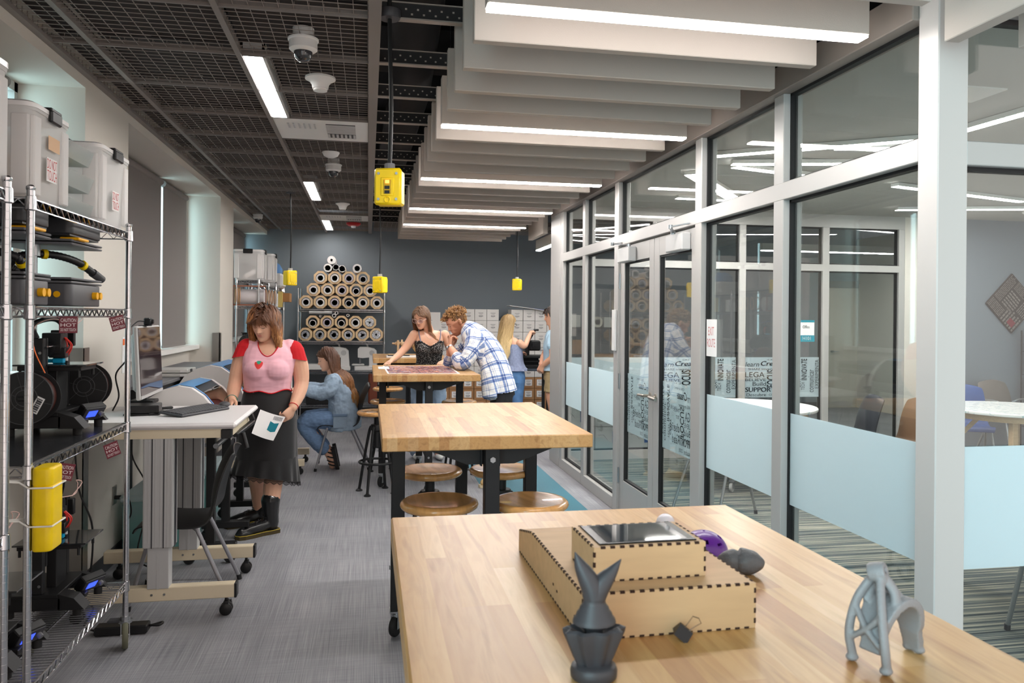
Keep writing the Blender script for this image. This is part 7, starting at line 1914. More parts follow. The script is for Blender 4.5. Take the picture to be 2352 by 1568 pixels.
    def skirt_rows(z0, z1, a0, a1, b0, b1, c0, c1, pl0, pl1, np_, n=96, steps=14, zw=0):
        rows = []
        for i in range(steps+1):
            t = i/steps; z = z0+(z1-z0)*t; a = a0+(a1-a0)*t; b = b0+(b1-b0)*t; c = V(c0).lerp(V(c1), t); pl = pl0+(pl1-pl0)*t; row = []
            for k in range(n):
                an = 2*pi*k/n; w_ = 1+pl*(sin(an*np_+.6*sin(an*3))+.5*sin(an*(np_*.53)+1.3))
                row.append(V((c.x+cos(an)*a*w_, c.y+sin(an)*b*w_, z+zw*t*(cos(an)*.5+ .5*sin(an)))))
            rows.append(row)
        return rows
    m = MB(); m.grid(skirt_rows(1.03, .92, .159, .185, .119, .139, (-.706, 5.752), (-.706, 5.76), 0, .003, 9), True, True); m.grid(skirt_rows(.92, .80, .184, .203, .138, .158, (-.706, 5.76), (-.706, 5.765), .003, .006, 9), True, True); m.grid(skirt_rows(.80, .525, .203, .212, .158, .180, (-.706, 5.765), (-.712, 5.785), .006, .016, 9), True, True); sk = obj('skirt', m, BLK, root, recalc=False)
    m = MB(); m.grid(skirt_rows(.53, .375, .213, .236, .182, .205, (-.712, 5.785), (-.722, 5.80), .004, .032, 15, zw=-.07, n=160), True, True); obj('skirt_tier', m, BLK, sk, recalc=False)
    m = MB(); rr_ = skirt_rows(.375, .35, .236, .238, .205, .207, (-.722, 5.80), (-.722, 5.80), .032, .032, 15, n=160, steps=3)
    for r in rr_:
        for k, p in enumerate(r): p.z += -.07*(cos(2*pi*k/160)*.5+.5*sin(2*pi*k/160))
    for k, p in enumerate(rr_[-1]): p.z += .007*sin(2*pi*k*32/160)
    lace = mat_film('black_lace', (30,28,30), .45, .1)
    m.grid(rr_, True, True); m.tube([p.copy() for p in rr_[-1]], .0018, 4, closed=True); m.tube([p.copy() for p in rr_[1]], .0015, 4, closed=True); obj('lace_hem', m, lace, sk, recalc=False)
    # boots
    LEA = mat('black_boot_leather', (24,24,26), .28, coat=.4, bump=.08, bs=40); SOLE = mat('boot_sole', (70,58,30), .6)
    def boot(x, y, ang, lab):
        W = Matrix.Translation((x, y, 0)) @ Matrix.Rotation(ang, 4, 'Z')
        b = MB(); b.M = W
        limb(b, [(0, -.09, .075), (0, -.02, .062), (0, .06, .052), (0, .125, .042)], [.038, .045, .043, .036], flat=.95)
        limb(b, [(0, -.10, .07), (0, -.093, .13), (0, -.09, .20), (0, -.09, .235)], [.050, .055, .062, .067])
        b.ell((0, .10, .035), (.046, .07, .03)); b.ell((0, -.10, .04), (.037, .045, .035))
        def pp(me):
            wi = W.inverted()
            for v in me.vertices:
                q = wi @ v.co; q.z = max(q.z, .022); v.co = W @ q
        bo = remesh('boot', b, LEA, root, .005, 3, pp)
        m = MB(); m.M = W; prof = [(-.042,-.145),(-.02,-.155),(.02,-.155),(.042,-.145),(.046,-.09),(.04,-.02),(.05,.06),(.05,.12),(.036,.158),(0,.172),(-.036,.158),(-.05,.12),(-.05,.06),(-.04,-.02),(-.046,-.09)]
        m.prism(prof, (1,0,0), (0,1,0), (0,0,.026), (0,0,0)); so = obj('sole', m, SOLE, bo)
        m = MB(); m.M = W; m.tube([(a*.985, c*.985, .0275) for a, c in prof], .0022, 5, closed=True); obj('welt_stitch', m, mat('yellow_stitch', (196,170,60), .6), bo)
        m = MB(); m.M = W
        for k in range(6): zz = .10+k*.021; yy = -.03-.005*k+(.03 if k == 0 else 0); m.tube([(-.022, yy-.01, zz), (0, yy+.004, zz+.004), (.022, yy-.01, zz+.008)], .003, 6)
        m.tube(spline([(0, -.02, .11), (.03, .02, .09), (.04, .0, .05)], 4), .0026, 5); m.tube(spline([(0, -.02, .11), (-.028, .03, .10), (-.03, .02, .06)], 4), .0026, 5); obj('laces', m, BLK, bo)
    boot(-.746, 5.645, radians(125), 'near boot'); boot(-.862, 5.94, radians(118), 'far boot')
    HM = hair_mat('hair_ombre', [(0, (74,46,32)), (.25, (106,66,42)), (.5, (166,112,70)), (.75, (206,152,100)), (1, (222,176,124))])
    hair(root, H, HM, lambda d: .27+.04*abs(d.x), 720, 3, -.15, .66, .0074, .0085, [((-.69, 5.76, 1.30), .10), ((-.80, 5.755, 1.30), .075), ((-.58, 5.755, 1.30), .075), ((-.70, 5.72, 1.25), .1)], guard=.078, ymax=.05, bangs=16, layer=1.17, side_low=-.5)
    m = MB(); m.ring((-.70, 5.742, 1.395), .061, .004, (0,.25,1), 30, 6); obj('choker', m, mat('dark_choker', (70,16,22), .6), root)
    m = MB(); m.ring((-.9185, 5.565, .968), .034, .0035, (0,-.85,-.35), 26, 6); obj('bracelet', m, mat('bead_bracelet', (90,150,130), .5, var=.5, vs=120), root)
    m = MB(); m.ring((-.515, 5.648, .908), .033, .003, (-.3,-.75,-.7), 26, 6); obj('red_bracelet', m, REDC, root)
    # sheet of paper held by her left hand
    r2 = thing('handout', 'white sheet with teal banner held by the woman in pink', 'paper', (-.65, 5.5, .8))
    A, B, Cc, D = V((-.735, 5.60, .893)), V((-.560, 5.545, .845)), V((-.625, 5.42, .700)), V((-.775, 5.48, .745))
    nrm = (B-A).cross(D-A).normalized()
    def sq(u, v, off=0): return A.lerp(B, u).lerp(D.lerp(Cc, u), v) + nrm*(.012*sin(pi*u)+off)
    m = MB(); m.grid([[sq(i/10, j/10) for i in range(11)] for j in range(11)]); obj('sheet', m, M_PAPER, r2)
    sg = -1 if nrm.y > 0 else 1
    m = MB(); m.grid([[sq(.52+.36*i/8, .30+.36*j/8+(.05*(1-abs(i-4)/4)), .0015*sg) for i in range(9)] for j in range(9)]); obj('teal_banner', m, mat('banner_teal', (0,122,140), .6), r2)
    m = MB(); m.grid([[sq(.58+.36*i/8, .06+.16*j/8, .0015*sg) for i in range(9)] for j in range(9)]); obj('printed_text', m, mat('grey_print_text', (170,170,172), .7, var=.4, vs=160), r2)
    m = MB(); q0 = sq(.60, .62, .003*sg); q1 = sq(.86, .40, .003*sg); ax_ = (q1-q0); up_ = (sq(.60, .52, .003*sg)-sq(.66, .62, .003*sg)); put_text(m, 'Logo Lab', q0, ax_.normalized(), up_.normalized(), ax_.length*.8, .016); obj('banner_lettering', m, M_WHITE, r2) if False else None
woman_pink()

# ------------------------------------------------------------------ girl in denim, seated
DENIM = mat('washed_denim', (150,170,190), .9, var=.16, vs=7, bump=.15, bs=160); JEAN = mat('striped_jeans', (112,140,176), .9, var=.25, vs=30, stretch=(1,1,8)); 
def girl_denim():
    root = thing('person', 'seated girl with very long brown hair in an oversized denim jacket', 'person', (-.30, 8.08, 0))
    Rt = V((0, 1, 0)) ; cy = 8.08
    sp_ = [(-.26, cy, .47), (-.25, cy, .58), (-.265, cy, .70), (-.30, cy, .82), (-.335, cy, .91), (-.345, cy, .96)]
    ab = [(.165, .12), (.15, .115), (.135, .105), (.155, .11), (.15, .085), (.06, .05)]
    body = MB(); torso(body, sp_, ab, Rt)
    limb(body, [(-.345, cy, .93), (-.365, cy, 1.0), (-.375, cy, 1.05)], [.054, .05, .052])
    H = head_matrix((-.402, cy-.005, 1.112), (-.95, -.10, -.30), (-.28, 0, .96), 1.0)
    head(body, H)
    for s in (-1, 1):
        y = cy+s*.17
        limb(body, [(-.33, y, .91), (-.40, y+s*.03, .80), (-.47, y+s*.02, .765), (-.60, y-s*.02, .80), (-.70, y-s*.06, .80)], [.05, .045, .042, .036, .026])
        hand(body, (-.70, y-s*.06, .80), (-1, -.2*s, -.1), (0, 0, 1), (.4,.45,.5,.5), .08, s, .92)
        y2 = cy+s*.10
        limb(body, [(-.27, y2, .48), (-.45, y2+s*.02, .50), (-.615, y2+s*.02, .475), (-.50, y2, .30), (-.385, y2-s*.01, .16)], [.09, .078, .062, .055, .038])
        limb(body, [(-.385, y2-s*.01, .155), (-.355, y2-s*.01, .10), (-.345, y2-s*.01, .03)], [.036, .038, .03])
    remesh('body', body, SKIN, root, .0052, 3); face_features(root, H)
    # jeans
    jn = MB(); torso(jn, [(-.255, cy, .44), (-.255, cy, .50), (-.25, cy, .62)], [(.165, .125), (.17, .13), (.15, .12)], Rt)
    for s in (-1, 1):
        y2 = cy+s*.10
        limb(jn, [(-.27, y2, .48), (-.45, y2+s*.02, .50), (-.625, y2+s*.02, .475), (-.52, y2, .30), (-.44, y2, .21)], [.102, .092, .077, .072, .066])
    def jp(me): wrinkle(me, .006, 18)
    remesh('jeans', jn, JEAN, root, .007, 4, jp)
    # jacket
    jk = MB(); torso(jk, [(-.225, cy, .40), (-.235, cy, .52), (-.265, cy, .70), (-.30, cy, .82), (-.335, cy, .91), (-.345, cy, .955)], [(.238, .172), (.228, .16), (.195, .14), (.195, .135), (.175, .10), (.075, .062)], Rt)
    for s in (-1, 1):
        y = cy+s*.17
        limb(jk, [(-.33, y-s*.02, .905), (-.38, y+s*.035, .81), (-.46, y+s*.025, .775), (-.58, y-s*.01, .80), (-.65, y-s*.04, .80)], [.075, .075, .07, .062, .052])
    def kp(me):
        wrinkle(me, .010, 9, (1, 1, 1.2)); wrinkle(me, .005, 26, (1,1,1), 4)
        cut(lambda p: p.z < .375 + .05*max(0, (p.x+.30)) or (p.x < -.39 and p.z < .70))(me)
    jo = remesh('denim_jacket', jk, DENIM, root, .007, 4, kp)
    SEAM = mat('denim_seam', (84,106,134), .9)
    m = MB(); yy = cy-.236; m.box(-.335, -.20, yy-.002, yy+.02, .43, .55, .006); obj('pocket', m, DENIM, jo)
    m = MB(); m.box(-.34, -.195, yy-.007, yy+.02, .545, .575, .005); obj('pocket_flap', m, mat('denim_dark', (112,134,160), .9), jo)
    SAN = mat('black_sandal', (26,24,24), .6)
    for s in (-1, 1):
        y2 = cy+s*.10-s*.01
        m = MB(); m.M = Matrix.Translation((-.335, y2, .10)) @ Matrix.Rotation(radians(78), 4, 'Y')
        m.prism([(-.13,-.036),(-.08,-.045),(.02,-.042),(.10,-.046),(.125,-.02),(.125,.02),(.10,.046),(.02,.042),(-.08,.045),(-.13,.036)], (-1,0,0), (0,1,0), (0,0,.035), (0,0,.005)); sa = obj('sandal_sole', m, SAN, root)
        m = MB()
        for z_, r in ((.17, .043), (.125, .046), (.08, .046), (.045, .040)): m.ring((-.362+(.17-z_)*.15, y2, z_), r, .007, (.25,0,1), 24, 6)
        obj('sandal_strap', m, SAN, sa)
    HM = hair_mat('hair_long_brown', [(0, (78,50,36)), (.4, (104,68,46)), (.75, (148,100,58)), (1, (190,142,84))])
    hair(root, H, HM, lambda d: .70 if d.y < .3 else .38, 520, 8, 0.0, .62, .0085, .004, [((-.30, cy, .84), .16), ((-.255, cy, .70), .165), ((-.24, cy, .55), .17), ((-.33, cy-.15, .88), .085), ((-.33, cy+.15, .88), .085)], guard=.07, ymax=.0, layer=1.05, flow=(.14, -.02, -1))
girl_denim()

# ------------------------------------------------------------------ woman with glasses leaning on the bench
def woman_glasses():
    root = thing('person', 'woman with glasses in dotted black camisole leaning on the workbench', 'person', (.66, 8.42, 0))
    cx, cy = .655, 8.42; Rt = V((1, .08, 0)).normalized()
    sp_ = [(cx-.01, cy+.02, .80), (cx-.01, cy+.01, .93), (cx, cy-.01, 1.05), (cx, cy-.04, 1.17), (cx, cy-.07, 1.29), (cx-.005, cy-.07, 1.36), (cx-.01, cy-.07, 1.395)]
    ab = [(.17, .115), (.165, .112), (.128, .095), (.138, .10), (.150, .092), (.12, .07), (.05, .045)]
    body = MB(); torso(body, sp_, ab, Rt)
    for s in (-1, 1): body.ell((cx+s*.068, cy-.145, 1.205), (.066, .058, .062))
    body.ell((cx, cy-.07, 1.365), (.17, .052, .042))
    limb(body, [(cx, cy-.07, 1.37), (cx-.02, cy-.09, 1.435), (cx-.045, cy-.105, 1.48)], [.055, .048, .05])
    H = head_matrix((.563, 8.285, 1.545), (-.45, -.80, -.42), (-.16, -.36, .91), 1.0)
    head(body, H)
    limb(body, [(cx-.165, cy-.07, 1.355), (cx-.235, cy-.06, 1.24), (cx-.295, cy-.08, 1.17), (cx-.365, cy-.14, 1.11), (.245, 8.19, 1.085)], [.052, .047, .040, .034, .024])
    hand(body, (.245, 8.185, 1.083), (-.45, -.8, -.22), (-.1, -.1, 1), (.25,.3,.35,.4), .18, 1, .92, .4)
    limb(body, [(cx+.165, cy-.07, 1.355), (cx+.215, cy-.06, 1.24), (cx+.225, cy-.07, 1.16), (cx+.20, cy-.16, 1.10), (.80, 8.16, 1.082)], [.053, .048, .041, .035, .024])
    hand(body, (.80, 8.16, 1.08), (-.6, -.75, -.15), (-.1, -.05, 1), (.35,.4,.45,.5), .14, -1, .92, .4)
    for s in (-1, 1): limb(body, [(cx+s*.085, cy+.02, .85), (cx+s*.10, cy+.02, .5), (cx+s*.11, cy+.04, .08)], [.09, .058, .04]); limb(body, [(cx+s*.11, cy+.05, .05), (cx+s*.12, cy-.10, .035)], [.04, .035])
    remesh('body', body, SKIN, root, .0052, 3); face_features(root, H)
    DOT, N, L, out = nodes('dotted_camisole'); b = N.new('ShaderNodeBsdfPrincipled'); L.new(b.outputs[0], out.inputs[0]); b.inputs['Roughness'].default_value = .8
    tc = N.new('ShaderNodeTexCoord'); vo = N.new('ShaderNodeTexVoronoi'); vo.inputs['Scale'].default_value = 120; L.new(tc.outputs['Object'], vo.inputs[0])
    rp = ramp(N, [(0, (226,222,218)), (.26, (226,222,218)), (.27, (24,23,25))], 'CONSTANT'); L.new(vo.outputs['Distance'], rp.inputs[0]); L.new(rp.outputs[0], b.inputs['Base Color'])
    tp = MB(); torso(tp, sp_[:5]+[sp_[5]], ab[:5]+[(.125,.075)], Rt, grow=.010)
    for s in (-1, 1): tp.ell((cx+s*.068, cy-.148, 1.205), (.074, .066, .07))
    top_z = lambda x: 1.235+.055*min(1, (abs(x-cx)/.10))**1.2
    o_ = remesh('camisole', tp, DOT, root, .006, 4, cut(lambda p: p.z < .84 or p.z > (top_z(p.x) if p.y < cy-.06 else 1.26)))
    LACE = mat('black_lace_trim', (26,25,27), .8)
    m = MB(); pts = []
    import mathutils
    bt = mathutils.bvhtree.BVHTree.FromPolygons([v.co for v in o_.data.vertices], [tuple(p.vertices) for p in o_.data.polygons]); wi = wmat(root).inverted()
    for k in range(33):
        x = cx-.125+.25*k/32; z = top_z(x)-.012; h = bt.ray_cast(wi @ V((x, cy-.5, z)), V((0,1,0)))
        if h[0] is not None: pts.append(wmat(root) @ h[0])
    if len(pts) > 4: m.tube([p+V((0,.002,0)) for p in pts], [.014+.003*sin(i*1.9) for i in range(len(pts))], 8, flat=.35, ref=(0,1,0)); obj('lace_trim', m, LACE, o_)
    m = MB()
    for s in (-1, 1): m.tube(spline([(cx+s*.10, cy-.165, 1.285), (cx+s*.115, cy-.125, 1.36), (cx+s*.115, cy-.06, 1.412), (cx+s*.105, cy+.02, 1.30)], 6), .006, 6, flat=.5)
    obj('strap', m, mat('grey_strap', (120,122,140), .8), o_)
    jn = MB(); torso(jn, [(cx, cy+.02, .78), (cx, cy+.015, .88), (cx, cy+.01, .97)], [(.178,.125),(.175,.122),(.148,.108)], Rt)
    for s in (-1, 1): limb(jn, [(cx+s*.09, cy+.02, .85), (cx+s*.11, cy+.02, .5), (cx+s*.13, cy+.04, .10)], [.104, .086, .085])
    remesh('jeans', jn, mat('pale_jeans', (150,170,194), .9, var=.2, vs=9), root, .008, 4, lambda me: wrinkle(me, .006, 14))
    m = MB()
    for s in (-1, 1): m.ell((cx+s*.12, cy-.06, .035), (.045, .12, .034))
    obj('shoe', m, M_WPL, root)
    HM = hair_mat('hair_straight_brown', [(0, (104,78,58)), (.3, (112,80,58)), (.7, (134,92,62)), (1, (170,120,80))])
    hair(root, H, HM, lambda d: .37, 520, 12, .05, .64, .0078, .0035, [((cx, cy-.06, 1.32), .105), ((cx-.12, cy-.06, 1.33), .07), ((cx+.12, cy-.06, 1.33), .07), ((cx, cy-.09, 1.2), .14)], guard=.074, ymax=.03, layer=1.04)
    # glasses
    m = MB(); m.M = H
    for s in (-1, 1):
        pts = [V((s*.034+cos(a)*.026, .108-.10*max(0, abs(s*.034+cos(a)*.026)-.03), .000+sin(a)*.021)) for a in [2*pi*k/22 for k in range(22)]]
        m.tube(pts, .0014, 6, closed=True); m.tube([(s*.060, .100, .008), (s*.077, .06, .006), (s*.081, -.01, .0)], .0015, 6)
    m.tube([(-.009, .111, .003), (0, .113, .006), (.009, .111, .003)], .0014, 6); gl_ = obj('glasses', m, mat('clear_pink_frame', (226,206,200), .2, coat=.5), root)
    m = MB(); m.M = H
    for s in (-1, 1):
        c = [V((s*.034+cos(a)*.025, .1075-.10*max(0, abs(s*.034+cos(a)*.025)-.03), sin(a)*.020)) for a in [2*pi*k/22 for k in range(22)]]; m.add(c, [tuple(range(22))])
    obj('lens', m, mat_glass('lens_glass', (214,214,236), 1.5), gl_)
    m = MB(); m.tube(spline([(cx-.06, cy-.14, 1.385), (cx-.03, cy-.165, 1.33), (cx, cy-.165, 1.315), (cx+.03, cy-.165, 1.33), (cx+.06, cy-.14, 1.385)], 5), .0011, 5); m.ell((cx, cy-.167, 1.312), .004); obj('necklace', m, M_STEEL, root)
woman_glasses()

# ------------------------------------------------------------------ man in plaid shirt
def plaid_mat():
    m, N, L, out = nodes('plaid_flannel'); b = N.new('ShaderNodeBsdfPrincipled'); L.new(b.outputs[0], out.inputs[0]); b.inputs['Roughness'].default_value = .9
    a = N.new('ShaderNodeAttribute'); a.attribute_name = 'weave'; sp_ = N.new('ShaderNodeSeparateXYZ'); L.new(a.outputs['Vector'], sp_.inputs[0])
    def stripe(sock, period, lo, hi):
        d = N.new('ShaderNodeMath'); d.operation = 'DIVIDE'; d.inputs[1].default_value = period; L.new(sock, d.inputs[0])
        fr = N.new('ShaderNodeMath'); fr.operation = 'FRACT'; L.new(d.outputs[0], fr.inputs[0])
        r = ramp(N, [(0, (0,0,0)), (lo, (255,255,255)), (lo+.16, (0,0,0)), (lo+.22, (255,255,255)), (hi, (0,0,0)), (.80, (200,200,200)), (.83, (0,0,0)), (.90, (200,200,200)), (.93, (0,0,0))], 'CONSTANT'); L.new(fr.outputs[0], r.inputs[0]); return r.outputs[0]
    s1 = stripe(sp_.outputs[0], .118, .18, .50); s2 = stripe(sp_.outputs[1], .118, .18, .50)
    ad = N.new('ShaderNodeMix'); ad.data_type = 'RGBA'; ad.blend_type = 'ADD'; ad.inputs[0].default_value = 1; L.new(s1, ad.inputs[6]); L.new(s2, ad.inputs[7])
    h = N.new('ShaderNodeMath'); h.operation = 'MULTIPLY'; h.inputs[1].default_value = .5; sr = N.new('ShaderNodeSeparateColor'); 
    a1 = N.new('ShaderNodeSeparateColor'); a2 = N.new('ShaderNodeSeparateColor'); L.new(s1, a1.inputs[0]); L.new(s2, a2.inputs[0])
    sm = N.new('ShaderNodeMath'); sm.operation = 'ADD'; L.new(a1.outputs[0], sm.inputs[0]); L.new(a2.outputs[0], sm.inputs[1]); L.new(sm.outputs[0], h.inputs[0])
    r = ramp(N, [(0, (232,230,228)), (.5, (128,146,186)), (1, (62,84,140))]); L.new(h.outputs[0], r.inputs[0]); L.new(r.outputs[0], b.inputs['Base Color']); return m
def man_plaid():
    root = thing('person', 'curly haired man in plaid shirt, leaning his elbows on the workbench', 'person', (1.22, 7.12, 0))
    hipc = V((1.235, 7.17, .90)); Rt = V((.45, .89, 0)).normalized()  # his left-right axis
    sp_ = [hipc+V((.01,-.01,-.06)), hipc+V((0,0,.06)), V((1.195, 7.22, 1.08)), V((1.13, 7.30, 1.22)), V((1.045, 7.395, 1.345)), V((.985, 7.45, 1.405)), V((.955, 7.475, 1.425))]
    ab = [(.165, .115), (.16, .11), (.155, .11), (.175, .12), (.185, .11), (.14, .085), (.06, .055)]
    rt = [V((.25,.97,0)), V((.25,.97,0)), V((.3,.95,0)), V((.35,.93,0)), V((.4,.92,0)), V((.4,.92,0)), V((.4,.92,0))]
    body = MB(); torso(body, sp_, ab, rt)
    limb(body, [(.985, 7.45, 1.40), (.93, 7.48, 1.445), (.895, 7.495, 1.475)], [.062, .058, .06])
    H = head_matrix((.855, 7.50, 1.50), (-.86, -.10, -.52), (-.50, .05, .86), 1.04)
    head(body, H, 1.02)
    shN = V((.99, 7.26, 1.33)); shF = V((1.06, 7.55, 1.33))
    elN, wrN = V((.86, 7.13, 1.115)), V((.768, 7.33, 1.265)); elF, wrF = V((.80, 7.62, 1.10)), V((.80, 7.50, 1.27))
    limb(body, [shN, shN.lerp(elN, .5)+V((.03,-.03,0)), elN, elN.lerp(wrN, .5), wrN], [.06, .055, .046, .042, .03]); limb(body, [shF, shF.lerp(elF, .5), elF, elF.lerp(wrF, .5), wrF], [.06, .055, .046, .042, .03])
    hand(body, wrN, (.15, .35, .85), (-.95, .1, .1), (.7,.8,.85,.9), .04, -1, 1.05, .8); hand(body, wrF, (.1, -.25, .85), (.3, -.9, .0), (1.0,1.1,1.15,1.2), .03, 1, 1.05, .8)
    lN = [hipc+V((.0,-.085,-.05)), V((1.21, 7.06, .5)), V((1.20, 7.05, .09))]; lF = [hipc+V((.02,.09,-.05)), V((1.26, 7.24, .5)), V((1.27, 7.22, .09))]
    for l in (lN, lF): limb(body, l, [.095, .062, .045])
    limb(body, [(1.20, 7.05, .06), (1.11, 6.98, .045)], [.04, .035]); limb(body, [(1.27, 7.22, .06), (1.18, 7.15, .045)], [.04, .035])
    Hi = H.inverted(); ss = lambda x, a, b: (lambda t: t*t*(3-2*t))(max(0, min(1, (x-a)/(b-a))))
    def bp(me):
        at = me.attributes.new('beard', 'FLOAT', 'POINT'); o_ = []
        for v in me.vertices:
            q = Hi @ v.co
            if abs(q.x) > .1 or abs(q.y) > .13 or not -.16 < q.z < .03: o_.append(0.0); continue
            side = ss(q.y, -.02, .0)*ss(-q.z, -.012, .008)*ss(abs(q.x), .050, .062); low = ss(-q.z, .066, .082)*ss(q.y, -.03, .0); mus = ss(-q.z, .034, .042)*ss(q.z, -.053, -.045)*ss(q.y, .06, .07)*ss(-abs(q.x), -.04, -.025); jaw = ss(-q.z, .03, .06)*ss(abs(q.x), .03, .05)*ss(q.y, -.03, .0)
            lip = ss(.030-abs(q.x), 0, .006)*ss(q.z, -.072, -.066)*ss(-q.z, .044, .05)*ss(q.y, .07, .08)
            o_.append(max(0, min(.8, max(side, low, mus*.8, jaw)*.82-lip)))
        at.data.foreach_set('value', o_)
    remesh('body', body, SKIN_B, root, .0048, 3, bp); face_features(root, H, mat('brow_auburn', (120,76,48), .8))
    # shirt
    sh = MB(); sps = [hipc+V((.03,-.015,-.10)), hipc+V((.0,0,.04)), V((1.195, 7.22, 1.08)), V((1.13, 7.30, 1.22)), V((1.045, 7.395, 1.345)), V((.985, 7.45, 1.415)), V((.945, 7.48, 1.445))]
    abS = [(.195, .145), (.185, .13), (.18, .128), (.195, .135), (.20, .125), (.155, .10), (.085, .08)]
    torso(sh, sps, abS, rt)
    limb(sh, [shN+V((.03,.03,.0)), shN, shN.lerp(elN, .5)+V((.03,-.03,0)), elN+V((0,-.005,.0)), elN.lerp(wrN, .35)], [.085, .085, .08, .068, .058])
    limb(sh, [shF+V((.02,-.03,0)), shF, shF.lerp(elF, .5), elF, elF.lerp(wrF, .35)], [.085, .08, .075, .064, .056])
    # hanging front panel below the table edge
    torso(sh, [V((1.12, 7.02, .80)), V((1.13, 7.06, .95)), V((1.15, 7.14, 1.10))], [(.10, .075), (.11, .09), (.13, .11)], V((.4,.9,0)))
    spine = spline(sps, 6); arms = [(spline([shN, shN.lerp(elN, .5)+V((.03,-.03,0)), elN, wrN], 6)), (spline([shF, shF.lerp(elF, .5), elF, wrF], 6))]
    def pp(me):
        wrinkle(me, .006, 13, (1,1,1)); wrinkle(me, .003, 30, (1,1,1), 3)
        cut(lambda p: (p.x > 1.17 and p.z < .845+.12*(p.x-1.17)) or p.z < .77)(me)
        at = me.attributes.new('weave', 'FLOAT_VECTOR', 'POINT'); out = []
        def near(path, p):
            best = (9, 0, 0); acc = 0
            for i in range(len(path)-1):
                a, b = path[i], path[i+1]; ab_ = b-a; t = max(0, min(1, (p-a).dot(ab_)/max(1e-9, ab_.length_squared))); q = a+ab_*t; d = (p-q).length
                if d < best[0]: best = (d, acc+ab_.length*t, (p-q, ab_.normalized()))
                acc += ab_.length
            return best
        for v in me.vertices:
            p = v.co; c = [near(spine, p)]; ds = [c[0][0]-.13]
            for a_ in arms: r_ = near(a_, p); c.append(r_); ds.append(r_[0]-.068)
            k = ds.index(min(ds)); d, l, fr = c[k]; off, t = fr
            ref = V((.35,.93,0)) if k == 0 else V((0,0,1)); r_ = (ref-t*ref.dot(t)).normalized(); f_ = t.cross(r_)
            an = atan2(off.dot(f_), off.dot(r_)); out += [an*(.16 if k == 0 else .07), l, 0]
        at.data.foreach_set('vector', out)
    PM = plaid_mat(); so = remesh('plaid_shirt', sh, PM, root, .0065, 4, pp)
    m = MB(); c = V((.952, 7.472, 1.43)); m.tube([c+V((cos(a)*.075*.8+.01, sin(a)*.075, .03*cos(a)+.012)) for a in [2*pi*k/24 for k in range(24)]], .016, 8, closed=True, flat=1.3, ref=(-.5,.2,.8)); obj('collar', m, mat('collar_white', (226,226,228), .9), so)
    pn = MB(); torso(pn, [hipc+V((.01,-.01,-.1)), hipc+V((0,0,.0)), hipc+V((0,.0,.08))], [(.175,.128),(.175,.128),(.165,.118)], V((.25,.97,0)))
    for l in (lN, lF): limb(pn, l, [.112, .08, .062])
    remesh('trousers', pn, mat('black_jeans', (34,33,36), .85, var=.15, vs=20), root, .008, 4, lambda me: wrinkle(me, .005, 16))
    SH = mat('tan_shoe', (196,164,112), .7)
    for (x, y) in ((1.145, 7.01), (1.215, 7.18)):
        m = MB(); W = Matrix.Translation((x, y, 0)) @ Matrix.Rotation(radians(128), 4, 'Z'); m.M = W
        m.ell((0, .03, .045), (.048, .13, .045)); m.ell((0, -.05, .065), (.045, .07, .06)); s_ = obj('shoe', m, SH, root)
        m = MB(); m.M = W; m.prism([(-.045,-.12),(.045,-.12),(.05,.06),(.04,.15),(0,.17),(-.04,.15),(-.05,.06)], (1,0,0), (0,1,0), (0,0,.024), (0,0,.001)); obj('sole', m, mat('pale_sole', (222,206,170), .7), s_)
        m = MB(); m.M = W
        for k in range(4): m.tube([(-.025, .0+k*.022, .095-k*.006), (.025, .01+k*.022, .095-k*.006)], .003, 5)
        obj('laces', m, mat('lace_cream', (226,214,184), .8), s_)
    m = MB(); ax_ = (wrN-elN).normalized(); m.cyl(wrN-ax_*.028, wrN-ax_*.010, .0345, n=24); m.cyl(wrN-ax_*.019+V((-.033,-.01,.0)), wrN-ax_*.019+V((-.042,-.012,0)), .017, n=20); obj('wrist_watch', m, M_STEEL, root)
    # curls
    HM = hair_mat('hair_auburn_curls', [(0, (104,70,40)), (.5, (150,106,62)), (1, (186,142,90))]); rn = random.Random(9); mb = MB(); att = []; rad = V((.083, .108, .121))
    vs0 = len(mb.v)
    for k in range(420):
        z = rn.uniform(-.30, 1); th = rn.uniform(0, 2*pi); rxy = sqrt(1-z*z); d = V((rxy*cos(th), rxy*sin(th), z))
        if d.y > .42 and z < .50: continue
        if d.y > .0 and z < .15: continue
        p = scalp_pt(d, .004); nn = d.normalized(); t1 = nn.orthogonal().normalized(); t2 = nn.cross(t1); ph = rn.uniform(0, 6.28); L = (.034 if z > .25 else .012)*rn.uniform(.8, 1.3); rr_ = (.009 if z > .25 else .004)*rn.uniform(.7, 1.2)
        pts = [p*.97]+[p + nn*(L*i/7) + (t1*cos(ph+i*1.15)+t2*sin(ph+i*1.15))*rr_*min(1, i/2) + V((0, .012*max(0, d.y)*i/7, 0)) for i in range(8)]
        b0 = len(mb.v); mb.tube([H @ q for q in spline(pts, 2)], [.0042*(1-.5*i/(len(pts)*2)) for i in range(len(spline(pts, 2)))], 5); cnt = len(mb.v)-b0; sv = rn.uniform(0, 30); att.extend([(i/cnt, (i % 5)/5, sv) for i in range(cnt)])
    b0 = len(mb.v); vs = []; fs = []; nu, nv = 40, 20
    for j in range(nv+1):
        ph = -pi/2+pi*j/nv
        for i in range(nu): th = 2*pi*i/nu; d = V((cos(ph)*cos(th), cos(ph)*sin(th), sin(ph))); vs.append(H @ scalp_pt(d, .005))
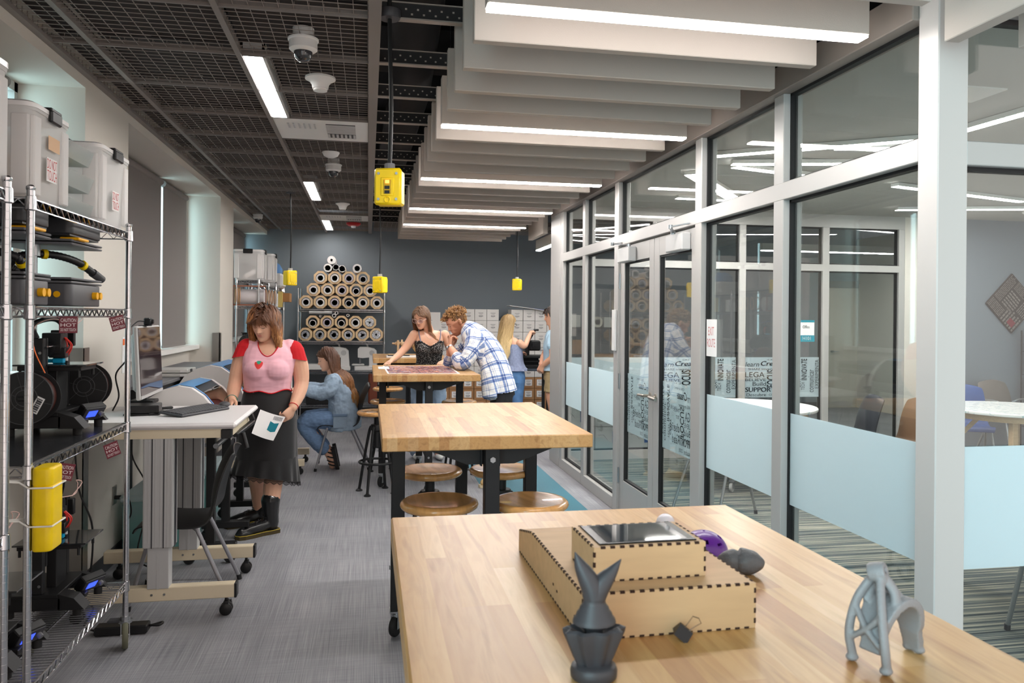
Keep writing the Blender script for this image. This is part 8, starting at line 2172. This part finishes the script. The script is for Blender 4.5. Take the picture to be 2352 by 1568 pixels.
    okf = lambda j, i: (lambda d: not (d[1] > .36 and d[2] < .5) and not (d[1] > 0 and d[2] < .15) and d[2] > -.38)((cos(-pi/2+pi*j/nv)*cos(2*pi*i/nu), cos(-pi/2+pi*j/nv)*sin(2*pi*i/nu), sin(-pi/2+pi*j/nv)))
    for j in range(nv):
        for i in range(nu):
            if okf(j, i) and okf(j+1, i) and okf(j, i+1) and okf(j+1, i+1): fs.append((j*nu+i, j*nu+(i+1) % nu, (j+1)*nu+(i+1) % nu, (j+1)*nu+i))
    mb.add(vs, fs, True); att.extend([(.1, .5, 2.0)]*len(vs)); mb.at = {'strand': att}; obj('hair', mb, HM, root, recalc=False, angle=80)
man_plaid()

# ------------------------------------------------------------------ blonde woman at the heat press
def woman_blonde():
    root = thing('person', 'woman with long blonde hair, seen from behind at the heat press', 'person', (1.95, 10.35, 0))
    cx, cy = 1.945, 10.36; Rt = V((.80, -.60, 0)).normalized()
    sp_ = [(cx+.01, cy, .68), (cx+.01, cy, .82), (cx+.005, cy, .93), (cx-.005, cy, 1.06), (cx-.02, cy, 1.17), (cx-.03, cy, 1.24), (cx-.035, cy, 1.27)]
    ab = [(.165, .115), (.16, .112), (.125, .092), (.14, .10), (.145, .088), (.11, .065), (.05, .045)]
    body = MB(); torso(body, sp_, ab, Rt); limb(body, [(cx-.03, cy, 1.25), (cx-.04, cy+.0, 1.34), (cx-.04, cy+.01, 1.38)], [.052, .047, .05])
    H = head_matrix((cx-.055, cy+.02, 1.47), (.80, .55, -.22), (.15, .12, .98), 1.0); head(body, H)
    shR = V((cx+.085, cy-.115, 1.205)); elR = V((2.11, 10.27, 1.175)); wrR = V((2.245, 10.56, 1.34))
    limb(body, [shR, shR.lerp(elR, .5)+V((.0,-.02,-.02)), elR, elR.lerp(wrR, .5), wrR], [.05, .045, .038, .034, .024]); hand(body, wrR, (.4, .75, .25), (-.2, -.2, .9), (.9,1.0,1.05,1.1), .04, 1, .92, .8)
    limb(body, [V((cx-.13, cy+.115, 1.205)), (cx-.10, cy+.22, 1.08), (cx-.02, cy+.28, 1.0), (cx+.1, cy+.38, 1.02), (cx+.2, cy+.45, 1.05)], [.05, .045, .038, .033, .024]); hand(body, (cx+.2, cy+.45, 1.05), (.7, .5, 0), (0, 0, 1), (.4,.4,.5,.5), .08, -1, .92)
    for s in (-1, 1): limb(body, [V((cx, cy, .74))+Rt*(s*.085), V((cx, cy, .42))+Rt*(s*.09), V((cx, cy, .07))+Rt*(s*.095)], [.09, .058, .04])
    remesh('body', body, SKIN, root, .0058, 3); face_features(root, H)
    tp = MB(); torso(tp, [(cx+.02, cy, .80), (cx+.008, cy, .90)]+sp_[3:6], [(.20, .15), (.15, .115), (.14, .10), (.145, .09), (.10, .065)], Rt, grow=.012)
    limb(tp, [(cx-.12, cy+.09, 1.21), (cx-.12, cy+.09, 1.235)], [.03, .03]); limb(tp, [(cx+.06, cy-.09, 1.21), (cx+.06, cy-.09, 1.235)], [.03, .03])
    def tpp(me): wrinkle(me, .006, 20, (1.6,1.6,.4)); cut(lambda p: p.z < .845 or p.z > 1.185+.0*p.x)(me)
    to = remesh('tank_top', tp, mat('grey_blue_jersey', (150,160,190), .85, var=.12, vs=40), root, .007, 4, tpp)
    m = MB(); rows = []
    for i in range(9):
        t = i/8; z = .925-.10*t; rows.append([V((cx+.01, cy, z))+Rt*(cos(2*pi*k/80)*(.145+.06*t)*(1+.05*t*sin(13*2*pi*k/80)))+V((-Rt.y, Rt.x, 0))*(sin(2*pi*k/80)*(.112+.05*t)*(1+.05*t*sin(13*2*pi*k/80))) for k in range(80)])
    m.grid(rows, True, True); obj('peplum', m, mat('grey_blue_jersey', (150,160,190)), to, recalc=False)
    jn = MB(); torso(jn, [(cx+.01, cy, .66), (cx+.01, cy, .78), (cx+.008, cy, .87)], [(.175,.125),(.172,.122),(.145,.105)], Rt)
    for s in (-1, 1): limb(jn, [V((cx+.01, cy, .74))+Rt*(s*.085), V((cx, cy, .42))+Rt*(s*.09), V((cx, cy, .08))+Rt*(s*.095)], [.102, .074, .056])
    remesh('jeans', jn, mat('blue_jeans', (88,128,176), .9, var=.2, vs=10), root, .008, 4)
    m = MB()
    for s in (-1, 1): p = V((cx+.04, cy+.03, .04))+Rt*(s*.095); m.ell(p, (.10, .09, .04))
    obj('shoe', m, M_WPL, root)
    HM = hair_mat('hair_blonde', [(0, (150,122,84)), (.3, (186,156,108)), (.7, (214,184,132)), (1, (224,198,150))])
    hair(root, H, HM, lambda d: .56, 460, 21, 0.0, .62, .0088, .005, [((cx-.01, cy, 1.12), .155), ((cx, cy, .95), .14)], guard=.072, ymax=.02, layer=1.06, flow=(-.16, -.10, -1))
    m = MB(); m.M = H
    for s in (-1, 1): m.tube([(s*.034+cos(a)*.024, .108, sin(a)*.02) for a in [2*pi*k/18 for k in range(18)]], .0025, 6, closed=True); m.tube([(s*.058, .104, .006), (s*.081, -.01, .0)], .0022, 6)
    obj('glasses', m, M_BLACK, root)
woman_blonde()

# ------------------------------------------------------------------ man by the far post
def man_shorts():
    root = thing('person', 'dark haired man in khaki shorts, half hidden by the corner post', 'person', (2.50, 10.1, 0))
    cx, cy = 2.475, 10.12; Rt = V((.25, .97, 0)).normalized()
    sp_ = [(cx, cy, .74), (cx, cy, .90), (cx+.0, cy, 1.02), (cx, cy, 1.16), (cx, cy, 1.29), (cx, cy, 1.36), (cx, cy, 1.39)]
    ab = [(.165, .125), (.16, .125), (.155, .125), (.175, .13), (.18, .11), (.13, .08), (.06, .055)]
    body = MB(); torso(body, sp_, ab, Rt); limb(body, [(cx, cy, 1.37), (cx-.02, cy, 1.44), (cx-.03, cy, 1.48)], [.062, .057, .06])
    H = head_matrix((cx-.03, cy, 1.575), (-.96, .06, -.20), (-.16, 0, .98), 1.03); head(body, H, 1.02)
    for s, el in ((-1, V((cx-.08, cy-.245, 1.03))), (1, V((cx-.08, cy+.235, 1.03)))):
        sh_ = V((cx, cy, 1.31))+Rt*(s*.17); wr = V((cx-.18, cy+s*.06-.08, .915))
        limb(body, [sh_, sh_.lerp(el, .5), el, el.lerp(wr, .5), wr], [.06, .054, .046, .042, .03]); hand(body, wr, (-.35, .3*-s, -.8), (-.6, -.7, .1), (.9,1.0,1.0,1.05), .04, -s, 1.0, .8)
        p = V((cx, cy, 0))+Rt*(s*.09); limb(body, [p+V((0,0,.80)), p+V((-.035,0,.52)), p+V((-.02,0,.40)), p+V((0.02,0,.08))], [.095, .068, .06, .042])
    remesh('body', body, SKIN_M, root, .0058, 3); face_features(root, H, mat('brow_black', (40,30,26), .8))
    st = MB(); torso(st, [(cx-.01, cy, .82)]+[tuple(p) for p in sp_[1:]], [(.19, .15)]+ab[1:], Rt, grow=.016)
    for s in (-1, 1): sh_ = V((cx, cy, 1.31))+Rt*(s*.165); limb(st, [sh_, sh_+V((-.025, s*.035, -.13))], [.08, .082])
    remesh('tshirt', st, mat('pale_blue_tee', (178,206,226), .85, var=.05, vs=10), root, .007, 4, lambda me: (wrinkle(me, .008, 9), cut(lambda p: p.z < .845)(me))[0])
    so = MB(); torso(so, [(cx, cy, .72), (cx, cy, .86), (cx, cy, .93)], [(.18,.14),(.178,.14),(.168,.135)], Rt)
    for s in (-1, 1): p = V((cx, cy, 0))+Rt*(s*.092); limb(so, [p+V((0,0,.80)), p+V((-.03,0,.55))], [.115, .10], cap=False)
    remesh('shorts', so, mat('khaki_twill', (172,150,112), .9, var=.06, vs=12), root, .008, 3, lambda me: wrinkle(me, .006, 14))
    m = MB()
    for s in (-1, 1): p = V((cx-.03, cy, .04))+Rt*(s*.09); m.ell(p, (.13, .05, .042))
    obj('shoe', m, M_DGREY, root)
    HM = hair_mat('hair_dark', [(0, (36,28,24)), (1, (64,48,40))])
    hair(root, H, HM, lambda d: .045 if d.z > .3 else .02, 260, 31, .2, .60, .009, .003, (), guard=.0, layer=1.09, side_low=-.25)
man_shorts()

# ------------------------------------------------------------------ lattice bracket print on the nearest workbench
def bracket():
    mt = mat('light_grey_print', (138,136,138), .5, bump=.15, bs=300)
    root = thing('printed_bracket', 'light grey 3D printed arched lattice bracket standing alone on the nearest workbench', 'bracket', (.765, 1.02, H1))
    W = Matrix.Translation((.765, 1.012, H1)) @ Matrix.Rotation(radians(20), 4, 'Z')
    b = MB(); b.M = W; n = 22; out = []
    for i in range(n+1):
        a = pi*i/n; out.append((cos(a)*.046, .036+sin(a)*.055, .015+.012*sin(a)**.7))
    path = [(.054, .004, .013), (.051, .02, .014)]+out+[(-.05, .022, .016)]
    rows = []
    for k, (x, z, hd) in enumerate(path):
        x0, z0 = path[max(0, k-1)][:2]; x1, z1 = path[min(len(path)-1, k+1)][:2]; t = V((x1-x0, 0, z1-z0)).normalized(); nn = V((t.z, 0, -t.x)); th = .0065
        c = V((x, 0, z)); rows.append([c+nn*th+V((0,-hd,0)), c+nn*th+V((0,hd,0)), c-nn*th+V((0,hd,0)), c-nn*th+V((0,-hd,0))])
    b.grid(rows, False, True); b.add(rows[0], [(0,1,2,3)]); b.add(rows[-1], [(0,1,2,3)])
    for p, r in (([(-.054,.026,.004), (-.058,.03,.045), (-.046,.026,.09), (-.026,.012,.128)], .0075), ([(-.054,-.028,.004), (-.060,-.028,.04), (-.05,-.016,.085), (-.030,.0,.128)], .0075), ([(-.058,.028,.035), (-.056,-.004,.062), (-.05,-.02,.085)], .0055), ([(-.058,-.028,.03), (-.056,.004,.055), (-.05,.024,.08)], .0055),
        ([(-.03,.02,.084), (-.02,.02,.108), (-.026,.01,.13)], .008), ([(-.02,-.018,.088), (-.016,-.012,.108), (-.026,.0,.13)], .008), ([(.0,.014,.092), (-.014,.01,.112), (-.026,.006,.132)], .009), ([(.0,-.014,.092), (-.014,-.004,.112)], .008)): b.tube(spline(p, 5), r, 10, ref=(0,1,0), flat=.8)
    b.lathe([(.006, -.012), (.0135, -.012), (.0145, 0), (.0135, .012), (.006, .012), (.006, -.012)], (-.027, .006, .132), (.35, -.9, .25), 24)
    for s in (-1, 1): b.ell((-.055, s*.027, .006), (.010, .009, .0055)); b.ell((.054, s*.008, .006), (.009, .009, .0055))
    def pp(me):
        for v in me.vertices: v.co.z = max(v.co.z, H1+.0006)
    remesh('body', b, mt, root, .0021, 2, pp)
bracket()
# ================================================================== world and render look
w = bpy.data.worlds.new('world'); sc.world = w; w.use_nodes = True
NW = w.node_tree.nodes; LW = w.node_tree.links; bg = NW['Background']
tcw = NW.new('ShaderNodeTexCoord'); sx = NW.new('ShaderNodeSeparateXYZ'); LW.new(tcw.outputs['Generated'], sx.inputs[0])
rw2 = ramp(NW, [(0, (255,255,255)), (.30, (255,255,255)), (.42, (0,0,0))])   # daylight comes from the window side, the open hall is dimmer and warm
mrw = NW.new('ShaderNodeMapRange'); mrw.inputs[1].default_value = -1; mrw.inputs[2].default_value = 1; LW.new(sx.outputs[0], mrw.inputs[0]); LW.new(mrw.outputs[0], rw2.inputs[0])
mc = NW.new('ShaderNodeMix'); mc.data_type = 'RGBA'; mc.inputs[6].default_value = tuple(.22*c for c in lin((250,236,228))[:3])+(1,); mc.inputs[7].default_value = tuple(1.2*c for c in lin((190,226,234))[:3])+(1,)
LW.new(rw2.outputs[0], mc.inputs[0]); LW.new(mc.outputs[2], bg.inputs[0]); bg.inputs[1].default_value = 1.0
sc.view_settings.view_transform = 'Standard'; sc.view_settings.look = 'None'; sc.view_settings.gamma = 1.0
sc.view_settings.exposure = 2.75; sc.view_settings.use_curve_mapping = False
sc.cycles.use_denoising = True; sc.cycles.max_bounces = 10; sc.cycles.transparent_max_bounces = 24
sc.cycles.caustics_reflective = False; sc.cycles.caustics_refractive = False; sc.cycles.sample_clamp_indirect = 6.0
